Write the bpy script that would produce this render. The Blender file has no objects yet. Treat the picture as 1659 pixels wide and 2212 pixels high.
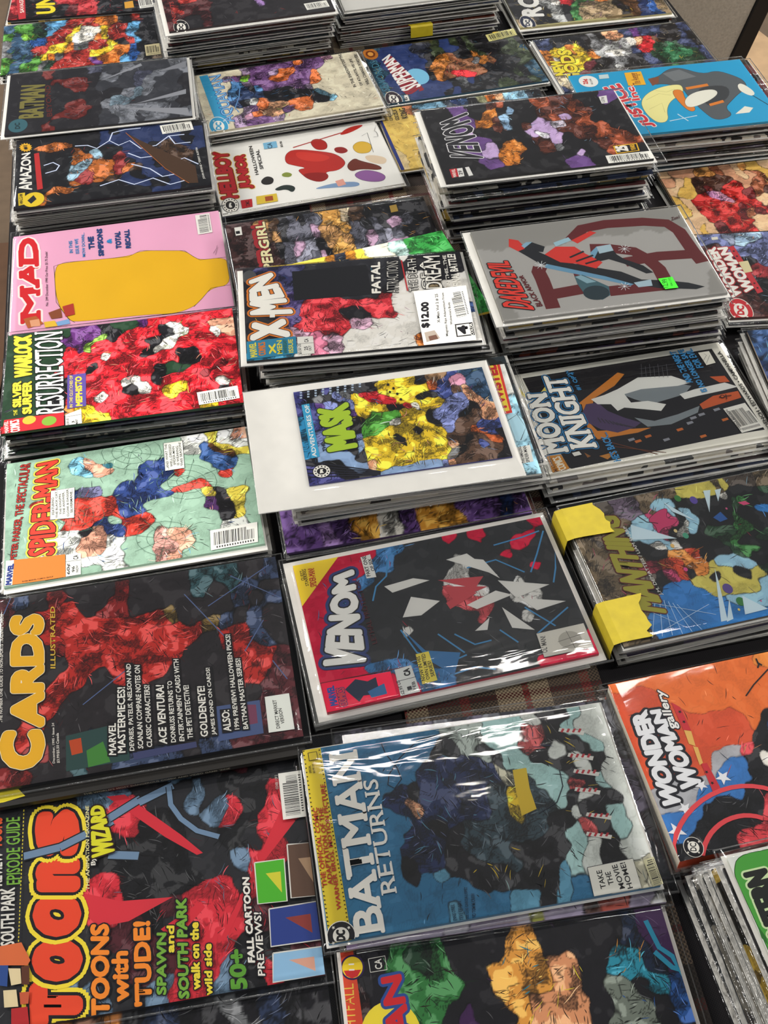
import bpy, math, random
import numpy as np
from mathutils import Matrix, Vector
SC = bpy.context.scene
COL = SC.collection
MM = 0.001
TZ = 0.75                                   # table top height, m

# ------------------------------------------------------------------ camera
cd = bpy.data.cameras.new('camera'); cam = bpy.data.objects.new('camera', cd); COL.objects.link(cam)
PITCH, ROLL, FPX, CH = math.radians(49.45), math.radians(-1.906), 2409.0, 0.915
fw = Vector((0, math.cos(PITCH), -math.sin(PITCH))); r0 = Vector((1, 0, 0)); u0 = Vector((0, math.sin(PITCH), math.cos(PITCH)))
rt = math.cos(ROLL)*r0 + math.sin(ROLL)*u0; up = -math.sin(ROLL)*r0 + math.cos(ROLL)*u0
cam.matrix_world = Matrix(((rt.x, up.x, -fw.x, 0), (rt.y, up.y, -fw.y, 0), (rt.z, up.z, -fw.z, TZ+CH), (0, 0, 0, 1)))
cd.sensor_fit = 'VERTICAL'; cd.sensor_height = 32.0; cd.sensor_width = 24.0; cd.lens = FPX/2212*32.0
cd.clip_start = 0.02; cd.clip_end = 50
SC.camera = cam

# ------------------------------------------------------------------ world, lights, exposure
wd = bpy.data.worlds.new('room_light'); SC.world = wd; wd.use_nodes = True
wd.node_tree.nodes['Background'].inputs[0].default_value = (0.86, 0.93, 1.0, 1)
wd.node_tree.nodes['Background'].inputs[1].default_value = 0.15
def ceiling_or_fill_light(name, x, y, sx, sy, power, rz=0.0):
    d = bpy.data.lights.new(name, 'AREA'); d.shape = 'RECTANGLE'; d.size = sx; d.size_y = sy; d.energy = power; d.color = (1.0, 0.965, 0.91)
    o = bpy.data.objects.new(name, d); COL.objects.link(o); o.location = (x, y, 2.75); o.rotation_euler = (0, 0, rz)
    return o
R95 = math.radians(9.5)
for lx, ly, sy, pw in ((0.36, 1.70, .07, 9), (-2.3, 0.2, .3, 42), (2.5, 0.2, .3, 42), (-2.2, 1.9, .3, 42), (2.5, 2.1, .3, 42), (-3.0, 4.6, .3, 52), (2.7, 4.8, .3, 46), (0.5, 7.3, .3, 60), (0.2, -1.7, .3, 11)):  # near side pair and rear lamp are added fill for covers and stack fronts
    ceiling_or_fill_light('ceiling_or_fill_light', lx, ly, 1.2, sy, pw, R95)
SC.view_settings.view_transform = 'Standard'; SC.view_settings.look = 'None'; SC.view_settings.gamma = 1.0
SC.view_settings.use_curve_mapping = False; SC.view_settings.exposure = 0.74
try: SC.cycles.transparent_max_bounces = 24
except Exception: pass

# ------------------------------------------------------------------ materials
def lin(h):
    h = h.lstrip('#'); v = [int(h[i:i+2], 16)/255 for i in (0, 2, 4)]
    return tuple(((c+.055)/1.055)**2.4 if c > .04045 else c/12.92 for c in v)
MATS = {}
def mat(name, color, rough=.5, spec=.5, noise=0, nscale=40, bump=0):
    if name in MATS: return MATS[name]
    m = bpy.data.materials.new(name); m.use_nodes = True; n = m.node_tree.nodes; l = m.node_tree.links; b = n['Principled BSDF']
    b.inputs['Roughness'].default_value = rough; b.inputs['Specular IOR Level'].default_value = spec
    c = lin(color); tc = n.new('ShaderNodeTexCoord')
    tx = n.new('ShaderNodeTexNoise'); tx.inputs['Scale'].default_value = nscale; tx.inputs['Detail'].default_value = 4; l.new(tc.outputs['Object'], tx.inputs['Vector'])
    rp = n.new('ShaderNodeValToRGB'); l.new(tx.outputs['Fac'], rp.inputs['Fac'])
    rp.color_ramp.elements[0].position = .3; rp.color_ramp.elements[1].position = .7
    rp.color_ramp.elements[0].color = (*[k*(1-noise) for k in c], 1); rp.color_ramp.elements[1].color = (*[min(1, k*(1+noise)) for k in c], 1)
    l.new(rp.outputs['Color'], b.inputs['Base Color'])
    if bump:
        bp = n.new('ShaderNodeBump'); bp.inputs['Strength'].default_value = bump; bp.inputs['Distance'].default_value = .002; l.new(tx.outputs['Fac'], bp.inputs['Height']); l.new(bp.outputs['Normal'], b.inputs['Normal'])
    MATS[name] = m; return m
def print_material():
    m = bpy.data.materials.new('printed_paper'); m.use_nodes = True; n = m.node_tree.nodes; l = m.node_tree.links; b = n['Principled BSDF']
    a = n.new('ShaderNodeAttribute'); a.attribute_name = 'Col'; l.new(a.outputs['Color'], b.inputs['Base Color'])
    mu = n.new('ShaderNodeMath'); mu.operation = 'MULTIPLY'; mu.inputs[1].default_value = .75; l.new(a.outputs['Alpha'], mu.inputs[0]); l.new(mu.outputs[0], b.inputs['Metallic'])
    b.inputs['Roughness'].default_value = .42; b.inputs['Specular IOR Level'].default_value = .18
    tc = n.new('ShaderNodeTexCoord'); tx = n.new('ShaderNodeTexNoise'); tx.inputs['Scale'].default_value = 700; l.new(tc.outputs['Object'], tx.inputs['Vector'])
    bp = n.new('ShaderNodeBump'); bp.inputs['Strength'].default_value = .06; bp.inputs['Distance'].default_value = .0005; l.new(tx.outputs['Fac'], bp.inputs['Height']); l.new(bp.outputs['Normal'], b.inputs['Normal'])
    return m
PRINT = print_material()
def film_material(name, rough, gain, milky, bump, scale=(14, 30, 14), bump2=0.0):
    m = bpy.data.materials.new(name); m.use_nodes = True; n = m.node_tree.nodes; l = m.node_tree.links
    for x in list(n): n.remove(x)
    out = n.new('ShaderNodeOutputMaterial'); tr = n.new('ShaderNodeBsdfTransparent'); gl = n.new('ShaderNodeBsdfGlossy'); df = n.new('ShaderNodeBsdfDiffuse')
    tr.inputs[0].default_value = (.985, .985, .985, 1); gl.inputs['Roughness'].default_value = rough; df.inputs[0].default_value = (.75, .75, .74, 1)
    tc = n.new('ShaderNodeTexCoord'); oi = n.new('ShaderNodeObjectInfo'); mp = n.new('ShaderNodeMapping'); mp.inputs['Scale'].default_value = scale
    ad = n.new('ShaderNodeVectorMath'); ad.operation = 'ADD'; mul = n.new('ShaderNodeMath'); mul.operation = 'MULTIPLY'; mul.inputs[1].default_value = 37.0
    l.new(oi.outputs['Random'], mul.inputs[0]); l.new(tc.outputs['Object'], mp.inputs['Vector']); l.new(mp.outputs['Vector'], ad.inputs[0]); l.new(mul.outputs[0], ad.inputs[1])
    tx = n.new('ShaderNodeTexNoise'); tx.inputs['Scale'].default_value = 1.0; tx.inputs['Detail'].default_value = 3.0; tx.inputs['Distortion'].default_value = .8; l.new(ad.outputs[0], tx.inputs['Vector'])
    bp = n.new('ShaderNodeBump'); bp.inputs['Strength'].default_value = bump; bp.inputs['Distance'].default_value = .004; l.new(tx.outputs['Fac'], bp.inputs['Height'])
    fr = n.new('ShaderNodeFresnel'); fr.inputs['IOR'].default_value = 1.45
    for t in (gl, fr): l.new(bp.outputs['Normal'], t.inputs['Normal'])
    g = n.new('ShaderNodeMath'); g.operation = 'MULTIPLY'; g.use_clamp = True; g.inputs[1].default_value = gain; l.new(fr.outputs[0], g.inputs[0])
    m1 = n.new('ShaderNodeMixShader'); m1.inputs[0].default_value = milky; l.new(tr.outputs[0], m1.inputs[1]); l.new(df.outputs[0], m1.inputs[2])
    m2 = n.new('ShaderNodeMixShader'); l.new(g.outputs[0], m2.inputs[0]); l.new(m1.outputs[0], m2.inputs[1]); l.new(gl.outputs[0], m2.inputs[2]); l.new(m2.outputs[0], out.inputs['Surface'])
    return m
FILM = film_material('clear_sleeve', .045, .6, .002, .05, (9, 22, 9))
FILM_WRINKLED = film_material('wrinkled_sleeve', .05, .85, .002, .14, (9, 34, 9))
FILM_EDGE = film_material('sleeve_seam', .14, 1.6, .06, .5, (60, 60, 60))
FILM_STACK = film_material('stacked_sleeve', .12, 1.0, .0, .4, (30, 60, 200))
def stock_material():
    m = bpy.data.materials.new('cover_stock'); m.use_nodes = True; n = m.node_tree.nodes; l = m.node_tree.links; b = n['Principled BSDF']
    oi = n.new('ShaderNodeObjectInfo'); tc = n.new('ShaderNodeTexCoord'); mp = n.new('ShaderNodeMapping'); mp.inputs['Scale'].default_value = (28, 28, 5)
    mul = n.new('ShaderNodeMath'); mul.operation = 'MULTIPLY'; mul.inputs[1].default_value = 91.0; ad = n.new('ShaderNodeVectorMath'); ad.operation = 'ADD'
    l.new(oi.outputs['Random'], mul.inputs[0]); l.new(tc.outputs['Object'], mp.inputs[0]); l.new(mp.outputs[0], ad.inputs[0]); l.new(mul.outputs[0], ad.inputs[1])
    tx = n.new('ShaderNodeTexNoise'); tx.inputs['Scale'].default_value = 1.0; tx.inputs['Detail'].default_value = 2; l.new(ad.outputs[0], tx.inputs['Vector'])
    rp = n.new('ShaderNodeValToRGB'); rp.color_ramp.interpolation = 'CONSTANT'; e = rp.color_ramp.elements
    e[0].position = 0; e[0].color = (.02, .018, .02, 1); e[1].position = .44; e[1].color = (1, 1, 1, 1); x = e.new(.60); x.color = (.28, .25, .27, 1); l.new(tx.outputs['Fac'], rp.inputs['Fac'])
    mx = n.new('ShaderNodeMix'); mx.data_type = 'RGBA'; mx.blend_type = 'MULTIPLY'; mx.inputs['Factor'].default_value = 1.0
    l.new(oi.outputs['Color'], mx.inputs['A']); l.new(rp.outputs['Color'], mx.inputs['B']); l.new(mx.outputs['Result'], b.inputs['Base Color'])
    b.inputs['Roughness'].default_value = .45
    return m
STOCK = stock_material()
PAGES = mat('page_paper', 'cfc8b8', .8, .2, .10, 900)
BOARD = mat('backing_board', 'e4e1da', .7, .25, .03, 60)

# ------------------------------------------------------------------ mesh helpers
def tag(o, label=None, cat=None, group=None, kind=None):
    if label: o['label'] = label
    if cat: o['category'] = cat
    if group: o['group'] = group
    if kind: o['kind'] = kind
    return o
def mesh(name, v, f, m=None):
    me = bpy.data.meshes.new(name); me.from_pydata([tuple(p) for p in v], [], f)
    if m: me.materials.append(m)
    me.update(); return me
def obj(name, me, parent=None, loc=(0, 0, 0)):
    o = bpy.data.objects.new(name, me); COL.objects.link(o); o.location = loc
    if parent: o.parent = parent
    return o
def empty(name, loc, rz=0):
    o = bpy.data.objects.new(name, None); COL.objects.link(o); o.empty_display_size = .02; o.location = loc; o.rotation_euler = (0, 0, rz); return o
def boxes(lst):
    v = []; f = []
    for (x0, y0, z0, x1, y1, z1) in lst:
        b = len(v); v += [(x0, y0, z0), (x1, y0, z0), (x1, y1, z0), (x0, y1, z0), (x0, y0, z1), (x1, y0, z1), (x1, y1, z1), (x0, y1, z1)]
        f += [[b+i for i in q] for q in ((0, 3, 2, 1), (4, 5, 6, 7), (0, 1, 5, 4), (1, 2, 6, 5), (2, 3, 7, 6), (3, 0, 4, 7))]
    return [tuple(c*MM for c in p) for p in v], f
def bevel_box(x0, y0, z0, x1, y1, z1, b):
    """box (mm) with chamfered edges"""
    import bmesh
    bm = bmesh.new(); bmesh.ops.create_cube(bm, size=1)
    for q in bm.verts: q.co = Vector(((x0+x1)/2+q.co.x*(x1-x0), (y0+y1)/2+q.co.y*(y1-y0), (z0+z1)/2+q.co.z*(z1-z0)))*MM
    bmesh.ops.bevel(bm, geom=list(bm.edges), offset=b*MM, segments=2, affect='EDGES', profile=.5)
    me = bpy.data.meshes.new('box'); bm.to_mesh(me); bm.free(); return me

# ------------------------------------------------------------------ value noise
def vnoise(x, y, seed):
    xi = np.floor(x).astype(int); yi = np.floor(y).astype(int); fx = x-xi; fy = y-yi; fx = fx*fx*(3-2*fx); fy = fy*fy*(3-2*fy)
    def h(a, b):
        k = (a*374761393 + b*668265263 + seed*2147483647) & 0xffffffff; k = ((k ^ (k >> 13))*1274126177) & 0xffffffff
        return ((k ^ (k >> 16)) & 0xffff)/32767.5-1
    return (h(xi, yi)*(1-fx)+h(xi+1, yi)*fx)*(1-fy)+(h(xi, yi+1)*(1-fx)+h(xi+1, yi+1)*fx)*fy

# ------------------------------------------------------------------ lettering: default font evaluated in one go, then fitted to quads
TEXT = {}
def text_key(s, off): return (s, off)
def small_offset(quad, wt, n=1):
    q = np.array(quad).reshape(4, 2); h = (np.linalg.norm(q[3]-q[0])+np.linalg.norm(q[2]-q[1]))/2
    w = (np.linalg.norm(q[1]-q[0])+np.linalg.norm(q[2]-q[3]))/2
    return (min(wt, .02), 0.0) if h < 6.0 or wt <= .012 else (0.0, wt*min(h/.73, 1.35*w/(n*.66)))      # (curve offset, stamp radius in mm)
def collect_texts(data):
    want = set()
    for k, a in data.items():
        for op in a['ops']:
            if op[0] == 'T': want.add(text_key(op[2], small_offset(op[3], op[4], len(op[2]))[0]))
    tmp = []
    for (s, off) in sorted(want):
        c = bpy.data.curves.new('t', 'FONT'); c.body = s; c.size = 1; c.offset = off; c.resolution_u = 3 if len(s) < 8 else 2; c.fill_mode = 'FRONT'
        o = bpy.data.objects.new('t', c); COL.objects.link(o); tmp.append(((s, off), o))
    bpy.context.view_layer.update(); dg = bpy.context.evaluated_depsgraph_get()
    for key, o in tmp:
        e = o.evaluated_get(dg); me = e.to_mesh()
        n = len(me.vertices); co = np.zeros(n*3, dtype=np.float64); me.vertices.foreach_get('co', co); co = co.reshape(-1, 3)[:, :2].copy()
        TEXT[key] = (co, [tuple(p.vertices) for p in me.polygons]); e.to_mesh_clear()
    for key, o in tmp:
        c = o.data; bpy.data.objects.remove(o); bpy.data.curves.remove(c)

class Print:
    """flat ink layers on a sheet; local mm, origin at the sheet's near left corner"""
    def __init__(s, L, W): s.L, s.W = L, W; s.v = []; s.f = []; s.c = []; s.z = 0.03; s.n = 0; s.fv = None
    def up(s): s.z += 0.008
    def poly(s, pts, col, m=0.0):
        s.up(); b = s.n
        for p in pts: s.v.append((p[0], p[1], s.z))
        s.n += len(pts); f = list(range(b, b+len(pts)))
        a = sum(pts[i][0]*pts[(i+1) % len(pts)][1]-pts[(i+1) % len(pts)][0]*pts[i][1] for i in range(len(pts)))
        if a < 0: f.reverse()
        s.f.append(f); s.c.append((*col, m))
    def ngon(s, pts, col, m=0.0):
        from mathutils.geometry import tessellate_polygon
        tri = tessellate_polygon([[Vector((p[0], p[1], 0)) for p in pts]]); s.many(pts, tri, col, m)
    def many(s, co, faces, col, m=0.0):
        s.up(); b = s.n
        s.v += [(p[0], p[1], s.z) for p in co]; s.n += len(co)
        for f in faces:
            p, q, r = co[f[0]], co[f[1]], co[f[2]]; a = (q[0]-p[0])*(r[1]-p[1])-(q[1]-p[1])*(r[0]-p[0])
            g = [b+i for i in f]
            if a < 0: g.reverse()
            s.f.append(g); s.c.append((*col, m))
    def stroke(s, pts, w, col):
        p = np.array(pts, float).reshape(-1, 2); n = len(p); out = []
        for i in range(n):
            d = p[min(i+1, n-1)]-p[max(i-1, 0)]; d = d/(np.linalg.norm(d)+1e-9); nn = np.array([-d[1], d[0]])*w/2; out.append((p[i]+nn, p[i]-nn))
        co = [q for pr in out for q in pr]; co = [(min(max(q[0], 0), s.L), min(max(q[1], 0), s.W)) for q in co]
        s.many(co, [(2*i, 2*i+1, 2*i+3, 2*i+2) for i in range(n-1)], col)
    def text(s, st, quad, col, wt, extra=0.0, serif=0):
        """lettering fitted to a quad; strokes are thickened by stamping the glyphs around a small circle"""
        off, rad = small_offset(quad, wt, len(st)); co, fs = TEXT[text_key(st, off)]
        if not len(fs): return
        lo = co.min(0); hi = co.max(0)
        if serif:                                                # slab serifs on every stem end
            nco = list(co); nfs = list(fs); cnt = {}
            for f in fs:
                for i in range(len(f)): e = tuple(sorted((f[i], f[(i+1) % len(f)]))); cnt[e] = cnt.get(e, 0)+1
            for (i, j), c in cnt.items():
                a, b = co[i], co[j]
                if c == 1 and abs(a[1]-b[1]) < .004 and abs(a[0]-b[0]) > .05:
                    for y0, sg in ((lo[1], 1), (hi[1], -1)):
                        if abs(a[1]-y0) < .03:
                            x0, x1 = min(a[0], b[0])-.055, max(a[0], b[0])+.055; k = len(nco); nco += [np.array(p) for p in ((x0, a[1]), (x1, a[1]), (x1, a[1]+sg*.042), (x0, a[1]+sg*.042))]; nfs.append((k, k+1, k+2, k+3))
            co = np.array(nco); fs = nfs
        t = (co-lo)/(np.maximum(hi-lo, 1e-6)); q = np.array(quad, float).reshape(4, 2); ex = (q[1]-q[0])/np.linalg.norm(q[1]-q[0]); ey = (q[3]-q[0])/np.linalg.norm(q[3]-q[0])
        q = q+np.array([ex+ey, -ex+ey, -ex-ey, ex-ey])*rad
        x, y = t[:, :1], t[:, 1:]
        P = q[0]*(1-x)*(1-y)+q[1]*x*(1-y)+q[2]*x*y+q[3]*(1-x)*y
        R_ = rad+extra; s.up(); nb = len(TEXT[text_key(st, off)][1])
        if R_ < .08: rings = [(0, 1)]
        else: rings = [(0, 1)]+[(R_, 8 if R_ < 1.2 else 14 if R_ < 2.4 else 22)]+([(R_*.55, 8)] if R_ > 2.2 else [])
        for r, n in rings:
            for k in range(n):
                d = np.array([math.cos(k*math.tau/n), math.sin(k*math.tau/n)])*r; Q = P+d
                Q[:, 0] = np.clip(Q[:, 0], 0, s.L); Q[:, 1] = np.clip(Q[:, 1], 0, s.W); s.z -= .0062; s.many(Q, fs if not serif else fs[:nb], col)
                if serif: s.z -= .007; s.many(Q, fs[nb:], col)
    def ops(s, ops, seed=1):
        rn = random.Random(seed)
        for op in ops:
            k = op[0]; col = lin(op[1])
            if k == 'P':
                pts = [(op[2][i], op[2][i+1]) for i in range(0, len(op[2]), 2)]
                if len(op) > 4:                                  # drawn shape: rounded outline with an ink line
                    for _ in range(2): pts = [q for i in range(len(pts)) for q in ((pts[i][0]*.75+pts[(i+1) % len(pts)][0]*.25, pts[i][1]*.75+pts[(i+1) % len(pts)][1]*.25), (pts[i][0]*.25+pts[(i+1) % len(pts)][0]*.75, pts[i][1]*.25+pts[(i+1) % len(pts)][1]*.75))]
                    s.ngon(pts, col, op[3])
                    if op[4] > 1: s.stroke([c for p in pts+pts[:1] for c in p], .55, tuple(c*.18 for c in col))
                else: s.ngon(pts, col, op[3])
            elif k == 'S': s.stroke(op[3], op[2], col)
            elif k == 'E':
                x, y, a, b = op[2]; s.poly([(min(max(x+a*math.cos(t*math.tau/28), 0), s.L), min(max(y+b*math.sin(t*math.tau/28), 0), s.W)) for t in range(28)], col, op[3])
            elif k == '*':
                x, y, a = op[2]; co = [(x, y)]+[(x+(a if t % 2 == 0 else a*.42)*math.cos(t*math.pi/5+math.pi), y+(a if t % 2 == 0 else a*.42)*math.sin(t*math.pi/5+math.pi)) for t in range(10)]
                s.many(co, [(0, 1+t, 1+(t+1) % 10) for t in range(10)], col)
            elif k == 'B':
                q = np.array(op[2]).reshape(4, 2); s.poly([tuple(p) for p in q], col); s.up(); fx = .06
                def pt(x, y): return tuple(q[0]*(1-x)*(1-y)+q[1]*x*(1-y)+q[2]*x*y+q[3]*(1-x)*y)
                co = []; fs = []; x = .07
                while x < .92:
                    w = rn.choice((.35, .35, .7, 1.0))*.86/op[3]; y1 = .86 if x < .76 else .70
                    b = len(co); co += [pt(x, .22), pt(min(x+w, .95), .22), pt(min(x+w, .95), y1), pt(x, y1)]; fs.append((b, b+1, b+2, b+3)); x += w+rn.choice((.5, .5, .9))*.86/op[3]
                s.many(co, fs, lin('1c1b1c'))
                co = []; fs = []; x = .12
                while x < .9:
                    b = len(co); co += [pt(x, .07), pt(x+.028, .07), pt(x+.028, .16), pt(x, .16)]; fs.append((b, b+1, b+2, b+3)); x += .055
                s.many(co, fs, lin('3a3839'))
            elif k == 'T':
                st, quad, wt, ol, box = op[2], op[3], op[4], op[5], op[6]
                if box:
                    q = np.array(quad).reshape(4, 2); c = q.mean(0); e = q-c; ex = (q[1]-q[0]); ey = (q[3]-q[0]); ex = ex/np.linalg.norm(ex); ey = ey/np.linalg.norm(ey)
                    g = 1.3; s.poly([tuple(q[0]-ex*g-ey*g), tuple(q[1]+ex*g-ey*g), tuple(q[2]+ex*g+ey*g), tuple(q[3]-ex*g+ey*g)], lin(box))
                if ol:
                    for c, ex in ol: s.text(st, quad, lin(c), wt, ex, len(op) > 7)
                s.text(st, quad, col, wt, 0.0, len(op) > 7)
    def field(s, a, seed):
        """abstract painted ground: loose patches of the cover's colours with inked contours"""
        st = a['step']; nu = max(2, int(s.L/st)); nv = max(2, int(s.W/st)); u, v = np.meshgrid(np.linspace(0, s.L, nu+1), np.linspace(0, s.W, nv+1))
        wp = a['warp']
        uu = u+wp*(8*vnoise(u/26, v/26, seed)+2.6*vnoise(u/9, v/9, seed+1)); vv = v+wp*(8*vnoise(u/26, v/26, seed+2)+2.6*vnoise(u/9, v/9, seed+3))
        rows = a['rows']; nr = len(rows); nc = max(len(r) for r in rows)
        names = list(a['pal']); pal = {c: i for i, c in enumerate(names)}; P = np.array([lin(h) for h in a['pal'].values()]); quiet = np.array([c in a['quiet'] for c in names]); foil = np.array([1.0 if c in a['foil'] else 0.0 for c in names])
        G = np.array([[pal[r[min(len(r)-1, int((i+.5)*len(r)/nc))]] for i in range(nc)] for r in rows])
        gx = np.clip(uu/s.L*nc-.5, 0, nc-1.001); gy = np.clip((s.W-vv)/s.W*nr-.5, 0, max(nr-1.001, 0)); xi = gx.astype(int); yi = gy.astype(int); fx = gx-xi; fy = gy-yi; x2 = np.minimum(xi+1, nc-1); y2 = np.minimum(yi+1, nr-1)
        M = np.zeros((len(names),)+u.shape)
        for ii, jj, w in ((xi, yi, (1-fx)*(1-fy)), (x2, yi, fx*(1-fy)), (xi, y2, (1-fx)*fy), (x2, y2, fx*fy)):
            g = G[jj, ii]
            for q in range(len(names)): M[q] += w*(g == q)
        if len(names) > 1:
            for q in range(len(names)): M[q] += .05*vnoise(u/6, v/6, seed+20+q)
        idx = M.argmax(0); ms = np.sort(M, 0); edge = ms[-1]-(ms[-2] if len(names) > 1 else -1)
        C = P[idx].copy(); ink = a['ink']
        if ink > 0:
            am = np.where(quiet[idx], .22, 1.0)*ink
            n1 = vnoise(u/12+5, v/12, seed+5)+.45*vnoise(u/5, v/5, seed+6); th = 3.1*vnoise(u/40, v/40, seed+12)
            hat = np.sin((u*np.cos(th)+v*np.sin(th))*2.1)
            hi = np.clip((n1-.34)/.05, 0, 1)*am; lo = np.clip((-.36-n1)/.05, 0, 1)*am; mid = np.clip((-.08-n1)/.05, 0, 1)*(hat > .35)*am
            n2 = vnoise(u/17, v/17+9, seed+7)+.4*vnoise(u/6, v/6, seed+8); line = np.clip(1.3-np.abs(n2)/.045, 0, 1)*am
            C = C*(1-.6*lo[..., None]); C = C+(np.minimum(1, C*1.75+.06)-C)*hi[..., None]*.85
            C = C*(1-.8*np.clip(np.maximum(line, mid*.8), 0, 1)[..., None])
            C = C*(1-.85*min(1, ink)*np.clip(1.35-edge/.075, 0, 1)[..., None])
        if ink > 0:                                              # loose pen and brush marks over the busy patches
            rg = np.random.RandomState(seed+40); N = int(s.L*s.W/34); co = []; fs = {}
            pu = rg.uniform(0, s.L, N); pv = rg.uniform(0, s.W, N); ang = 3.1*vnoise(pu/40, pv/40, seed+12)+1.3*vnoise(pu/15, pv/15, seed+31)
            cl = {}
            for q in range(N):
                iu, iv = min(nu, int(pu[q]/s.L*nu)), min(nv, int(pv[q]/s.W*nv)); g = idx[iv, iu]
                if quiet[g] and rg.rand() > .12: continue
                ln = rg.uniform(3, 13); w = rg.uniform(.25, .85)*min(1, ink+.2); cur = rg.uniform(-.12, .12); a0 = ang[q]; x, y = pu[q], pv[q]; pts = []
                for t in range(6): pts.append((x, y, a0)); x += math.cos(a0)*ln/5; y += math.sin(a0)*ln/5; a0 += cur
                if min(p[0] for p in pts) < 1 or max(p[0] for p in pts) > s.L-1 or min(p[1] for p in pts) < 1 or max(p[1] for p in pts) > s.W-1: continue
                kind = (g, 0 if rg.rand() < .66 else (1 if rg.rand() < .6 else 2)); vs, ff = cl.setdefault(kind, ([], [])); b = len(vs)
                for t, (px, py, pa) in enumerate(pts): ww = w*math.sin((t+.15)/5.3*math.pi)*.5+.04; vs += [(px-math.sin(pa)*ww, py+math.cos(pa)*ww), (px+math.sin(pa)*ww, py-math.cos(pa)*ww)]
                ff += [(b+2*t, b+2*t+1, b+2*t+3, b+2*t+2) for t in range(5)]
            for (g, kd), (vs, ff) in cl.items():
                base = P[g]; col = tuple(base*.08+.004) if kd == 0 else tuple(np.minimum(1, base*1.9+.08)) if kd == 1 else tuple(P[(g*7+3) % len(P)]*.8)
                s.many(vs, ff, tuple(float(c) for c in col)); s.z -= .004
        k = np.arange(nu*nv); i = k//nu*(nu+1)+k % nu; F = np.stack([i, i+1, i+nu+2, i+nu+1], 1)
        C4 = np.concatenate([C.reshape(-1, 3), foil[idx].reshape(-1, 1)], 1)
        s.fv = (np.stack([u.ravel(), v.ravel(), np.full(u.size, .02)], 1), F, C4)
    def build(s, name):
        V = np.array(s.v, float).reshape(-1, 3) if s.v else np.zeros((0, 3)); loops = [i for f in s.f for i in f]; cnt = [len(f) for f in s.f]
        cols = np.repeat(np.array(s.c, float).reshape(-1, 4), cnt, axis=0) if s.f else np.zeros((0, 4)); loops = np.array(loops, int); cnt = np.array(cnt, int)
        if s.fv is not None:
            fv, F, C4 = s.fv; loops = np.concatenate([F.ravel(), loops+len(fv)]); cnt = np.concatenate([np.full(len(F), 4), cnt]); cols = np.concatenate([C4[F.ravel()], cols]); V = np.concatenate([fv, V])
        V = (V-np.array([s.L/2, s.W/2, 0]))*MM
        me = bpy.data.meshes.new(name); me.vertices.add(len(V)); me.vertices.foreach_set('co', V.ravel().astype(np.float32))
        me.loops.add(len(loops)); me.loops.foreach_set('vertex_index', loops.astype(np.int32)); me.polygons.add(len(cnt))
        me.polygons.foreach_set('loop_start', np.concatenate([[0], np.cumsum(cnt)[:-1]]).astype(np.int32)); me.polygons.foreach_set('loop_total', cnt.astype(np.int32))
        at = me.color_attributes.new('Col', 'FLOAT_COLOR', 'CORNER'); at.data.foreach_set('color', np.clip(cols, 0, 1).astype(np.float32).ravel())
        me.materials.append(PRINT); me.update(calc_edges=True); me.validate(); return me

# ------------------------------------------------------------------ comic parts
def cover_mesh(L, W, t, m):
    c = .3
    v, f = boxes([(-L/2, -W/2, t-c, L/2, W/2, t), (-L/2, -W/2, 0, L/2, W/2, c), (-L/2, -W/2, c, L/2, -W/2+.5, t-c)]); return mesh('cover', v, f, m)
def pages_mesh(L, W, t):
    v, f = boxes([(-L/2+.8, -W/2+.5, .3, L/2-.8, W/2-.9, t-.3)]); return mesh('page_block', v, f, PAGES)
def board_mesh(x0, y0, x1, y1):
    me = bevel_box(x0, y0, 0, x1, y1, .9, .2); me.materials.append(BOARD); return me
def sleeve_mesh(L, W, mg, T, nx, ny, seed, amp=.5, mats=(None, None)):
    """clear bag: pillow-shaped top sheet with sealed rim; mm, centred on the comic, z from the bag's underside"""
    l, r, n, fa = mg; x = np.linspace(-L/2-l, L/2+r, nx+1); y = np.linspace(-W/2-n, W/2+fa, ny+1)
    x = np.sort(np.concatenate([x, [x[0]+1.2, x[-1]-1.2, -L/2, L/2]])); y = np.sort(np.concatenate([y, [y[0]+1.2, y[-1]-1.2, -W/2, W/2]]))
    X, Y = np.meshgrid(x, y); dx = np.maximum(np.maximum(-L/2-X, X-L/2), 0); dy = np.maximum(np.maximum(-W/2-Y, Y-W/2), 0); d = np.maximum(dx/max(l, r, 4), dy/max(n, fa, 4))
    inside = 1-np.clip(d*1.6, 0, 1); inside = inside*inside*(3-2*inside)
    wv = amp*(vnoise(X/45, Y/45, seed)+.4*vnoise(X/15, Y/30, seed+3))+amp
    Zt = (T+.35+wv*.6)*inside+(T*.42+.25*vnoise(X/12, Y/12, seed+4))*(1-inside)
    v = np.stack([X.ravel(), Y.ravel(), Zt.ravel()], 1)*MM; mx = len(x); my = len(y); f = []; mi = []
    for j in range(my-1):
        for i in range(mx-1):
            a = j*mx+i; f.append((a, a+1, a+mx+1, a+mx)); mi.append(1 if (i == 0 or j == 0 or i == mx-2 or j == my-2) else 0)
    rim = [i for i in range(mx)]+[j*mx+mx-1 for j in range(1, my)]+[(my-1)*mx+i for i in range(mx-2, -1, -1)]+[j*mx for j in range(my-2, 0, -1)]
    b = len(v); low = v[rim].copy(); low[:, 2] = .06*MM; v = np.concatenate([v, low]); k = len(rim)
    for i in range(k): f.append((rim[i], b+i, b+(i+1) % k, rim[(i+1) % k])); mi.append(1)
    me = bpy.data.meshes.new('plastic_sleeve'); me.from_pydata(v.tolist(), [], f); me.materials.append(mats[0] or FILM); me.materials.append(mats[1] or FILM_EDGE)
    me.polygons.foreach_set('material_index', mi); me.polygons.foreach_set('use_smooth', [True]*len(f)); me.update(); return me
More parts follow.
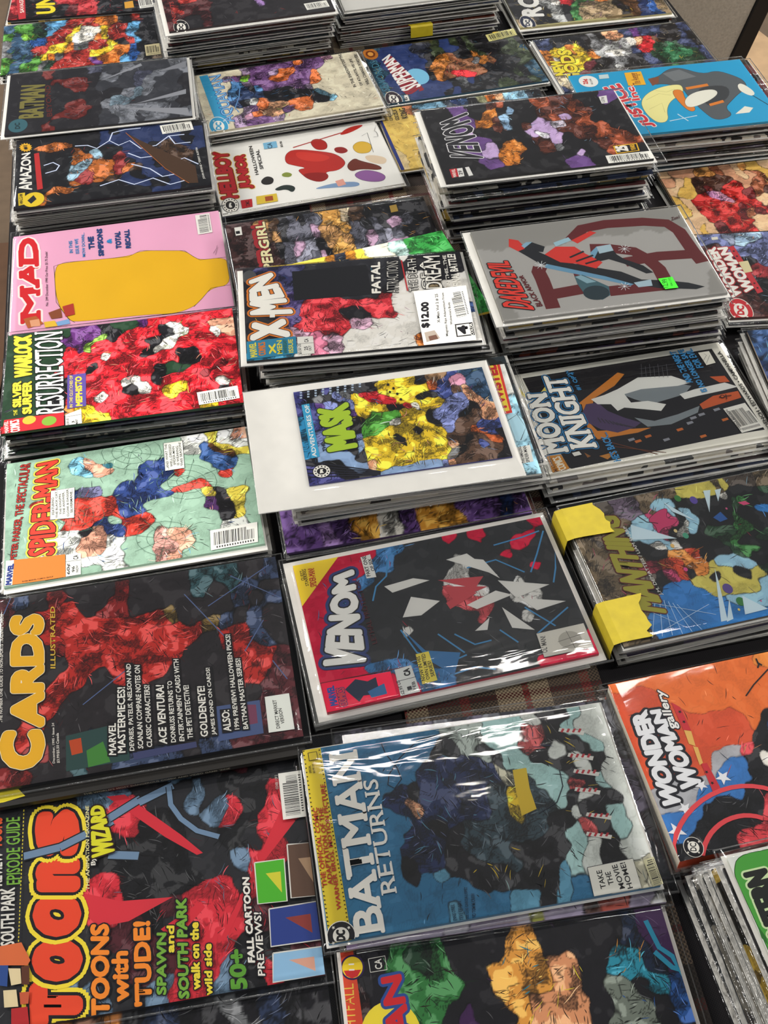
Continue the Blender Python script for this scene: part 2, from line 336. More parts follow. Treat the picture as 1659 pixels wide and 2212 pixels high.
def world_pt(c, lx, ly): ca, sa = math.cos(c['yaw']), math.sin(c['yaw']); return (c['x']+lx*ca-ly*sa, c['y']+lx*sa+ly*ca)

# ------------------------------------------------------------------ DATA (mm on the table; cover inks in mm from the sheet's corner)
ART = {}
ART['batret'] = {'rows':['qqqqqqqqGGcccwkcw','qqqqqqqkKGKccrkcww','qqqqqqqBBBGKcckwkcw','qqqqqBkBBBBuxcckwkw','qqqqqBsBBBxyxccrkcw','qqqqqqBkBBxyxxckwkw','qqqqqBBBkxxxxxkkwkcw','qqqqqkBBkkxxkkkcrkcw','qqqqqkqakkkxkkkcwkww','qqqqqqqqqkKkkkacwkuu','qqqqqqqaqqqaakaqqwwu'],'pal':{'B':'1f2c54','G':'8d968f','K':'2d2c30','a':'5a93ad','c':'a8ccc8','k':'17151a','q':'2d6c92','r':'b84a4a','s':'e0a27a','u':'b4b09a','w':'cfd3cc','x':'33454e','y':'e6c42a'},'quiet':'qacw','ink':1.0,'step':0.95,'base':'2d6c92','warp':1.0,'foil':'','ops':[['P','d4b52e',[178.5,121.0,190.8,121.0,188.9,101.5,189.9,82.0,175.9,78.1,176.7,101.5],0],['P','d8d6ce',[229.7,154.1,250.9,146.8,248.7,143.0,227.8,150.7],0],['P','b03038',[232.0,153.0,233.9,152.2,231.3,148.9,229.4,149.7],0],['P','b03038',[237.0,152.1,238.9,151.3,236.3,148.0,234.4,148.8],0],['P','b03038',[242.0,151.2,243.9,150.4,241.3,147.1,239.4,147.9],0],['P','b03038',[247.0,150.3,248.9,149.5,246.3,146.2,244.4,147.0],0],['P','d8d6ce',[231.0,128.4,251.8,121.3,249.7,117.6,229.0,125.2],0],['P','b03038',[233.2,127.4,235.0,126.6,232.5,123.4,230.6,124.2],0],['P','b03038',[238.1,126.5,240.0,125.7,237.4,122.5,235.6,123.3],0],['P','b03038',[243.1,125.6,244.9,124.8,242.3,121.6,240.5,122.4],0],['P','b03038',[248.0,124.7,249.9,123.9,247.3,120.7,245.4,121.5],0],['P','d8d6ce',[231.7,112.5,252.3,105.5,250.2,101.9,229.7,109.3],0],['P','b03038',[233.8,111.5,235.7,110.7,233.1,107.6,231.3,108.4],0],['P','b03038',[238.7,110.6,240.6,109.8,238.0,106.7,236.2,107.5],0],['P','b03038',[243.6,109.7,245.5,108.9,242.9,105.9,241.1,106.6],0],['P','b03038',[248.5,108.8,250.4,108.1,247.8,105.0,246.0,105.8],0],['P','d8d6ce',[227.9,95.6,248.2,88.7,246.2,85.2,226.0,92.4],0],['P','b03038',[230.0,94.5,231.8,93.8,229.3,90.8,227.5,91.5],0],['P','b03038',[234.9,93.7,236.7,92.9,234.2,89.9,232.4,90.7],0],['P','b03038',[239.7,92.8,241.5,92.1,239.0,89.0,237.2,89.8],0],['P','b03038',[244.5,91.9,246.3,91.2,243.8,88.2,242.0,88.9],0],['P','d8d6ce',[231.0,71.4,251.0,64.7,249.0,61.3,229.1,68.4],0],['P','b03038',[233.1,70.4,234.9,69.7,232.5,66.8,230.7,67.5],0],['P','b03038',[237.9,69.6,239.7,68.8,237.2,65.9,235.4,66.7],0],['P','b03038',[242.6,68.7,244.4,68.0,241.9,65.1,240.2,65.8],0],['P','b03038',[247.4,67.9,249.2,67.1,246.7,64.2,244.9,65.0],0],['P','d8d6ce',[226.1,54.6,245.9,48.0,243.9,44.7,224.3,51.6],0],['P','b03038',[228.2,53.6,230.0,52.9,227.5,50.0,225.8,50.7],0],['P','b03038',[232.9,52.8,234.7,52.0,232.2,49.2,230.5,49.9],0],['P','b03038',[237.6,51.9,239.4,51.2,236.9,48.3,235.2,49.1],0],['P','b03038',[242.3,51.1,244.1,50.4,241.6,47.5,239.8,48.2],0],['S','1a2430',0.9,[69.7,167.8,71.9,156.0,79.5,141.0,81.5,129.5,74.2,122.0,68.9,126.3,71.5,135.7,83.0,149.4,102.3,164.3,125.7,167.1]],['S','1a2430',0.9,[218.7,113.8,217.5,98.5,208.7,85.0,190.7,77.6]],['P','d9c22e',[15.9,172.3,18.3,12.3,18.4,0.0,1.0,-0.0,0.0,96.9,0.0,172.3],0],['E','2a2410',[0.8,175.6,0.7,0.7],0],['E','2a2410',[14.6,174.1,0.7,0.7],0],['E','2a2410',[0.8,171.4,0.7,0.7],0],['E','2a2410',[14.6,170.0,0.7,0.7],0],['E','2a2410',[0.8,167.1,0.6,0.7],0],['E','2a2410',[14.7,165.9,0.6,0.7],0],['E','2a2410',[0.9,162.9,0.6,0.7],0],['E','2a2410',[14.8,161.8,0.6,0.7],0],['E','2a2410',[0.9,158.6,0.6,0.7],0],['E','2a2410',[14.8,157.8,0.6,0.7],0],['E','2a2410',[0.9,154.5,0.6,0.7],0],['E','2a2410',[14.9,153.7,0.6,0.7],0],['E','2a2410',[0.9,150.3,0.6,0.7],0],['E','2a2410',[15.0,149.7,0.6,0.7],0],['E','2a2410',[0.9,146.1,0.6,0.7],0],['E','2a2410',[15.1,145.8,0.6,0.7],0],['E','2a2410',[0.9,142.0,0.6,0.7],0],['E','2a2410',[15.1,141.8,0.6,0.7],0],['E','2a2410',[1.0,137.9,0.6,0.7],0],['E','2a2410',[15.2,137.9,0.6,0.7],0],['E','2a2410',[1.0,133.8,0.6,0.7],0],['E','2a2410',[15.3,133.9,0.6,0.7],0],['E','2a2410',[1.0,129.8,0.6,0.7],0],['E','2a2410',[15.3,130.0,0.6,0.7],0],['E','2a2410',[1.0,125.8,0.6,0.7],0],['E','2a2410',[15.4,126.2,0.6,0.7],0],['E','2a2410',[1.0,121.7,0.6,0.7],0],['E','2a2410',[15.4,122.3,0.6,0.7],0],['E','2a2410',[1.1,117.7,0.6,0.7],0],['E','2a2410',[15.5,118.5,0.6,0.7],0],['E','2a2410',[1.1,113.8,0.6,0.7],0],['E','2a2410',[15.6,114.6,0.6,0.7],0],['E','2a2410',[1.1,109.8,0.6,0.7],0],['E','2a2410',[15.6,110.8,0.6,0.7],0],['E','2a2410',[1.1,105.9,0.6,0.7],0],['E','2a2410',[15.7,107.1,0.6,0.7],0],['E','2a2410',[1.1,102.0,0.6,0.7],0],['E','2a2410',[15.8,103.3,0.6,0.7],0],['E','2a2410',[1.1,98.1,0.6,0.7],0],['E','2a2410',[15.8,99.6,0.6,0.7],0],['E','2a2410',[1.2,94.2,0.6,0.7],0],['E','2a2410',[15.9,95.8,0.6,0.7],0],['E','2a2410',[1.2,90.4,0.6,0.6],0],['E','2a2410',[16.0,92.1,0.6,0.7],0],['E','2a2410',[1.2,86.6,0.6,0.6],0],['E','2a2410',[16.0,88.4,0.6,0.7],0],['E','2a2410',[1.2,82.8,0.6,0.6],0],['E','2a2410',[16.1,84.8,0.6,0.6],0],['E','2a2410',[1.2,79.0,0.6,0.6],0],['E','2a2410',[16.2,81.1,0.6,0.6],0],['E','2a2410',[1.2,75.2,0.6,0.6],0],['E','2a2410',[16.2,77.5,0.6,0.6],0],['E','2a2410',[1.3,71.5,0.6,0.6],0],['E','2a2410',[16.3,73.9,0.6,0.6],0],['E','2a2410',[1.3,67.7,0.6,0.6],0],['E','2a2410',[16.3,70.3,0.6,0.6],0],['E','2a2410',[1.3,64.0,0.6,0.6],0],['E','2a2410',[16.4,66.7,0.6,0.6],0],['E','2a2410',[1.3,60.4,0.6,0.6],0],['E','2a2410',[16.5,63.1,0.6,0.6],0],['E','2a2410',[1.3,56.7,0.6,0.6],0],['E','2a2410',[16.5,59.6,0.6,0.6],0],['E','2a2410',[1.3,53.0,0.6,0.6],0],['E','2a2410',[16.6,56.1,0.6,0.6],0],['E','2a2410',[1.4,49.4,0.6,0.6],0],['E','2a2410',[16.6,52.6,0.6,0.6],0],['E','2a2410',[1.4,45.8,0.6,0.6],0],['E','2a2410',[16.7,49.1,0.6,0.6],0],['E','2a2410',[1.4,42.2,0.6,0.6],0],['E','2a2410',[16.8,45.6,0.6,0.6],0],['E','2a2410',[1.4,38.6,0.6,0.6],0],['E','2a2410',[16.8,42.1,0.6,0.6],0],['E','2a2410',[1.4,35.1,0.6,0.6],0],['E','2a2410',[16.9,38.7,0.6,0.6],0],['E','2a2410',[1.4,31.5,0.6,0.6],0],['E','2a2410',[16.9,35.3,0.6,0.6],0],['E','2a2410',[1.5,28.0,0.6,0.6],0],['E','2a2410',[17.0,31.9,0.6,0.6],0],['E','2a2410',[1.5,24.5,0.6,0.6],0],['E','2a2410',[17.0,28.5,0.6,0.6],0],['E','2a2410',[1.5,21.0,0.6,0.6],0],['E','2a2410',[17.1,25.1,0.6,0.6],0],['E','2a2410',[1.5,17.5,0.6,0.6],0],['E','2a2410',[17.2,21.8,0.6,0.6],0],['E','2a2410',[1.5,14.1,0.6,0.6],0],['E','2a2410',[17.2,18.4,0.6,0.6],0],['E','2a2410',[1.5,10.6,0.6,0.6],0],['E','2a2410',[17.3,15.1,0.6,0.6],0],['T','b02c22','THE OFFICIAL COMIC',[5.1,45.5,5.9,115.9,1.7,116.0,1.2,45.6],0.05,0,0],['T','b02c22','ADAPTATION OF THE',[10.2,46.6,10.7,115.1,6.4,115.2,6.0,46.7],0.05,0,0],['T','b02c22','WARNER BROS. MOTION PICTURE',[13.9,25.2,15.1,136.6,11.1,136.6,10.2,25.3],0.05,0,0],['T','e6e2d8','BATMAN',[45.6,2.9,47.5,162.6,22.0,162.2,21.2,3.1],0.03,0,0,1],['T','e6e2d8','RETURNS',[60.3,31.9,60.8,133.2,47.9,133.8,47.5,31.7],0.013,0,0,1],['P','d9c22e',[4.2,170.0,12.3,169.4,12.5,161.0,4.4,161.3],0],['S','2a2410',0.7,[4.4,168.5,11.8,168.6,12.3,161.0,4.5,160.8,4.4,168.5]],['T','2a2410','SPECIAL',[5.2,148.8,5.0,156.2,2.9,156.1,3.2,148.7],0.02,0,0],['T','2a2410','$3.95 US',[8.4,148.2,8.3,157.2,6.3,157.1,6.4,148.1],0.02,0,0],['E','e6e2d8',[10.6,4.5,11.5,11.6],0],['E','17151a',[10.6,4.5,10.9,10.9],0],['E','e6e2d8',[10.6,4.5,6.5,6.5],0],['T','17151a','DC',[13.6,-0.7,14.5,8.4,7.1,9.7,6.3,0.6],0.06,0,0],['*','e6e2d8',[15.8,-2.6,1.6]],['*','e6e2d8',[3.7,-0.5,1.6]],['*','e6e2d8',[5.4,11.6,1.6]],['*','e6e2d8',[17.5,9.5,1.6]],['T','16324a',"DENNIS O'NEIL",[103.5,-1.4,103.9,13.5,100.7,13.7,100.4,-1.2],0.02,0,0],['T','16324a','STEVE ERWIN',[108.5,-1.6,109.8,14.9,106.6,15.1,105.4,-1.4],0.02,0,0],['T','16324a','JOSE LUIS GARCIA LOPEZ',[113.5,-1.7,117.8,25.6,114.6,25.7,110.4,-1.5],0.02,0,0],['T','16324a','AND TOM McCRAW',[118.5,-1.8,122.1,19.4,118.9,19.6,115.4,-1.7],0.02,0,0],['P','dcdad0',[217.4,24.2,256.4,25.3,255.9,0.0,216.0,0.0],0],['S','17151a',0.5,[217.4,24.2,256.4,25.3,255.9,-1.1,215.9,-0.5,217.4,24.2]],['T','2b2a2a','TAKE',[227.6,4.9,228.3,20.4,223.7,20.2,223.1,4.7],0.06,0,0],['T','2b2a2a','THE',[234.8,6.9,234.9,17.8,230.3,17.6,230.3,6.7],0.06,0,0],['T','2b2a2a','MOVIE',[242.7,2.2,242.1,22.8,237.4,22.4,238.1,1.9],0.06,0,0],['T','2b2a2a','HOME!',[249.0,1.3,249.0,23.5,244.4,23.1,244.4,1.0],0.06,0,0],['B','c9c4a0',[274.0,0.4,273.7,23.7,264.4,22.5,264.9,-0.8],22]]}
ART['venlp'] = {'rows':['ffffffbbkkfkfkkkf','fffffbbkkkkkkkffk','ffffbkkkkkwkkfkkk','fffbkkkkkwwkkkkfk','ffbkkkkkkrwwkwkkk','ffbkkkkkkrrkkwwkk','ffbkkkwkkkrkkkwkk','fffkkkkkkkkkkwkkk','fffbbbkkkkkkkkkkk','fffffbbkkkkkkkkkf','ffffffbbbkkkkkffff'],'pal':{'b':'2f6da0','f':'9c1530','k':'1e2024','r':'b84048','w':'d4d2cc'},'quiet':'fk','ink':0.7,'step':0.95,'base':'9c1530','warp':1.0,'foil':'f','ops':[['S','3f86b8',1.6,[68.0,110.9,74.9,127.2,87.7,137.1,95.8,161.9,120.5,174.9,162.1,183.9]],['S','3f86b8',1.6,[86.1,71.3,94.9,42.5,120.0,24.4,139.3,28.9]],['S','3f86b8',1.6,[167.7,127.3,198.6,130.1,221.7,108.2]],['S','3f86b8',1.6,[202.0,148.4,233.6,151.4,252.4,155.0]],['S','3f86b8',1.6,[227.6,106.6,241.0,127.4,256.5,154.0]],['S','3f86b8',1.6,[245.2,89.0,253.0,105.5,260.9,125.1]],['S','3f86b8',1.6,[134.4,54.1,150.0,38.1,166.4,38.8]],['S','3f86b8',1.6,[177.5,48.1,190.2,30.3]],['S','3f86b8',1.6,[119.2,58.0,138.1,31.6]],['S','3f86b8',1.6,[208.5,67.5,230.2,39.6]],['S','3f86b8',1.6,[210.1,34.9,248.9,57.3]],['S','3f86b8',1.6,[118.3,10.9,142.9,14.0,160.8,7.1]],['P','d4d2cc',[150.6,142.4,172.8,144.9,194.9,111.0],0],['P','d4d2cc',[165.4,141.3,186.6,133.2,195.7,106.9],0],['P','d4d2cc',[193.0,104.9,240.4,87.6,204.1,80.1],0],['P','d4d2cc',[206.1,79.6,249.4,64.7,218.9,61.1],0],['P','d4d2cc',[187.3,72.9,209.7,39.9,189.6,47.5],0],['P','d4d2cc',[154.3,52.7,172.1,64.2,166.1,51.0],0],['P','b84048',[135.9,119.5,180.7,113.3,168.5,100.7],0],['P','b84048',[137.8,111.2,180.9,100.2,144.8,91.3],0],['P','d4d2cc',[82.8,125.2,112.8,128.0,128.0,121.5,88.9,115.8],0],['P','d4d2cc',[105.2,106.5,131.2,94.8,109.4,82.7,91.5,84.7],0],['P','2f6da0',[88.0,70.8,103.0,42.8,134.3,32.6,121.9,10.0,103.8,30.8],0],['P','d4d2cc',[155.1,83.6,187.3,93.4,201.4,84.6,163.4,76.5],0],['P','b84048',[136.4,90.9,159.9,100.3,169.0,95.4,138.3,82.8],0],['P','e3c62a',[46.4,172.6,0.0,121.5,0.0,172.6],0],['T','33260c','GUEST-',[8.5,152.0,9.2,165.9,5.7,166.0,4.9,152.1],0.02,0,0],['T','33260c','STARRING',[11.2,144.5,11.9,165.7,8.5,165.8,7.9,144.5],0.02,0,0],['T','a8241c','SPIDER-MAN!',[18.7,141.5,20.3,164.9,13.7,165.3,12.1,141.9],0.04,0,0],['T','e2e0da','VENOM',[45.6,33.4,58.7,153.0,36.6,150.6,5.9,49.7],0.05,[('28396f',4.5),('16161c',1.5)],0],['T','4a0c18','LETHAL PROTECTOR',[61.1,61.8,60.9,139.2,55.6,138.7,56.0,61.4],0.01,0,0],['P','d9d8d2',[68.0,166.3,78.3,167.7,77.9,138.2,68.2,138.9],0],['T','17151a','PART ONE',[72.8,140.9,73.7,167.0,69.6,166.9,68.8,140.8],0.03,0,0],['T','17151a','OF SIX',[78.4,146.1,78.0,162.4,74.4,162.5,74.9,146.2],0.03,0,0],['P','b81f3a',[0.9,31.4,65.6,28.4,65.4,1.6,21.6,0.0,0.2,0.0],1],['S','5a0a18',0.8,[-0.1,31.6,85.7,29.6]],['P','1d2a44',[20.7,19.6,32.3,28.1,42.8,23.1,51.2,25.6,50.9,7.5,35.8,9.1,30.7,3.6],0],['P','2f6da0',[40.4,12.4,57.1,17.2,57.3,5.9,42.6,5.1],0],['T','2c4a9c','MARVEL',[11.3,5.2,11.9,26.4,4.7,26.6,4.3,5.4],0.06,0,0],['T','d03a48','COMICS',[19.9,2.4,20.3,22.4,12.7,22.7,12.3,2.7],0.05,[('1d2a6a',0.6)],0],['P','cfd0cc',[69.7,29.0,85.8,30.2,87.0,0.6,68.5,0.4],0],['T','17151a','$2.95 US',[73.4,1.4,71.9,16.9,68.1,16.9,69.8,1.4],0.04,0,0],['T','17151a','1',[80.5,4.5,80.5,8.6,76.3,8.3,76.3,4.2],0.04,0,0],['T','17151a','FEB',[84.2,4.0,84.8,12.5,81.7,12.4,81.1,3.9],0.02,0,0],['S','17151a',0.5,[70.1,16.2,87.3,16.9]],['T','17151a','CA',[83.2,19.8,83.6,27.8,77.2,27.5,76.8,19.6],0.05,0,0],['P','dccb4a',[92.9,40.7,105.6,41.0,105.4,8.5,90.8,7.6],0],['T','17151a','NOW IN HIS',[94.7,11.2,96.3,37.9,92.7,37.6,91.1,10.9],0.03,0,0],['T','17151a','OWN LIMITED',[99.0,11.2,101.6,39.6,97.9,39.4,95.4,11.0],0.03,0,0],['T','17151a','SERIES!',[104.1,13.4,104.8,30.6,101.3,30.3,100.7,13.1],0.03,0,0],['P','cdc9be',[209.2,35.2,256.8,35.8,256.7,7.5,208.2,8.0],0],['S','2b2b2b',0.5,[209.2,35.2,256.8,35.8,256.7,7.5,208.2,8.0,209.2,35.2]],['T','4a4844',"OL' MAN!",[213.2,12.6,216.9,30.8,211.4,31.0,207.8,12.8],0.02,0,0],['E','a9a59a',[238.0,20.6,11.2,9.9],0],['S','4a4844',0.4,[225.9,21.3,251.7,24.4]],['S','4a4844',0.4,[227.4,13.8,253.0,16.8]],['S','4a4844',0.4,[237.7,31.6,239.7,8.3]]]}
ART['surfer'] = {'rows':['dddddppkdprrrrrrr','ddddpppEkrrrkwrrss','ddddrpErrrrkwrrrws','ddddrrrwrrkwwrrrrr','ddddrrkrrrrrrkkrrr','ddddkkrrrrrkddrrmr','ddddkcrrrwrkrrrmrr','dddkkrrwrkwryyrrwr','dddkkoyrrrrryrrrkr','rrrkkkyyrrrrrrryrr'],'pal':{'E':'7fa63a','c':'7fc0d8','d':'1d3a24','k':'17151a','m':'7a1820','o':'d9782a','p':'5c2a6c','r':'c9202c','s':'cf9478','w':'e6e2d8','y':'e6c42a'},'quiet':'d','ink':1.0,'step':1.1,'base':'1d3a24','warp':1.0,'foil':'','ops':[['T','ddd23c','WARLOCK',[31.4,86.8,28.1,162.5,6.5,165.3,10.6,89.5],0.06,[('2a2208',1)],0],['T','ddd23c','SILVER',[21.2,39.0,19.3,82.5,9.2,83.1,11.2,39.6],0.06,[('2a2208',1)],0],['T','ddd23c','SURFER',[33.1,25.9,31.1,80.2,20.1,81.0,22.4,26.7],0.06,[('2a2208',1)],0],['T','ddd23c','THE',[17.8,26.3,16.6,35.3,12.3,35.4,13.6,26.4],0.02,0,0],['T','e2dfd8','RESURRECTION',[68.5,20.4,64.1,160.7,30.7,164.9,37.4,24.3],0.013,[('16181a',1)],0,1],['P','5a4a94',[70.9,81.8,91.7,81.8,92.4,27.1,71.5,26.1],0],['T','ddc83c','IN THE CLUTCHES OF',[77.6,27.4,76.9,80.7,73.4,81.1,74.2,27.8],0.02,0,0],['T','ddc83c','MEPHISTO',[88.6,27.8,87.3,77.3,79.4,78.1,80.9,28.6],0.05,0,0],['B','e6e4dc',[216.3,4.7,261.6,7.4,260.7,28.2,214.9,25.3],34],['P','c02830',[3.3,21.3,68.1,21.4,68.8,0.7,55.9,0.0,1.9,0.0],0],['T','e6e2d8','MARVEL',[9.4,-0.2,7.7,19.1,3.2,18.6,5.0,-0.7],0.04,0,0],['T','e6e2d8','COMICS',[21.6,0.2,19.6,19.6,9.2,18.8,11.3,-0.5],0.05,0,0],['E','cdb23c',[30.6,16.1,7.3,6.6],0],['E','7fa63a',[52.3,10.6,8.0,7.2],0],['P','d8d6ce',[69.7,16.9,87.0,23.3,88.1,0.0,70.3,0.0],0],['T','17151a','$2.50 US',[74.5,-1.8,73.9,10.6,70.9,10.6,71.5,-1.7],0.02,0,0],['T','17151a','3',[80.0,2.0,79.8,5.4,76.8,5.4,77.1,2.1],0.04,0,0],['T','17151a','MAY',[83.8,-0.8,83.4,7.4,80.7,7.4,81.2,-0.9],0.02,0,0],['S','17151a',0.4,[70.1,13.2,87.1,14.4]]]}
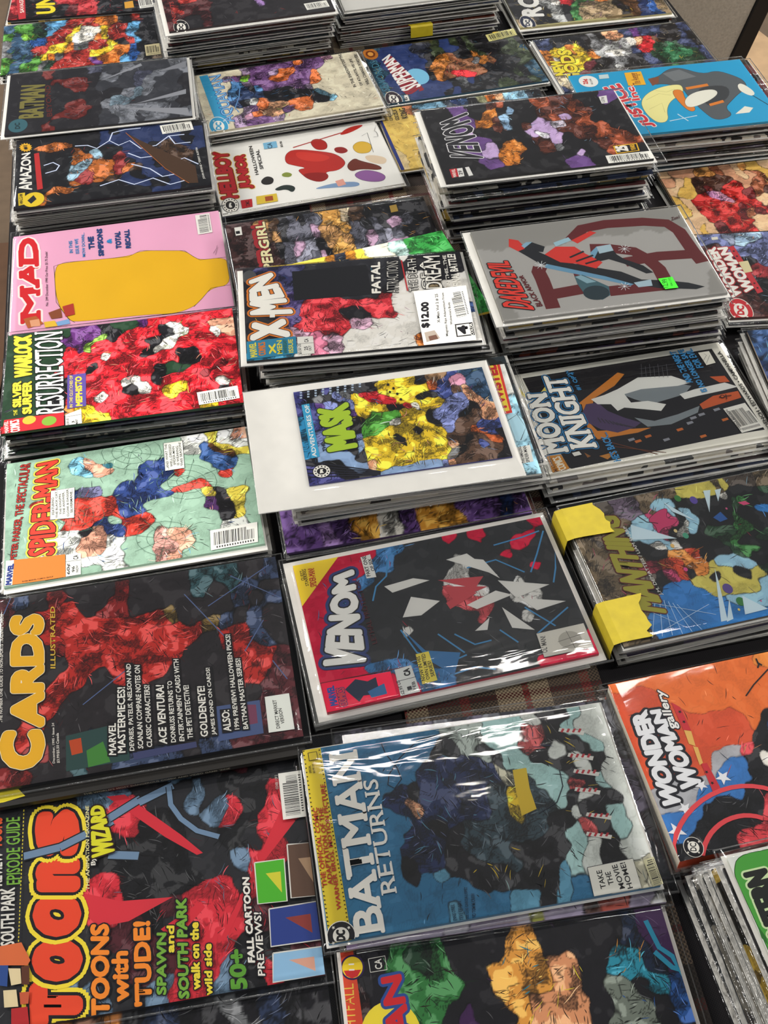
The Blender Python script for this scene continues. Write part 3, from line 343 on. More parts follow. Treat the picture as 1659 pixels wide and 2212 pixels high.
ART['spidey'] = {'rows':['aaaaaaaaaaaawyws','aaaaacstaaawwbnyw','aaaaacssaBBaabbny','aaaraaaaaBBRaabba','aaRRBPPaBBaaaaaRa','aaaRRRRRBBBBRRRaaa','aaaaRRRRBaaaaykya','aaaaRRBaRaaaapkya','aaawwksBRaaaaakya','aawwwsswaissaawwa','aaawwwwwaiisaawwa','aaakwaawaisaaaaaa'],'pal':{'B':'2a3f78','P':'7a7aa0','R':'c23a2c','a':'92b29c','b':'34568c','c':'7fc0d8','i':'e0a094','k':'17151a','n':'5a3a22','p':'4a2a5a','r':'c4202a','s':'d89a80','t':'2f6a78','w':'d8dad2','y':'d8c44a'},'quiet':'a','ink':0.9,'step':1.0,'base':'92b29c','warp':1.0,'foil':'','ops':[['S','4a6a58',0.35,[191.6,103.2,230.6,88.7]],['S','4a6a58',0.35,[191.6,103.2,212.1,71.7]],['S','4a6a58',0.35,[191.6,103.2,182.0,73.0]],['S','4a6a58',0.35,[191.6,103.2,157.4,91.9]],['S','4a6a58',0.35,[191.6,103.2,152.3,117.8]],['S','4a6a58',0.35,[191.6,103.2,170.5,135.8]],['S','4a6a58',0.35,[191.6,103.2,201.6,134.5]],['S','4a6a58',0.35,[191.6,103.2,226.5,114.8]],['S','4a6a58',0.35,[202.6,100.8,201.4,97.6,198.8,95.3,195.1,94.2,190.9,94.4,186.7,96.0,183.4,98.7,181.2,102.1,180.6,105.7,181.8,108.9,184.4,111.2,188.1,112.4,192.4,112.1,196.5,110.5,199.9,107.8,202.1,104.3,202.6,100.8]],['S','4a6a58',0.35,[212.5,98.6,210.3,92.5,205.3,88.2,198.2,86.1,190.2,86.6,182.4,89.6,176.0,94.7,171.9,101.1,170.8,107.9,172.8,114.0,177.8,118.5,184.9,120.7,193.1,120.2,201.0,117.1,207.5,111.9,211.5,105.4,212.5,98.6]],['S','4a6a58',0.35,[223.4,96.1,220.0,87.0,212.4,80.3,201.6,77.2,189.5,78.0,177.6,82.6,167.8,90.3,161.5,100.0,159.8,110.4,162.9,119.7,170.5,126.6,181.3,130.0,193.9,129.2,206.0,124.4,215.9,116.4,222.0,106.5,223.4,96.1]],['S','4a6a58',0.35,[71.4,82.4,110.0,68.3]],['S','4a6a58',0.35,[71.4,82.4,93.1,51.8]],['S','4a6a58',0.35,[71.4,82.4,64.0,53.2]],['S','4a6a58',0.35,[71.4,82.4,39.0,71.5]],['S','4a6a58',0.35,[71.4,82.4,32.5,96.6]],['S','4a6a58',0.35,[71.4,82.4,49.0,113.8]],['S','4a6a58',0.35,[71.4,82.4,79.0,112.6]],['S','4a6a58',0.35,[71.4,82.4,104.4,93.5]],['S','4a6a58',0.35,[82.1,80.0,81.2,76.9,78.8,74.7,75.3,73.6,71.2,73.9,67.1,75.4,63.7,78.0,61.4,81.3,60.6,84.8,61.5,87.8,63.9,90.1,67.4,91.2,71.6,90.9,75.7,89.4,79.2,86.7,81.4,83.4,82.1,80.0]],['S','4a6a58',0.35,[91.8,77.8,90.1,72.0,85.5,67.8,78.8,65.8,71.1,66.3,63.3,69.2,56.8,74.2,52.4,80.4,50.9,86.9,52.6,92.8,57.1,97.1,63.8,99.2,71.7,98.7,79.6,95.7,86.2,90.7,90.5,84.4,91.8,77.8]],['S','4a6a58',0.35,[102.6,75.4,99.8,66.6,92.9,60.2,82.7,57.2,70.9,57.9,59.1,62.4,49.2,69.9,42.5,79.3,40.2,89.3,42.6,98.3,49.5,105.0,59.8,108.2,71.9,107.4,84.0,102.8,94.0,95.1,100.5,85.4,102.6,75.4]],['S','4a6a58',0.35,[135.4,160.6,175.6,145.5]],['S','4a6a58',0.35,[135.4,160.6,157.2,127.4]],['S','4a6a58',0.35,[135.4,160.6,126.5,128.7]],['S','4a6a58',0.35,[135.4,160.6,100.8,148.5]],['S','4a6a58',0.35,[135.4,160.6,94.9,175.9]],['S','4a6a58',0.35,[135.4,160.6,112.9,194.9]],['S','4a6a58',0.35,[135.4,160.6,144.6,193.8]],['S','4a6a58',0.35,[135.4,160.6,170.6,173.0]],['S','4a6a58',0.35,[146.7,158.1,145.6,154.7,143.0,152.3,139.2,151.1,134.9,151.3,130.6,153.0,127.1,155.8,124.8,159.4,124.1,163.2,125.2,166.6,127.8,169.1,131.5,170.3,135.9,170.0,140.2,168.3,143.8,165.5,146.0,161.9,146.7,158.1]],['S','4a6a58',0.35,[156.8,155.8,154.7,149.4,149.8,144.8,142.6,142.6,134.5,143.1,126.4,146.2,119.7,151.5,115.3,158.3,114.0,165.4,115.9,171.9,120.8,176.7,128.0,179.0,136.4,178.5,144.6,175.3,151.3,169.8,155.6,163.0,156.8,155.8]],['S','4a6a58',0.35,[168.0,153.3,164.8,143.6,157.2,136.5,146.4,133.2,134.0,133.9,121.7,138.7,111.5,146.8,104.8,157.1,102.7,168.0,105.6,177.9,113.1,185.2,124.1,188.8,136.9,188.1,149.4,183.1,159.8,174.7,166.3,164.2,168.0,153.3]],['S','4a6a58',0.35,[163.8,28.2,201.2,14.6]],['S','4a6a58',0.35,[163.8,28.2,183.8,-0.9]],['S','4a6a58',0.35,[163.8,28.2,155.0,0.5]],['S','4a6a58',0.35,[163.8,28.2,131.2,18.0]],['S','4a6a58',0.35,[163.8,28.2,126.0,41.9]],['S','4a6a58',0.35,[163.8,28.2,143.2,58.2]],['S','4a6a58',0.35,[163.8,28.2,172.8,56.9]],['S','4a6a58',0.35,[163.8,28.2,196.9,38.6]],['S','4a6a58',0.35,[174.3,25.9,173.2,23.0,170.7,20.9,167.2,19.9,163.2,20.1,159.2,21.6,155.9,24.1,153.8,27.3,153.2,30.5,154.3,33.5,156.7,35.6,160.3,36.6,164.4,36.4,168.4,34.8,171.6,32.3,173.7,29.2,174.3,25.9]],['S','4a6a58',0.35,[183.7,23.8,181.7,18.3,177.0,14.3,170.3,12.4,162.6,12.9,155.1,15.8,148.9,20.5,144.9,26.4,143.8,32.6,145.7,38.2,150.4,42.3,157.1,44.3,164.9,43.8,172.5,40.9,178.8,36.0,182.7,30.0,183.7,23.8]],['S','4a6a58',0.35,[194.2,21.5,191.1,13.1,183.9,7.0,173.7,4.2,162.0,5.0,150.6,9.3,141.2,16.5,135.1,25.5,133.3,35.0,136.1,43.5,143.2,49.8,153.6,52.8,165.5,52.1,177.2,47.6,186.7,40.2,192.7,31.0,194.2,21.5]],['T','c2342c','PETER PARKER, THE SPECTACULAR',[12.3,33.4,27.4,168.3,15.0,168.9,5.9,33.4],0.0,[('3a1010',0.5)],0],['T','cf3e2e','SPIDER-MAN',[50.7,31.1,55.9,166.4,32.2,165.1,23.2,34.2],0.04,[('d8c44a',2.6),('1a1010',0.9)],0],['P','dcdcd2',[47.4,121.4,72.6,120.9,71.3,77.5,46.2,80.1],0],['S','17151a',0.4,[47.4,121.4,72.6,120.9,71.3,77.5,46.2,80.1,47.4,121.4]],['T','222222','FEATURING:',[50.9,86.4,50.5,111.9,47.9,111.9,48.4,86.5],0.015,0,0],['T','222222','THE BLACK CAT,',[54.8,81.2,54.6,119.8,52.0,119.9,52.3,81.2],0.015,0,0],['T','222222','THE KINGPIN,',[58.8,85.1,58.2,115.2,55.6,115.3,56.3,85.2],0.015,0,0],['T','222222','THE ANSWER,',[62.4,84.4,61.9,116.9,59.3,117.0,59.9,84.4],0.015,0,0],['T','222222','CLOAK & DAGGER,',[66.3,80.6,66.3,120.5,63.7,120.5,63.8,80.6],0.015,0,0],['T','222222','SILVERMANE...',[70.0,85.1,70.0,118.9,67.4,119.0,67.5,85.2],0.015,0,0],['P','dcdcd2',[171.1,166.2,192.2,165.6,191.1,123.6,169.9,123.7],0],['S','17151a',0.4,[171.1,166.2,192.2,165.6,191.1,123.6,169.9,123.7,171.1,166.2]],['T','222222','...AND WHAT THE',[174.3,124.8,174.8,164.0,172.1,164.1,171.6,124.8],0.015,0,0],['T','222222','WELL-DRESSED',[178.7,128.3,179.1,163.0,176.4,163.1,176.0,128.3],0.015,0,0],['T','222222','SPIDER-MAN',[182.2,130.1,182.6,158.7,179.9,158.8,179.6,130.2],0.015,0,0],['T','222222','IS WEARING',[185.9,129.3,186.8,158.6,184.1,158.6,183.3,129.3],0.015,0,0],['T','222222','THIS SEASON!',[189.9,127.1,190.1,163.3,187.4,163.3,187.3,127.1],0.015,0,0],['P','d07a34',[1.6,33.9,61.2,29.5,61.1,0.0,43.4,0.0,0.9,1.5],0],['P','dcdcd2',[1.6,33.9,9.7,33.3,8.4,1.0,0.9,1.5],0],['T','2c3a7c','MARVEL',[7.7,1.6,10.1,28.6,3.9,29.1,1.6,2.0],0.07,0,0],['T','3a2410','©1984 MARVEL COMICS GROUP',[18.3,2.3,49.1,2.0,48.7,3.9,17.9,4.2],0.02,0,0],['P','dcdcd2',[61.9,28.6,76.9,27.6,76.2,0.0,61.4,0.0],0],['T','17151a','60¢',[66.3,2.0,66.2,16.2,62.4,16.6,62.5,2.4],0.05,0,0],['T','17151a','96',[70.6,4.0,70.4,11.9,67.3,12.1,67.5,4.2],0.04,0,0],['T','17151a','NOV',[74.0,3.2,73.9,12.3,71.5,12.3,71.6,3.3],0.02,0,0],['S','17151a',0.4,[61.7,19.5,76.7,18.5]],['T','17151a','CA',[74.4,20.1,74.2,25.9,69.0,26.1,69.2,20.4],0.04,0,0],['B','e6e4dc',[207.7,2.2,256.2,3.0,258.7,29.8,209.4,28.7],38]]}
ART['xmen'] = {'rows':['kBBBBKKKKKKkwkkkk','kBBBpBKKKKKKKkkkkk','kBBBBBKKKKKKKwwkkw','kkppprrKKKKkwwwnww','kkkprrrrrrrwwoynw','kkpprrrkkrrwwwnyb','kkkPrrrrPwwwwbbbw','kktoPiPwwwwwwbbbw','ttttwiPwwwwwobbkw'],'pal':{'B':'34335c','K':'26262c','P':'c09aae','b':'25457c','i':'c8708a','k':'1a181e','n':'6a5a3c','o':'d9782a','p':'4c3f72','r':'c8303a','t':'2c7c9c','w':'dedad2','y':'e6c42a'},'quiet':'kKw','ink':1.0,'step':1.1,'base':'1a181e','warp':1.0,'foil':'','ops':[['E','4a4a4c',[7.8,151.5,8.5,12.9],0],['P','1b1b1f',[59.5,155.1,150.3,156.5,152.0,98.6,59.2,99.5],0],['T','e2dfd6','MEN',[57.5,75.2,35.5,156.3,6.1,145.6,6.9,79.2],0.05,[('d0762c',3.2),('17151a',1)],0],['T','e2dfd6','X',[51.9,34.0,46.5,68.1,7.4,66.4,5.4,32.1],0.06,[('d0762c',3.2),('17151a',1)],0],['S','e2dfd6',6,[32.1,71.5,32.4,78.6]],['P','2c7c9c',[1.0,32.7,57.3,34.6,57.4,4.9,0.9,1.9],0],['T','d8c83c','MARVEL',[12.5,5.1,11.6,29.9,3.5,29.3,4.5,4.6],0.04,0,0],['T','c8702c','COMICS',[22.2,7.0,22.2,29.8,13.7,28.8,13.7,6.0],0.05,0,0],['T','d8c83c','X',[33.7,8.1,33.6,25.5,25.6,24.5,25.7,7.0],0.06,0,0],['T','d8c83c','MEN',[40.7,6.6,41.0,30.0,35.1,29.7,34.9,6.3],0.06,0,0],['T','2a5a3a','ANNIVERSARY',[46.5,6.4,46.7,30.6,42.1,30.7,41.9,6.4],0.02,0,0],['T','d8c83c','ISSUE',[53.1,6.8,53.5,30.2,48.1,30.1,47.8,6.7],0.05,0,0],['P','d8d6ce',[58.7,33.1,76.9,32.0,76.6,2.3,58.1,2.1],0],['T','17151a','$3.50 US',[62.5,2.9,62.7,20.3,58.8,20.3,58.7,2.9],0.03,0,0],['T','17151a','25',[69.6,8.6,69.5,15.3,65.4,15.3,65.5,8.6],0.04,0,0],['T','17151a','OCT',[73.4,7.5,73.6,16.1,70.6,16.0,70.4,7.4],0.02,0,0],['S','17151a',0.5,[57.9,20.9,77.0,20.5]],['T','17151a','CA',[71.2,22.4,71.3,28.6,66.4,28.7,66.4,22.5],0.04,0,0],['T','e6e2d8','FATAL',[162.3,98.6,167.6,158.8,156.2,159.4,151.2,99.3],0.05,0,0],['T','c8c4bc','ATTRACTIONS',[183.1,97.2,189.8,157.9,175.5,158.3,169.1,97.7],-0.01,[('17151a',0.8)],0],['S','b82c30',1.6,[193.7,158.3,194.1,98.7]],['T','e6e2d8','THE DEATH',[206.4,97.0,211.5,159.0,200.9,158.9,196.1,96.9],0.0,[('17151a',0.8)],0],['T','e6e2d8','OF A',[218.0,99.9,221.3,152.9,215.0,152.8,211.8,99.8],0.03,[('17151a',0.8)],0],['T','e6e2d8','DREAM',[235.5,97.5,241.2,161.2,221.0,162.4,216.0,98.7],0.01,[('17151a',0.8)],0],['T','e6e2d8','IN THIS...THE',[245.7,100.5,248.9,161.0,244.6,161.0,241.6,100.5],0.02,0,0],['T','e6e2d8','FINAL BATTLE!',[258.6,98.8,260.6,161.6,250.3,162.4,248.6,99.5],0.04,0,0]]}
ART['hell'] = {'rows':['wwww','wwww'],'pal':{'w':'e2e0da'},'quiet':'w','ink':0,'step':5,'base':'e2e0da','warp':1.0,'foil':'','ops':[['P','b02a22',[112.6,122.5,128.6,132.1,171.1,110.7,183.1,101.5,191.3,86.1,192.3,70.9,177.6,57.6,157.5,60.2,162.0,44.4,147.3,35.2,131.7,47.2,124.2,65.9,121.9,77.1,135.8,77.1,119.6,88.3,107.7,98.2],0,2],['P','c2362a',[127.5,126.7,165.5,106.7,176.4,92.7,156.2,85.9,127.3,103.0],0,1],['P','a4261f',[154.9,145.0,165.7,150.7,178.4,138.0,175.3,116.9,160.9,118.1,155.2,129.5],0,2],['P','8a1c18',[184.6,118.5,198.6,117.4,204.8,103.7,194.1,98.2,184.0,105.6],0,1],['P','8a1c18',[124.2,65.9,159.6,59.6,162.0,44.4,147.3,35.2,131.7,47.2],0,1],['S','a4261f',2.4,[127.0,135.7,204.9,154.8]],['P','b02a22',[200.6,151.5,217.5,167.0,245.8,168.6,226.7,155.1,205.7,147.8],0,1],['P','cfa93a',[212.7,116.7,226.8,125.8,241.4,112.6,234.6,90.5,218.3,91.0,211.4,101.7],0,2],['S','2a2a2a',0.7,[232.1,137.6,242.0,143.7,237.9,89.5]],['P','6a2a1c',[191.4,67.0,207.1,83.6,213.9,73.0,239.1,52.8,238.3,40.5,209.0,53.3,194.2,49.4],0,2],['P','d6c2a8',[221.2,83.7,235.3,83.8,254.0,69.6,246.1,52.8,225.9,65.2],0,1],['P','8a5a94',[194.5,41.0,212.9,50.1,233.0,37.9,240.7,23.2,230.8,11.7,205.7,21.2],0,2],['P','7a94b4',[128.5,21.7,164.3,29.4,199.3,23.1,198.2,9.2,163.8,17.4],0,1],['P','d69a8a',[167.3,32.6,179.3,35.2,180.4,20.5,168.5,18.0],0],['P','2a2624',[64.3,63.0,75.5,74.1,85.2,65.1,80.1,50.2,66.8,52.1],0,1],['P','26302c',[80.0,38.1,97.2,45.1,111.0,35.0,103.6,21.1,97.0,33.0,83.4,32.2],0,2],['P','7f8a3a',[96.8,72.0,105.5,75.6,113.0,67.2,107.1,60.6,97.6,64.7],0,1],['T','b4242a','HELLBOY',[28.2,30.2,33.0,153.6,9.6,157.5,3.7,33.4],0.06,[('e6a83a',2),('2a0c0c',1.0)],0],['T','b4242a','JUNIOR',[53.0,48.0,58.9,137.2,39.4,140.3,33.3,51.0],0.06,[('e6a83a',2),('2a0c0c',1.0)],0],['T','2a2624','HALLOWEEN',[65.6,80.0,69.4,157.2,64.2,157.0,60.6,79.8],0.04,0,0],['T','2a2624','SPECIAL',[74.8,92.3,77.5,144.7,72.3,144.5,69.7,92.1],0.04,0,0],['P','7ab0cc',[86.4,159.7,106.4,159.5,105.2,142.1,85.1,142.9],0],['T','33536a','CA',[97.7,142.2,98.9,157.3,91.8,157.2,90.6,142.1],0.03,0,0],['T','2a2624','$3.95',[113.4,141.0,114.7,157.0,111.0,157.2,109.7,141.2],0.04,0,0],['E','2a2624',[13.6,16.0,11.8,19.0],0],['E','e6e2d8',[13.6,16.0,11.0,17.5],0],['E','2a2624',[13.6,16.0,6.6,10.2],0],['P','e6e2d8',[10.2,11.1,13.0,22.8,16.7,20.9,14.2,17.0,15.9,11.0,13.8,9.3],0,2],['E','2a2624',[22.0,13.5,0.9,1.5],0],['E','2a2624',[20.2,7.8,0.9,1.5],0],['E','2a2624',[17.1,3.7,0.9,1.5],0],['E','2a2624',[13.3,2.1,0.9,1.5],0],['E','2a2624',[9.6,3.2,0.9,1.5],0],['E','2a2624',[6.6,6.8,0.9,1.5],0],['E','2a2624',[5.1,12.2,0.9,1.5],0],['E','2a2624',[5.2,18.4,0.9,1.5],0],['E','2a2624',[7.0,24.2,0.9,1.5],0],['E','2a2624',[10.2,28.3,0.9,1.5],0],['E','2a2624',[14.0,30.0,0.9,1.5],0],['E','2a2624',[17.8,28.9,0.9,1.5],0],['E','2a2624',[20.7,25.2,0.9,1.5],0],['E','2a2624',[22.2,19.7,0.9,1.5],0],['P','b4242a',[29.2,23.1,45.3,22.4,42.8,3.5,28.0,3.2],0],['T','1a1010','COMICS',[39.6,6.4,40.8,19.7,35.3,19.8,34.1,6.5],0.03,0,0],['P','cdb23c',[52.0,26.3,81.0,25.7,79.4,6.4,49.5,6.6],0],['P','9a4a24',[63.5,22.1,74.6,21.6,73.5,10.1,62.5,10.6],0],['S','2a2624',0.6,[247.8,128.4,255.0,128.5,255.5,139.7,253.2,144.9,262.0,160.5]]]}
ART['aqua'] = {'rows':['uuuuuPpppppoppiuuu','uuuPpEppPoopppuuuu','uuuubPppooppouuuuu','uuubBkbppppouuuuu','uuubBBBkkkpPuuuuuu','uuuBkGokkkkkcuuuuu','uuuuPpossookkcuuuu','uuuPiosspoouuuuuuu','uuuPpppPuuuuuuuuuu'],'pal':{'B':'2a3c60','E':'7fb83a','G':'a9aaa8','P':'9a84a0','b':'4a7aa8','c':'7ab0c8','i':'b88aa0','k':'17151a','o':'c86a34','p':'6c4a78','s':'c0906c','u':'cdc4ac'},'quiet':'u','ink':1.0,'step':1.4,'base':'cdc4ac','warp':0.7,'foil':'','ops':[['P','3a98c0',[10.9,166.4,24.1,167.3,33.1,15.8,14.6,3.4],0],['T','7ab0d4','AQUAMAN',[43.8,19.3,46.9,162.7,26.0,160.6,25.4,19.0],0.0,[('33508c',1.2)],0],['S','5a88b8',1.6,[40.2,142.1,59.0,143.8,66.1,114.3,59.9,87.0,48.6,57.2,51.9,42.1]],['T','2a2624','IN THE SHADOWY DEPTHS',[238.9,62.9,240.2,169.7,234.9,168.7,233.8,62.1],0.02,0,0],['T','2a2624','OF ATLANTIS, HIS LIFE',[250.0,64.4,253.3,149.8,248.0,148.8,244.8,63.6],0.02,0,0],['T','2a2624','WILL CHANGE FOREVER!',[260.2,63.7,263.9,162.3,258.5,161.3,255.0,62.9],0.02,0,0],['T','2a2624','NO.1',[49.8,10.6,51.0,30.8,47.5,31.0,46.3,10.8],0.02,0,0],['T','2a2624','FEB 86',[55.7,11.1,57.0,31.3,53.5,31.4,52.2,11.2],0.02,0,0],['E','e6e2d8',[16.2,12.8,14.3,27.0],0],['E','3a98c0',[16.2,12.8,13.5,25.5],0],['E','e6e2d8',[16.2,12.8,8.1,15.2],0],['T','3a98c0','DC',[18.8,1.1,21.8,22.1,13.0,24.8,10.0,3.8],0.06,0,0],['*','e6e2d8',[21.1,-3.4,2.0]],['*','e6e2d8',[6.6,1.1,2.0]],['*','e6e2d8',[11.2,29.3,2.0]],['*','e6e2d8',[25.9,24.7,2.0]]]}
ART['supann'] = {'rows':['ttBBBKKdBdkdkkydt','tBBBBKkdBBkdkkkdk','tBBBBBBkoNkkodkkddt','ttBBBBkooNNgoNkkdd','tBBBBBkoNrNNkkkkdt','tBBBBBBkgBkkkkdkt','tttBBBkBkkkkdkkdt'],'pal':{'B':'2a3a6a','K':'2c3040','N':'8a5a3a','d':'38432a','g':'6f7072','k':'17151a','o':'b4702c','r':'c4202a','t':'274a5e','y':'e6c42a'},'quiet':'B','ink':1.0,'step':1.4,'base':'274a5e','warp':1.0,'foil':'','ops':[['E','7ab8d4',[66.8,68.2,17.8,25.7],0],['T','8c2430','SUPERMAN',[67.6,25.3,43.9,137.3,25.9,122.3,35.1,16.5],0.05,0,0],['T','8c2430','SUPERMAN',[66.9,32.0,43.0,144.4,24.8,128.5,33.5,22.3],0.05,0,0],['T','e6e4de','SUPERMAN',[66.0,38.2,42.1,151.2,23.8,135.1,31.8,28.2],0.03,0,0],['E','c0762c',[11.2,159.0,12.3,18.7],0],['E','7a3a1c',[11.2,159.0,7.7,11.4],0],['E','e0a04a',[11.2,159.0,4.6,6.7],0],['T','4a8498','ELSEWORLDS',[14.3,18.5,16.5,137.2,4.3,135.4,0.9,19.9],0.0,0,0],['E','e6e2d8',[13.5,10.5,12.8,24.9],0],['E','2c1c28',[13.5,10.5,12.1,23.5],0],['E','e6e2d8',[13.5,10.5,7.3,14.0],0],['T','2c1c28','DC',[15.1,-0.1,19.4,19.0,11.5,21.2,7.2,2.1],0.06,0,0],['*','e6e2d8',[16.9,-4.1,1.8]],['*','e6e2d8',[3.8,-0.4,1.8]],['*','e6e2d8',[10.1,25.2,1.8]],['*','e6e2d8',[23.4,21.4,1.8]],['P','d8d6ce',[31.6,17.5,37.4,17.7,36.3,0.1,34.8,0.0,29.5,0.0],0],['T','17151a','6',[33.9,2.2,34.8,11.7,29.7,11.2,28.8,1.8],0.04,0,0],['B','cfc884',[209.0,144.8,260.5,153.8,261.5,177.7,209.6,168.6],26]]}
ART['ven29'] = {'rows':['kkkpkknNkkNNnnkkpp','kkkppkookckknnnNnkkpk','kkkppoonckknNPnNnkkk','kkkpPkkncknPPwnNNkkkk','kkkpppkkkkPwPnnnnNNkk','kkkppPkooknnPknnNNNNk','kkkpPPoookngkkknnNNN','kkkkppookkkkkPkkNnkk','kkkkkkkkkkpppkkkkk'],'pal':{'N':'9a4a28','P':'c4a8d2','c':'8aaac8','g':'6f7072','k':'1b191c','n':'5c2c1e','o':'d07e2c','p':'6c4a86','w':'dcd2e0'},'quiet':'kpP','ink':1.0,'step':1.2,'base':'1b191c','warp':1.0,'foil':'','ops':[['T','2a282c','VENOM',[57.4,33.5,61.4,156.7,20.0,139.1,16.7,55.4],0.03,[('e2e0e0',1.2)],0],['P','b82a34',[9.5,27.6,18.8,28.3,17.9,9.9,9.1,8.1],0],['T','e6e2d8','MARVEL',[15.2,9.3,16.5,27.3,12.1,27.1,10.7,9.2],0.04,0,0],['P','d8d6d2',[19.2,27.5,26.3,27.8,25.1,9.1,17.7,8.1],0],['T','17151a','29',[23.9,12.9,24.5,22.1,19.6,22.0,19.1,12.8],0.04,0,0],['P','d8d6d2',[29.9,28.2,35.0,28.6,36.3,8.9,30.5,8.0],0],['P','e0b02c',[226.9,38.4,259.2,39.0,257.2,21.0,226.0,19.6],0],['P','17151a',[228.3,36.3,257.4,37.1,255.6,22.4,227.5,21.5],0],['T','e6e2d8','25',[243.6,22.7,244.9,36.6,228.5,37.7,227.3,23.8],0.08,0,0],['T','e0b02c','YEARS',[253.2,23.7,254.7,36.5,248.3,36.3,246.9,23.5],0.04,0,0],['B','e6e4dc',[209.9,0.5,269.3,0.1,270.7,17.9,210.8,18.3],34],['P','d8d6d2',[244.3,159.9,255.6,160.9,251.9,141.7,243.1,141.4],0],['T','3a3a3a','LGY#',[249.0,144.4,251.3,157.6,246.4,157.4,244.2,144.1],0.02,0,0]]}
ART['dare'] = {'rows':['xxxxxxxxxxxx','vvvvvvvvvvvv','vvvvvvvvvvvv','xvvvvvvvvvvx'],'pal':{'v':'9b9995','x':'86847f'},'quiet':'vx','ink':0,'step':3,'base':'8f8d89','warp':1.0,'foil':'','ops':[['S','5c2224',17,[61.3,11.6,62.9,65.4,62.2,80.6,66.3,88.9]],['S','5c2224',18,[61.5,36.0,103.6,39.3]],['S','5c2224',18,[132.5,29.1,210.9,26.7]],['S','5c2224',17,[117.1,132.2,136.8,152.7,167.9,156.3,214.5,151.8,241.7,142.9,251.2,124.5,253.9,82.2,257.3,59.6]],['S','5c2224',17,[166.9,77.9,210.7,81.5,255.9,77.0]],['S','5c2224',17,[134.9,112.6,156.9,108.1,184.4,96.2,196.0,78.2,202.8,58.4,202.9,25.3]],['S','5c2224',18,[111.5,86.0,110.2,61.8]],['P','1e2024',[41.5,134.7,57.1,134.7,79.6,109.6,107.9,86.7,137.9,71.4,157.7,61.4,176.4,42.5,202.7,35.7,227.9,26.2,243.9,15.6,232.5,12.9,190.8,23.3,164.8,35.9,137.1,56.4,103.3,70.8,67.9,94.8],0],['P','5f8aa4',[75.2,93.3,137.1,56.4,164.8,35.9,160.3,33.9,131.8,51.5,71.4,86.4],0],['P','1e2024',[132.2,103.6,145.0,113.7,160.6,107.4,162.4,94.4,168.7,83.7,186.7,67.7,194.1,52.5,185.4,52.2,165.9,75.0,150.5,87.4,134.2,84.5],0],['P','6a94ac',[132.2,103.6,143.1,114.1,145.9,110.4,133.2,90.9],0],['P','c0342c',[78.1,111.4,95.1,123.8,117.3,119.3,126.2,103.3,141.5,83.0,130.7,72.9,111.5,86.0,92.4,92.9],0],['P','c0342c',[117.1,132.2,144.8,146.1,151.4,141.5,122.7,124.6],0],['P','c0342c',[43.4,150.4,53.8,145.1,59.2,127.9,48.4,123.8,39.6,135.1],0],['P','9ab0ba',[143.1,114.1,161.1,115.2,161.1,102.5,142.7,99.9],0],['P','9ab0ba',[165.7,38.7,187.1,40.4,185.2,28.9,168.3,29.3],0],['P','8fb0bc',[94.4,132.0,115.1,139.1,117.1,132.2,95.1,123.8],0],['P','1e2024',[55.2,135.1,67.9,139.0,82.2,126.5,77.5,116.3,59.5,121.5],0],['P','7aa0b4',[54.8,133.6,62.2,139.5,69.8,138.6,57.3,128.3],0],['S','1e2024',3,[105.8,99.6,125.7,108.1]],['S','1e2024',3,[111.0,90.7,134.5,98.4]],['S','1e2024',3,[120.6,84.1,141.4,89.2]],['P','3c5a62',[101.2,63.6,111.1,64.7,135.1,37.5,132.1,21.9,120.8,15.5,104.5,23.1,100.7,48.8],0],['E','26343a',[117.5,29.2,15.3,13.0],0],['P','7a9aa4',[101.7,62.0,109.1,64.5,123.4,48.7,111.8,48.0],0],['S','dce0e2',0.5,[68.2,92.3,75.8,90.7]],['S','dce0e2',0.5,[68.2,92.3,72.7,86.2]],['S','dce0e2',0.5,[68.2,92.3,67.5,84.5]],['S','dce0e2',0.5,[68.2,92.3,62.6,86.5]],['S','dce0e2',0.5,[68.2,92.3,60.3,91.1]],['S','dce0e2',0.5,[68.2,92.3,61.7,96.3]],['S','dce0e2',0.5,[68.2,92.3,66.1,99.6]],['S','dce0e2',0.5,[68.2,92.3,71.5,99.5]],['S','dce0e2',0.5,[68.2,92.3,75.3,96.0]],['S','dce0e2',0.5,[174.8,102.9,182.6,101.3]],['S','dce0e2',0.5,[174.8,102.9,179.1,96.7]],['S','dce0e2',0.5,[174.8,102.9,173.7,95.0]],['S','dce0e2',0.5,[174.8,102.9,168.9,97.0]],['S','dce0e2',0.5,[174.8,102.9,166.8,101.7]],['S','dce0e2',0.5,[174.8,102.9,168.4,107.0]],['S','dce0e2',0.5,[174.8,102.9,173.1,110.4]],['S','dce0e2',0.5,[174.8,102.9,178.6,110.3]],['S','dce0e2',0.5,[174.8,102.9,182.4,106.7]],['S','dce0e2',0.5,[152.8,33.9,160.2,32.4]],['S','dce0e2',0.5,[152.8,33.9,157.0,28.1]],['S','dce0e2',0.5,[152.8,33.9,151.8,26.5]],['S','dce0e2',0.5,[152.8,33.9,147.1,28.4]],['S','dce0e2',0.5,[152.8,33.9,145.0,32.8]],['S','dce0e2',0.5,[152.8,33.9,146.6,37.8]],['S','dce0e2',0.5,[152.8,33.9,151.1,40.9]],['S','dce0e2',0.5,[152.8,33.9,156.4,40.8]],['S','dce0e2',0.5,[152.8,33.9,160.0,37.4]],['T','4a2022','Zon1',[248.9,146.4,260.4,149.1,262.2,155.5,250.7,152.8],0.02,0,0],['T','cf3a2e','DAREDEVIL',[39.8,12.5,31.4,107.4,6.0,113.5,6.3,25.4],0.035,[('16161a',1.3)],0],['T','5c1c20','BLACK ARMOR',[51.0,17.9,42.4,77.6,36.7,77.5,43.5,17.4],0.03,0,0]]}
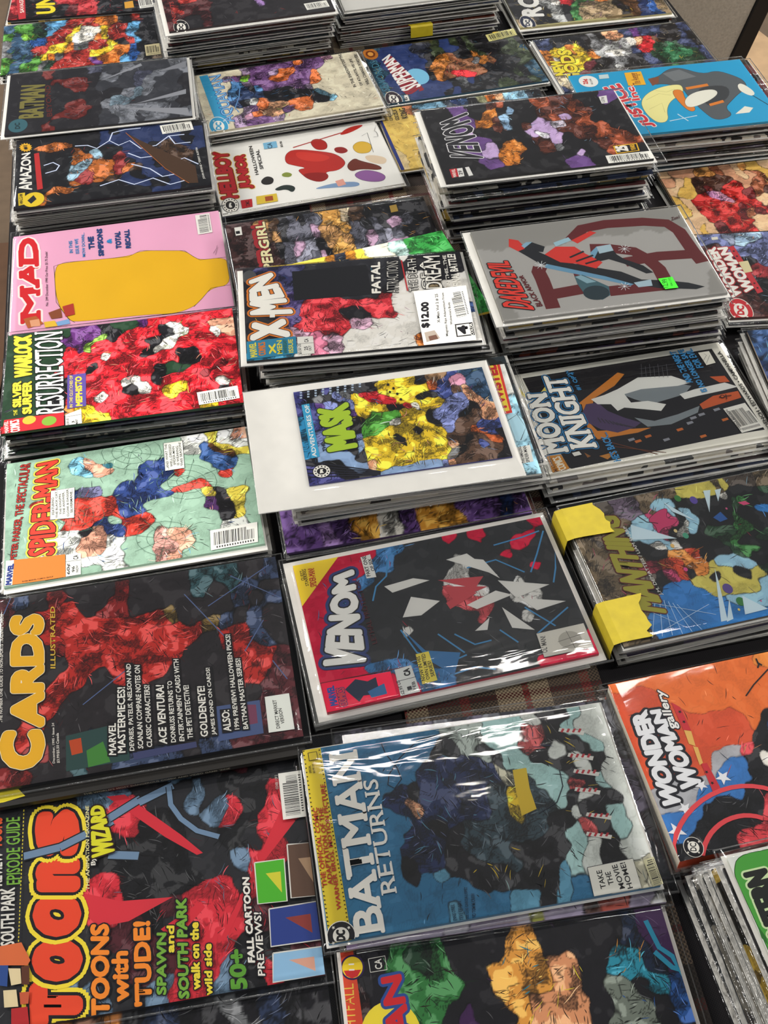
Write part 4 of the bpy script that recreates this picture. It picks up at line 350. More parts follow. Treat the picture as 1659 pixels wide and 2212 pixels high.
ART['moon'] = {'rows':['wwww','wwww'],'pal':{'w':'dcd9cd'},'quiet':'w','ink':0,'step':5,'base':'dcd9cd','warp':1.0,'foil':'','ops':[['P','17151a',[16.8,151.4,248.5,149.6,252.6,10.7,225.3,11.0,27.7,2.5,25.2,4.6,22.7,30.7],0],['P','c47a2c',[90.6,112.4,127.0,135.7,133.6,131.2,115.7,115.1,72.5,94.1,65.2,95.9],0],['P','c47a2c',[69.8,94.8,90.6,112.4,69.5,62.0,73.3,50.4,132.4,41.9,115.4,37.9,69.1,38.1,64.2,57.8],0],['P','c0582c',[198.6,64.6,218.5,73.9,249.3,75.2,248.5,64.1,199.1,56.2],0],['P','c0582c',[227.3,104.8,244.6,102.2,246.3,91.6,234.6,93.0],0],['P','4a3a5c',[64.6,79.4,74.4,93.7,88.1,93.3,94.6,77.9,109.1,63.5,124.4,51.8,114.5,46.1,93.9,42.9,77.7,52.0,66.7,65.3],0],['P','7c8488',[111.0,107.7,144.4,105.5,184.5,104.7,201.0,95.1,188.4,83.8,145.7,77.0,130.3,89.0],0],['P','d8d8d2',[82.5,100.2,99.5,103.3,117.5,109.0,146.6,122.3,185.0,116.2,203.1,100.4,186.1,98.6,143.4,102.9,122.1,99.4,124.7,84.7,144.0,83.0,162.1,73.2,152.8,64.3,135.5,71.1,114.6,78.7,105.5,75.3,101.8,87.3,87.2,90.7],0],['P','d8d8d2',[182.8,85.1,202.5,89.0,240.1,91.6,252.1,81.7,230.9,79.5,202.0,77.8,185.3,76.1],0],['P','7c8488',[120.0,61.0,139.8,51.0,168.9,55.0,197.6,62.1,191.6,52.5,155.9,41.8,129.3,44.0],0],['P','8c5a2c',[48.4,22.1,53.8,15.7,49.5,14.2],0],['P','b87a30',[62.6,13.7,84.5,16.3,69.7,6.9],0],['P','8a8c94',[101.1,30.7,108.2,31.6,108.9,28.3,101.7,26.9],0],['P','c0682c',[120.7,31.4,127.9,32.3,128.5,29.0,121.2,27.6],0],['P','8a8c94',[138.4,22.0,145.6,22.9,146.2,19.6,138.9,18.2],0],['P','c0682c',[158.3,33.2,165.6,34.2,166.2,30.8,158.8,29.4],0],['P','8a8c94',[179.6,47.1,186.9,48.1,187.5,44.7,180.0,43.2],0],['P','8a8c94',[190.6,50.0,198.0,51.0,198.5,47.6,191.0,46.1],0],['P','8a8c94',[210.0,53.7,217.4,54.7,218.0,51.2,210.4,49.7],0],['P','c0682c',[179.4,17.7,186.6,18.7,187.2,15.4,179.8,13.9],0],['P','8a8c94',[173.0,40.5,180.3,41.5,180.9,38.1,173.4,36.6],0],['P','c0682c',[212.8,36.6,220.1,37.6,220.6,34.3,213.1,32.8],0],['P','c0682c',[107.3,26.6,114.5,27.6,115.2,24.2,107.9,22.8],0],['S','3a3440',1.3,[80.2,70.3,81.2,61.9]],['S','3a3440',1.3,[83.6,67.9,85.5,59.8]],['S','3a3440',1.3,[87.1,65.4,89.9,57.8]],['S','3a3440',1.3,[90.5,63.0,94.2,55.7]],['S','3a3440',1.3,[94.0,60.6,98.5,53.6]],['S','3a3440',1.3,[97.4,58.1,102.8,51.5]],['S','3a3440',1.3,[100.9,55.7,107.2,49.4]],['S','3a3440',1.3,[104.3,53.3,111.5,47.3]],['S','3a3440',1.3,[107.7,50.9,115.8,45.3]],['S','5a5a60',0.5,[158.4,143.1,151.2,121.2]],['S','5a5a60',0.5,[161.6,137.9,156.1,120.1]],['S','5a5a60',0.5,[167.8,140.9,161.0,119.0]],['S','5a5a60',0.5,[171.0,135.7,165.8,117.8]],['S','5a5a60',0.5,[177.2,138.7,170.7,116.7]],['S','5a5a60',0.5,[180.4,133.5,175.5,115.5]],['S','5a5a60',0.5,[186.7,136.4,180.4,114.4]],['S','5a5a60',0.5,[153.4,135.4,196.1,134.2]],['S','5a5a60',0.5,[150.4,127.3,194.8,125.6]],['S','6a3a24',1,[69.1,38.1,124.9,1.8]],['S','6a3a24',0.8,[76.4,26.0,134.6,2.1]],['P','e0cc5c',[7.9,142.8,10.0,128.5,17.7,121.0,30.5,123.7,39.3,133.1,45.1,141.8,40.6,124.2,27.2,113.2,13.9,114.9,5.5,126.7],0],['T','f0eee6','MOON',[33.3,28.2,36.5,120.9,13.5,123.4,3.1,28.8],0.04,[('2c7ab0',2.2),('17151a',1.0)],0,1],['T','f0eee6','KNIGHT',[65.4,27.2,66.0,144.2,40.2,147.4,35.6,30.8],0.03,[('2c7ab0',2.2),('17151a',1.0)],0,1],['T','3f8ec4',"HE'S BACK...",[83.4,1.7,81.9,46.2,72.7,45.7,74.4,1.3],0.04,0,0],['T','3f8ec4','AND THE NIGHT',[205.1,99.3,206.1,155.3,197.8,155.5,197.0,99.5],0.04,0,0],['T','3f8ec4','IS NO LONGER SAFE',[215.3,81.8,215.6,156.1,207.9,155.8,207.9,81.5],0.04,0,0],['T','3f8ec4','FOR EVIL.',[226.6,120.5,225.2,155.1,216.3,155.4,217.9,120.8],0.04,0,0],['T','3f8ec4','#1 OF 4',[76.9,116.2,77.8,147.3,71.7,147.6,71.0,116.5],0.03,0,0],['T','3f8ec4','JAN',[73.6,139.5,73.4,151.3,68.2,151.0,68.4,139.3],0.03,0,0],['P','dcd9cd',[229.8,145.8,243.3,145.6,242.8,124.7,230.8,123.1],0],['S','4a4a4a',0.4,[226.6,127.0,237.6,139.4,235.8,142.8]],['S','4a4a4a',0.4,[231.9,125.8,241.3,138.5]],['B','dcdad2',[225.7,10.9,252.5,13.9,248.3,54.4,220.9,51.1],30],['T','17151a','DIRECT EDITION',[227.4,15.8,224.9,48.8,222.2,48.1,224.7,15.1],0.02,0,0],['T','2a2826','MOENCH • EDWARDS • CAMPANELLA',[260.6,6.7,256.0,142.6,251.4,141.6,255.9,5.7],0.02,0,0],['P','c8862c',[6.8,25.4,22.5,24.3,25.3,2.6,6.1,1.0],0],['T','7a4a14','MARVEL',[12.4,1.3,10.8,21.9,5.7,21.8,7.3,1.2],0.03,0,0],['T','e6e0cc','COMICS',[22.2,2.8,20.6,22.9,11.6,21.4,13.3,1.3],0.05,0,0],['P','dcdad2',[34.8,24.0,43.1,24.6,44.5,19.2,35.8,18.6],0],['S','2a1c10',1,[223.8,69.9,238.6,69.2]],['S','2a1c10',1,[232.8,72.0,231.1,64.8]],['E','2a1c10',[227.8,69.8,2.6,2.5],0],['E','c0582c',[227.8,69.8,1.7,1.4],0]]}
ART['beyond'] = {'rows':['kkkrkkkBKKgKKKgg','kkkkrrrkggKBBgKg','kkkkkrrkKKKBgKKk','kkkkkkkkkkgcgKKk','kkkkkrrkgccKKKgk','kkkkrrrkKgggggKk','kkkrkkkkKKgKggKg'],'pal':{'B':'4a4c5e','K':'33343a','c':'6a7c88','g':'6a6d74','k':'242226','r':'6a2420'},'quiet':'kK','ink':0.6,'step':1.4,'base':'242226','warp':1.0,'foil':'','ops':[['P','8a8c92',[134.5,126.8,196.1,169.2,198.3,161.4],0],['P','8a8c92',[184.4,50.1,260.9,77.5,260.3,63.9],0],['P','8a8c92',[166.2,42.7,260.6,23.5,262.9,1.1],0],['P','7c7e84',[218.9,137.8,265.0,162.3,264.1,143.0],0],['T','77703a','BATMAN',[53.7,38.5,53.3,134.1,17.3,137.8,18.0,41.4],0.04,0,0],['T','5a2420','BEYOND',[66.4,38.9,60.8,130.2,52.7,130.5,58.6,39.2],0.02,0,0],['E','38606a',[18.2,22.9,13.6,18.2],0],['T','20343a','DC',[22.0,13.6,20.7,30.9,13.0,31.2,14.3,13.9],0.05,0,0]]}  # palette greyed to paint in the sleeve's hazy ceiling reflection
ART['mask'] = {'rows':['BkkBkkkkyyyykNbttt','BkgkPgyrryyyyobiitt','BBpPkPyyrryyykbbnstt','cBPkkpyyykrwyyPPsst','cBPPpkkeeeyyykPPPkss','cPEEpkeeewyyykPPknss','cPEEkPeeyyykyyPnnnbb','caabkayyykyyyynnnobk','kaaaakyyyyyyyysnknok','Bkkkaasyyyyyyygknbnk','BBBkkkkaaaaaaPsnnnnk'],'pal':{'B':'3a3a78','E':'a8c43c','N':'8a6a4a','P':'7a84b8','a':'8aa4c8','b':'3c4a88','c':'2c8ab8','e':'4f9a34','g':'6f7072','i':'c88aa0','k':'17151a','n':'5a4030','o':'c8622c','p':'5a3a80','r':'c4202a','s':'e0a27a','t':'2c4a68','w':'e6e2d8','y':'e6c42a'},'quiet':'a','ink':1.0,'step':0.9,'base':'3a3a78','warp':1.0,'foil':'','ops':[['S','1c1c28',1.6,[0.8,33.8,74.7,4.9]],['S','1c1c28',1.6,[0.1,28.0,74.6,3.9]],['S','1c1c28',1.6,[-0.6,22.4,74.4,2.8]],['S','1c1c28',1.6,[-1.4,16.7,74.2,1.8]],['S','1c1c28',1.6,[-2.1,11.1,74.0,0.8]],['P','a8b8cc',[6.9,138.8,9.4,138.9,9.5,136.5,7.0,136.4],0],['P','a8b8cc',[15.1,139.0,17.6,139.1,17.7,136.7,15.2,136.5],0],['P','a8b8cc',[23.3,139.2,25.8,139.3,25.9,136.8,23.4,136.7],0],['P','a8b8cc',[31.6,139.3,34.1,139.5,34.1,137.0,31.7,136.9],0],['P','a8b8cc',[39.8,139.5,42.3,139.6,42.4,137.2,39.9,137.1],0],['P','a8b8cc',[48.1,139.7,50.6,139.8,50.7,137.4,48.2,137.3],0],['P','a8b8cc',[56.4,139.9,58.9,140.0,58.9,137.6,56.4,137.5],0],['P','a8b8cc',[64.7,140.1,67.2,140.2,67.2,137.8,64.7,137.7],0],['P','a8b8cc',[73.0,140.3,75.5,140.4,75.5,138.0,73.0,137.8],0],['P','a8b8cc',[6.4,134.7,8.9,134.8,9.0,132.4,6.5,132.3],0],['P','a8b8cc',[14.6,134.9,17.1,135.0,17.2,132.6,14.7,132.5],0],['P','a8b8cc',[22.8,135.1,25.3,135.2,25.4,132.8,22.9,132.6],0],['P','a8b8cc',[31.0,135.2,33.5,135.4,33.6,132.9,31.1,132.8],0],['P','a8b8cc',[39.3,135.4,41.7,135.5,41.8,133.1,39.3,133.0],0],['P','a8b8cc',[47.5,135.6,50.0,135.7,50.1,133.3,47.6,133.2],0],['P','a8b8cc',[55.8,135.8,58.3,135.9,58.3,133.5,55.8,133.4],0],['P','a8b8cc',[64.0,136.0,66.5,136.1,66.6,133.7,64.1,133.6],0],['P','a8b8cc',[72.3,136.2,74.8,136.3,74.9,133.8,72.4,133.7],0],['P','a8b8cc',[5.9,130.6,8.4,130.7,8.5,128.3,6.0,128.2],0],['P','a8b8cc',[14.1,130.8,16.5,130.9,16.6,128.5,14.2,128.4],0],['P','a8b8cc',[22.3,131.0,24.7,131.1,24.8,128.7,22.4,128.6],0],['P','a8b8cc',[30.5,131.2,32.9,131.3,33.0,128.9,30.6,128.8],0],['P','a8b8cc',[38.7,131.3,41.2,131.4,41.2,129.0,38.8,128.9],0],['P','a8b8cc',[46.9,131.5,49.4,131.6,49.5,129.2,47.0,129.1],0],['P','a8b8cc',[55.2,131.7,57.6,131.8,57.7,129.4,55.2,129.3],0],['P','a8b8cc',[63.4,131.9,65.9,132.0,65.9,129.6,63.5,129.5],0],['P','3a9cc4',[6.4,118.1,15.0,118.8,15.8,37.6,7.0,36.6],0],['T','e6e2d8','ADVENTURES OF',[12.8,38.1,14.4,117.1,9.5,116.9,8.1,38.0],0.03,0,0],['T','a4c034','MASK',[57.6,43.0,57.5,113.4,21.6,110.7,24.1,41.4],0.07,[('1c2a14',1)],0],['T','1c1c28','THE',[24.1,44.1,23.4,57.3,19.4,57.0,20.2,43.8],0.03,0,0],['E','17151a',[14.9,16.4,9.5,9.4],0],['E','e6e2d8',[14.9,16.4,8.8,8.6],0],['E','17151a',[14.9,16.4,5.0,4.7],0],['P','e6e2d8',[12.6,13.7,13.8,19.3,16.8,19.2,15.7,16.8,16.9,14.0],0],['E','17151a',[21.7,15.1,0.8,1.0],0],['E','17151a',[20.3,12.0,0.8,1.0],0],['E','17151a',[17.5,10.0,0.8,1.0],0],['E','17151a',[14.0,9.8,0.8,1.0],0],['E','17151a',[10.8,11.3,0.8,1.0],0],['E','17151a',[8.6,14.2,0.8,1.0],0],['E','17151a',[8.2,17.7,0.8,1.0],0],['E','17151a',[9.5,20.9,0.8,1.0],0],['E','17151a',[12.3,22.9,0.8,1.0],0],['E','17151a',[15.8,23.1,0.8,1.0],0],['E','17151a',[19.1,21.6,0.8,1.0],0],['E','17151a',[21.2,18.7,0.8,1.0],0],['E','1c1c20',[109.6,124.6,1.4,2.1],0],['E','1c1c20',[104.7,131.6,1.4,2.1],0],['E','1c1c20',[114.4,105.8,1.4,2.0],0],['E','1c1c20',[112.0,115.1,1.4,2.0],0],['E','1c1c20',[104.6,119.6,1.2,1.8],0]]}
ART['cards'] = {'rows':['mbkrkkkrkkktttkb','mkRRRkrrkkktktbk','kkRRRRRRRokkkbkb','kkkrRRRRRRRobkbk','kkkkRRRRRRkkRRbk','kkkRRkkRRkkkkRRm','kkRRkkkkkkkkkkRRm','kRRkkkkkkkkkkkmm','kRrkkbkkkkkkkmmm','rrkktkkbbkbbmmmm'],'pal':{'R':'a8261f','b':'33405c','k':'231f22','m':'4f1c22','o':'6a5528','r':'7a1c1c','t':'2c4a50'},'quiet':'k','ink':1.0,'step':1.0,'base':'17151a','warp':1.0,'foil':'','ops':[['S','4f5f86',1.0,[204.1,159.5,268.4,198.6]],['S','4f5f86',1.0,[82.3,71.4,125.3,103.2]],['S','4f5f86',1.0,[182.1,178.7,221.3,113.2]],['S','4f5f86',1.0,[234.0,100.1,255.2,132.4]],['S','4f5f86',1.0,[258.5,84.7,269.5,61.9]],['S','4f5f86',1.0,[13.2,219.9,7.1,189.3]],['S','4f5f86',1.0,[228.9,192.4,277.8,154.7]],['P','28423f',[67.0,41.7,121.5,46.1,122.6,6.5,67.3,6.2],0],['P','b0431f',[69.7,36.5,80.3,37.2,81.8,22.0,72.1,21.1],0],['P','3f7a34',[85.0,23.2,99.7,29.6,105.7,8.0,86.4,6.4],0],['P','3a3f63',[125.2,13.3,181.4,13.3,181.8,7.6,126.6,5.7],0],['P','44537a',[202.3,45.5,241.8,44.5,241.5,9.8,200.8,9.5],0],['P','6f3a52',[221.4,43.6,237.9,40.3,237.5,21.1,220.8,20.6],0],['T','d9a520','C',[48.9,12.0,48.5,52.4,8.0,59.0,9.5,18.4],0.07,[('1b1410',1.6),('f0e6c8',0.5)],0],['T','d9a520','ARDS',[48.5,54.0,46.1,182.1,12.9,187.7,17.8,59.1],0.07,[('1b1410',1.6),('f0e6c8',0.5)],0],['T','c9a53a','ILLUSTRATED',[57.5,115.7,56.7,188.7,51.9,189.7,52.8,116.7],0.03,0,0],['T','cfc9c0','THE NUMBER ONE GUIDE TO NON-SPORTS TRADING CARDS',[10.4,66.3,7.1,189.3,3.9,190.0,7.4,66.9],0.02,0,0],['T','cfc9c0','December, 1995 • Issue 24',[58.0,15.7,57.1,57.0,54.5,57.5,55.5,16.2],0.02,0,0],['T','cfc9c0','$3.99/$5.50 Canada',[62.0,15.3,61.1,45.7,58.3,46.3,59.3,15.8],0.02,0,0],['T','dcd9d0','MARVEL',[111.0,13.4,111.6,45.8,105.1,47.1,104.6,14.7],0.025,0,'131114'],['T','dcd9d0','MASTERPIECES!',[119.3,14.2,121.1,82.6,113.9,83.4,112.3,15.0],0.025,0,'131114'],['T','dcd9d0','DEVRIES, PATELIS, NELSON AND',[127.7,14.3,128.0,106.8,122.8,107.8,122.9,15.3],0.025,0,'131114'],['T','dcd9d0','SCANLAN COMPARE NOTES ON',[135.0,15.1,135.6,103.6,130.5,104.6,130.2,16.1],0.025,0,'131114'],['T','dcd9d0','CLASSIC CHARACTERS!',[142.8,15.0,143.4,80.1,138.3,81.1,138.0,16.0],0.025,0,'131114'],['T','dcd9d0','ACE VENTURA!',[156.2,15.5,156.5,77.5,148.9,79.0,149.0,17.0],0.025,0,'131114'],['T','dcd9d0','DONRUSS RETURNS TO',[163.9,15.9,164.3,80.6,159.7,80.9,159.5,16.2],0.025,0,'131114'],['T','dcd9d0','ENTERTAINMENT CARDS WITH',[171.4,15.3,171.7,103.2,166.9,104.1,166.9,16.2],0.025,0,'131114'],['T','dcd9d0','THE PET DETECTIVE!',[179.2,16.6,179.1,73.0,174.0,73.4,174.3,17.0],0.025,0,'131114'],['T','dcd9d0','GOLDENEYE!',[192.6,15.8,193.6,69.1,186.5,69.9,185.8,16.6],0.025,0,'131114'],['T','dcd9d0','JAMES BOND ON CARDS!',[200.5,16.1,200.8,88.0,196.0,88.3,196.0,16.4],0.025,0,'131114'],['T','dcd9d0','ALSO:',[213.5,17.3,213.5,39.4,206.3,39.8,206.5,17.7],0.025,0,'131114'],['T','dcd9d0','1996 PREVIEW! HALLOWEEN PICKS!',[220.8,17.7,222.1,121.7,217.4,122.0,216.4,18.0],0.025,0,'131114'],['T','dcd9d0','BATMAN MASTER SERIES!',[228.7,16.5,228.9,92.7,224.1,93.0,224.1,16.9],0.025,0,'131114'],['P','d8dad2',[246.7,46.4,269.1,45.9,269.2,8.1,246.1,8.9],0],['T','33332f','DIRECT MARKET',[256.7,11.5,256.7,41.5,253.3,41.6,253.3,11.6],0.02,0,0],['T','33332f','VERSION',[261.3,15.4,260.5,31.5,257.2,31.8,258.0,15.6],0.02,0,0]]}
ART['toons'] = {'rows':['KKKKhhhKKhKKmkKK','KKKKKhrrKKhKkkrK','KKKhKKKrkkKhrkrr','KKKKKKkkkkKKkKrK','KKKKrrrkkkkKhrrk','KKKKKrrmkmrrKrkk','KKKKKKmmkKrrrmkk','KKKKhKKmmrrrkkkm','KKKKKhKKhrrhkrkm'],'pal':{'K':'26262a','h':'5f7890','k':'17171a','m':'4e2028','r':'cf2f3c'},'quiet':'K','ink':0.6,'step':1.0,'base':'17151a','warp':1.0,'foil':'','ops':[['P','d0333f',[86.4,99.5,117.3,87.3,160.0,83.4,123.6,69.4,99.3,68.7,87.9,82.3],0],['P','cf2f3c',[197.1,43.6,256.3,145.8,267.1,132.6,234.5,98.3,200.0,39.9],0],['P','cf2f3c',[106.0,183.6,121.7,182.8,169.0,136.8,186.7,117.3,181.6,116.4,155.3,137.3],0],['P','cf2f3c',[149.3,58.4,182.7,76.0,185.7,70.4,160.1,46.7],0],['P','cf2f3c',[176.3,18.5,194.4,52.3,194.7,44.1,180.3,5.5,166.0,0.3],0],['S','1a1c20',9,[36.7,139.8,66.9,142.6]],['S','6d87a3',7,[36.7,139.8,66.9,142.6]],['S','1a1c20',9,[66.9,142.6,88.8,150.7]],['S','6d87a3',7,[66.9,142.6,88.8,150.7]],['S','1a1c20',9,[87.1,149.2,111.1,159.9]],['S','6d87a3',7,[87.1,149.2,111.1,159.9]],['S','1a1c20',9,[107.7,162.3,135.6,176.5]],['S','6d87a3',7,[107.7,162.3,135.6,176.5]],['S','1a1c20',9,[133.8,173.0,164.0,184.2]],['S','6d87a3',7,[133.8,173.0,164.0,184.2]],['S','1a1c20',6,[160.4,183.8,161.5,166.2,169.6,151.5,182.8,138.1,201.2,129.3]],['S','6d87a3',4.4,[160.4,183.8,161.5,166.2,169.6,151.5,182.8,138.1,201.2,129.3]],['S','1a1c20',9,[107.6,129.3,132.8,124.0]],['S','6d87a3',7,[107.6,129.3,132.8,124.0]],['T','e0482a','T',[88.1,-8.8,87.1,27.3,45.5,34.4,47.7,-1.9],0.09,[('ecd83a',6.0),('17151a',2.6)],0],['T','e0482a','O',[87.7,27.2,86.7,61.3,45.7,68.4,47.7,34.0],0.09,[('ecd83a',6.0),('17151a',2.6)],0],['T','e0482a','O',[86.2,62.7,85.1,99.8,44.9,106.7,47.1,69.4],0.09,[('ecd83a',6.0),('17151a',2.6)],0],['T','e0482a','n',[84.7,100.2,83.7,130.2,46.2,136.7,48.1,106.5],0.09,[('ecd83a',6.0),('17151a',2.6)],0],['T','e0482a','S',[84.0,131.6,82.7,175.2,44.1,182.0,46.5,138.1],0.09,[('ecd83a',6.0),('17151a',2.6)],0],['S','1a1c20',9,[36.7,139.8,66.9,142.6]],['S','6d87a3',6.6,[36.7,139.8,66.9,142.6]],['S','1a1c20',9,[66.9,142.6,88.8,150.7]],['S','6d87a3',6.6,[66.9,142.6,88.8,150.7]],['T','ef8a2c','TOONS',[108.7,-3.2,108.2,69.6,92.8,72.3,94.2,-0.7],0.05,[('17151a',1.2)],0],['T','ef8a2c','with',[123.5,5.3,123.3,45.0,109.7,47.3,110.3,7.5],0.05,[('17151a',1.2)],0],['T','ef8a2c',"'TUDE!",[141.1,-0.8,141.4,66.4,126.8,68.1,127.3,0.9],0.05,[('17151a',1.2)],0],['T','74a83c','SPAWN',[152.2,5.7,154.0,54.3,146.0,55.7,144.5,7.0],0.05,[('17151a',1)],0],['T','e6d23c','and',[159.7,37.2,160.6,58.9,154.2,60.0,153.4,38.2],0.05,[('17151a',1)],0],['T','74a83c','SOUTH PARK',[169.9,-0.4,171.4,80.0,162.4,81.6,161.4,1.1],0.05,[('17151a',1)],0],['T','e6d23c','walk on the',[178.8,5.0,180.1,58.4,172.9,59.6,171.8,6.2],0.05,[('17151a',1)],0],['T','e6d23c','wild side',[187.8,-1.2,189.5,39.3,183.1,40.4,181.6,-0.1],0.05,[('17151a',1)],0],['T','5c9a34','50+',[215.2,-1.3,215.4,30.8,201.9,32.3,202.0,0.2],0.05,[('17151a',1)],0],['T','e6e2d8','FALL CARTOON',[222.7,18.4,223.9,88.7,217.8,89.8,216.9,19.4],0.05,[('17151a',1)],0],['T','e6e2d8','PREVIEWS!',[229.6,7.0,230.8,57.6,224.8,58.7,223.9,8.0],0.05,[('17151a',1)],0],['T','e4dca0','THE ANIMATION MAGAZINE',[92.3,100.2,91.2,176.6,88.1,177.1,89.3,100.7],0.02,0,0],['T','e6e2d8','By',[98.3,121.0,97.8,128.3,92.7,128.8,93.3,121.5],0.04,[('17151a',0.8)],0],['T','d6d12c','WIZARD',[114.6,127.7,103.2,175.5,92.1,176.1,93.8,127.7],0.06,[('2a1408',1.3)],0],['T','d8d5cc','SOUTH PARK',[33.0,64.6,31.0,113.4,19.4,114.5,21.8,65.7],0.03,0,0],['T','74a83c','EPISODE GUIDE',[35.4,115.3,32.1,176.5,20.1,177.6,23.8,116.4],0.02,0,0],['T','d8d5cc','PREVIEW',[20.6,111.8,18.9,146.5,9.8,148.0,11.6,113.3],0.03,0,0],['T','d8552a','TOONS',[18.4,150.2,17.1,178.1,7.8,179.8,9.2,151.8],0.03,0,0],['S','d8c63a',0.8,[35.1,182.6,35.1,180.7]],['S','d8c63a',0.8,[35.2,179.1,35.2,177.2]],['S','d8c63a',0.8,[35.2,175.6,35.2,173.7]],['S','d8c63a',0.8,[35.2,172.1,35.2,170.2]],['S','d8c63a',0.8,[35.3,168.6,35.3,166.7]],['S','d8c63a',0.8,[35.3,165.1,35.3,163.3]],['S','d8c63a',0.8,[35.3,161.7,35.3,159.9]],['S','d8c63a',0.8,[35.3,158.3,35.4,156.4]],['S','d8c63a',0.8,[35.4,154.9,35.4,153.0]],['S','d8c63a',0.8,[35.4,151.5,35.4,149.7]],['S','d8c63a',0.8,[35.4,148.1,35.5,146.3]],['S','d8c63a',0.8,[35.5,144.8,35.5,142.9]],['S','d8c63a',0.8,[35.5,141.4,35.5,139.6]],['S','d8c63a',0.8,[35.5,138.1,35.5,136.3]],['S','d8c63a',0.8,[35.6,134.8,35.6,133.0]],['S','d8c63a',0.8,[35.6,131.5,35.6,129.7]],['S','d8c63a',0.8,[35.6,128.2,35.6,126.4]],['S','d8c63a',0.8,[35.6,124.9,35.7,123.2]],['S','d8c63a',0.8,[35.7,121.7,35.7,119.9]],['S','d8c63a',0.8,[35.7,118.4,35.7,116.7]],['S','d8c63a',0.8,[35.7,115.2,35.7,113.5]],['S','d8c63a',0.8,[35.8,112.0,35.8,110.3]],['S','d8c63a',0.8,[35.8,108.8,35.8,107.1]],['S','d8c63a',0.8,[35.8,105.6,35.8,103.9]],['S','d8c63a',0.8,[35.8,102.4,35.9,100.7]],['S','d8c63a',0.8,[35.9,99.3,35.9,97.6]],['S','d8c63a',0.8,[35.9,96.1,35.9,94.4]],['S','d8c63a',0.8,[35.9,93.0,35.9,91.3]],['S','d8c63a',0.8,[36.0,89.9,36.0,88.2]],['S','d8c63a',0.8,[36.0,86.8,36.0,85.1]],['S','d8c63a',0.8,[36.0,83.7,36.0,82.0]],['S','d8c63a',0.8,[36.0,80.6,36.0,79.0]],['S','d8c63a',0.8,[36.1,77.6,36.1,75.9]],['S','d8c63a',0.8,[36.1,74.5,36.1,72.9]],['S','d8c63a',0.8,[36.1,71.5,36.1,69.9]],['S','d8c63a',0.8,[36.1,68.5,36.2,66.8]],['P','d06a3c',[21.0,65.8,38.5,66.0,46.3,50.3,44.1,46.7,21.9,50.5],0],['P','2b4a8a',[21.9,50.5,29.0,49.3,29.1,32.8,22.8,34.7],0],['P','dccaa0',[29.2,46.9,38.7,45.2,40.0,33.3,32.2,33.1],0],['P','5a3222',[39.4,46.7,45.7,46.4,46.3,31.5,40.3,32.5],0],['P','c05a3a',[38.8,26.6,46.5,26.0,46.1,17.0,40.0,17.3],0],['P','dccaa0',[26.2,30.3,36.3,29.3,38.5,16.0,27.7,17.1],0],['P','b0262a',[33.2,15.4,45.5,14.8,47.6,0.0,44.9,0.0,33.9,1.9],0],['P','4fae2e',[229.2,100.1,254.1,99.3,252.8,63.1,228.9,64.7],0],['P','cfc83a',[237.7,89.3,250.0,88.9,249.4,70.8],0],['S','dcd9d0',1.1,[229.2,100.1,254.1,99.3,252.8,63.1,228.9,64.7,229.2,100.1]],['P','5e4638',[257.9,111.3,276.0,110.2,276.0,63.8,256.3,65.0],0],['P','a98a6c',[265.8,97.6,276.0,97.0,276.0,74.9],0],['S','dcd9d0',1.1,[257.9,111.3,281.8,109.8,279.4,63.6,256.3,65.0,257.9,111.3]],['P','2c3f86',[237.5,59.0,276.0,58.6,276.0,27.3,236.2,28.5],0],['P','8c3a34',[249.9,49.7,270.4,49.4,270.2,33.8],0],['S','dcd9d0',1.1,[237.5,59.0,278.8,58.6,278.1,27.3,236.2,28.5,237.5,59.0]],['P','8fb8d6',[237.2,23.1,276.0,21.8,276.0,0.0,252.0,0.0,235.0,0.7],0],['P','d6a08a',[249.2,15.7,269.2,15.0,269.0,3.7],0],['S','dcd9d0',1.1,[237.2,23.1,277.4,21.8,276.9,-1.0,235.0,0.7,237.2,23.1]],['B','e6e4dc',[276.9,133.8,277.6,178.0,257.0,178.3,256.9,134.1],44],['T','b8b5ae','COVER 1 OF 2',[256.0,163.6,256.3,177.2,253.8,177.3,253.5,163.6],0.02,0,0]]}
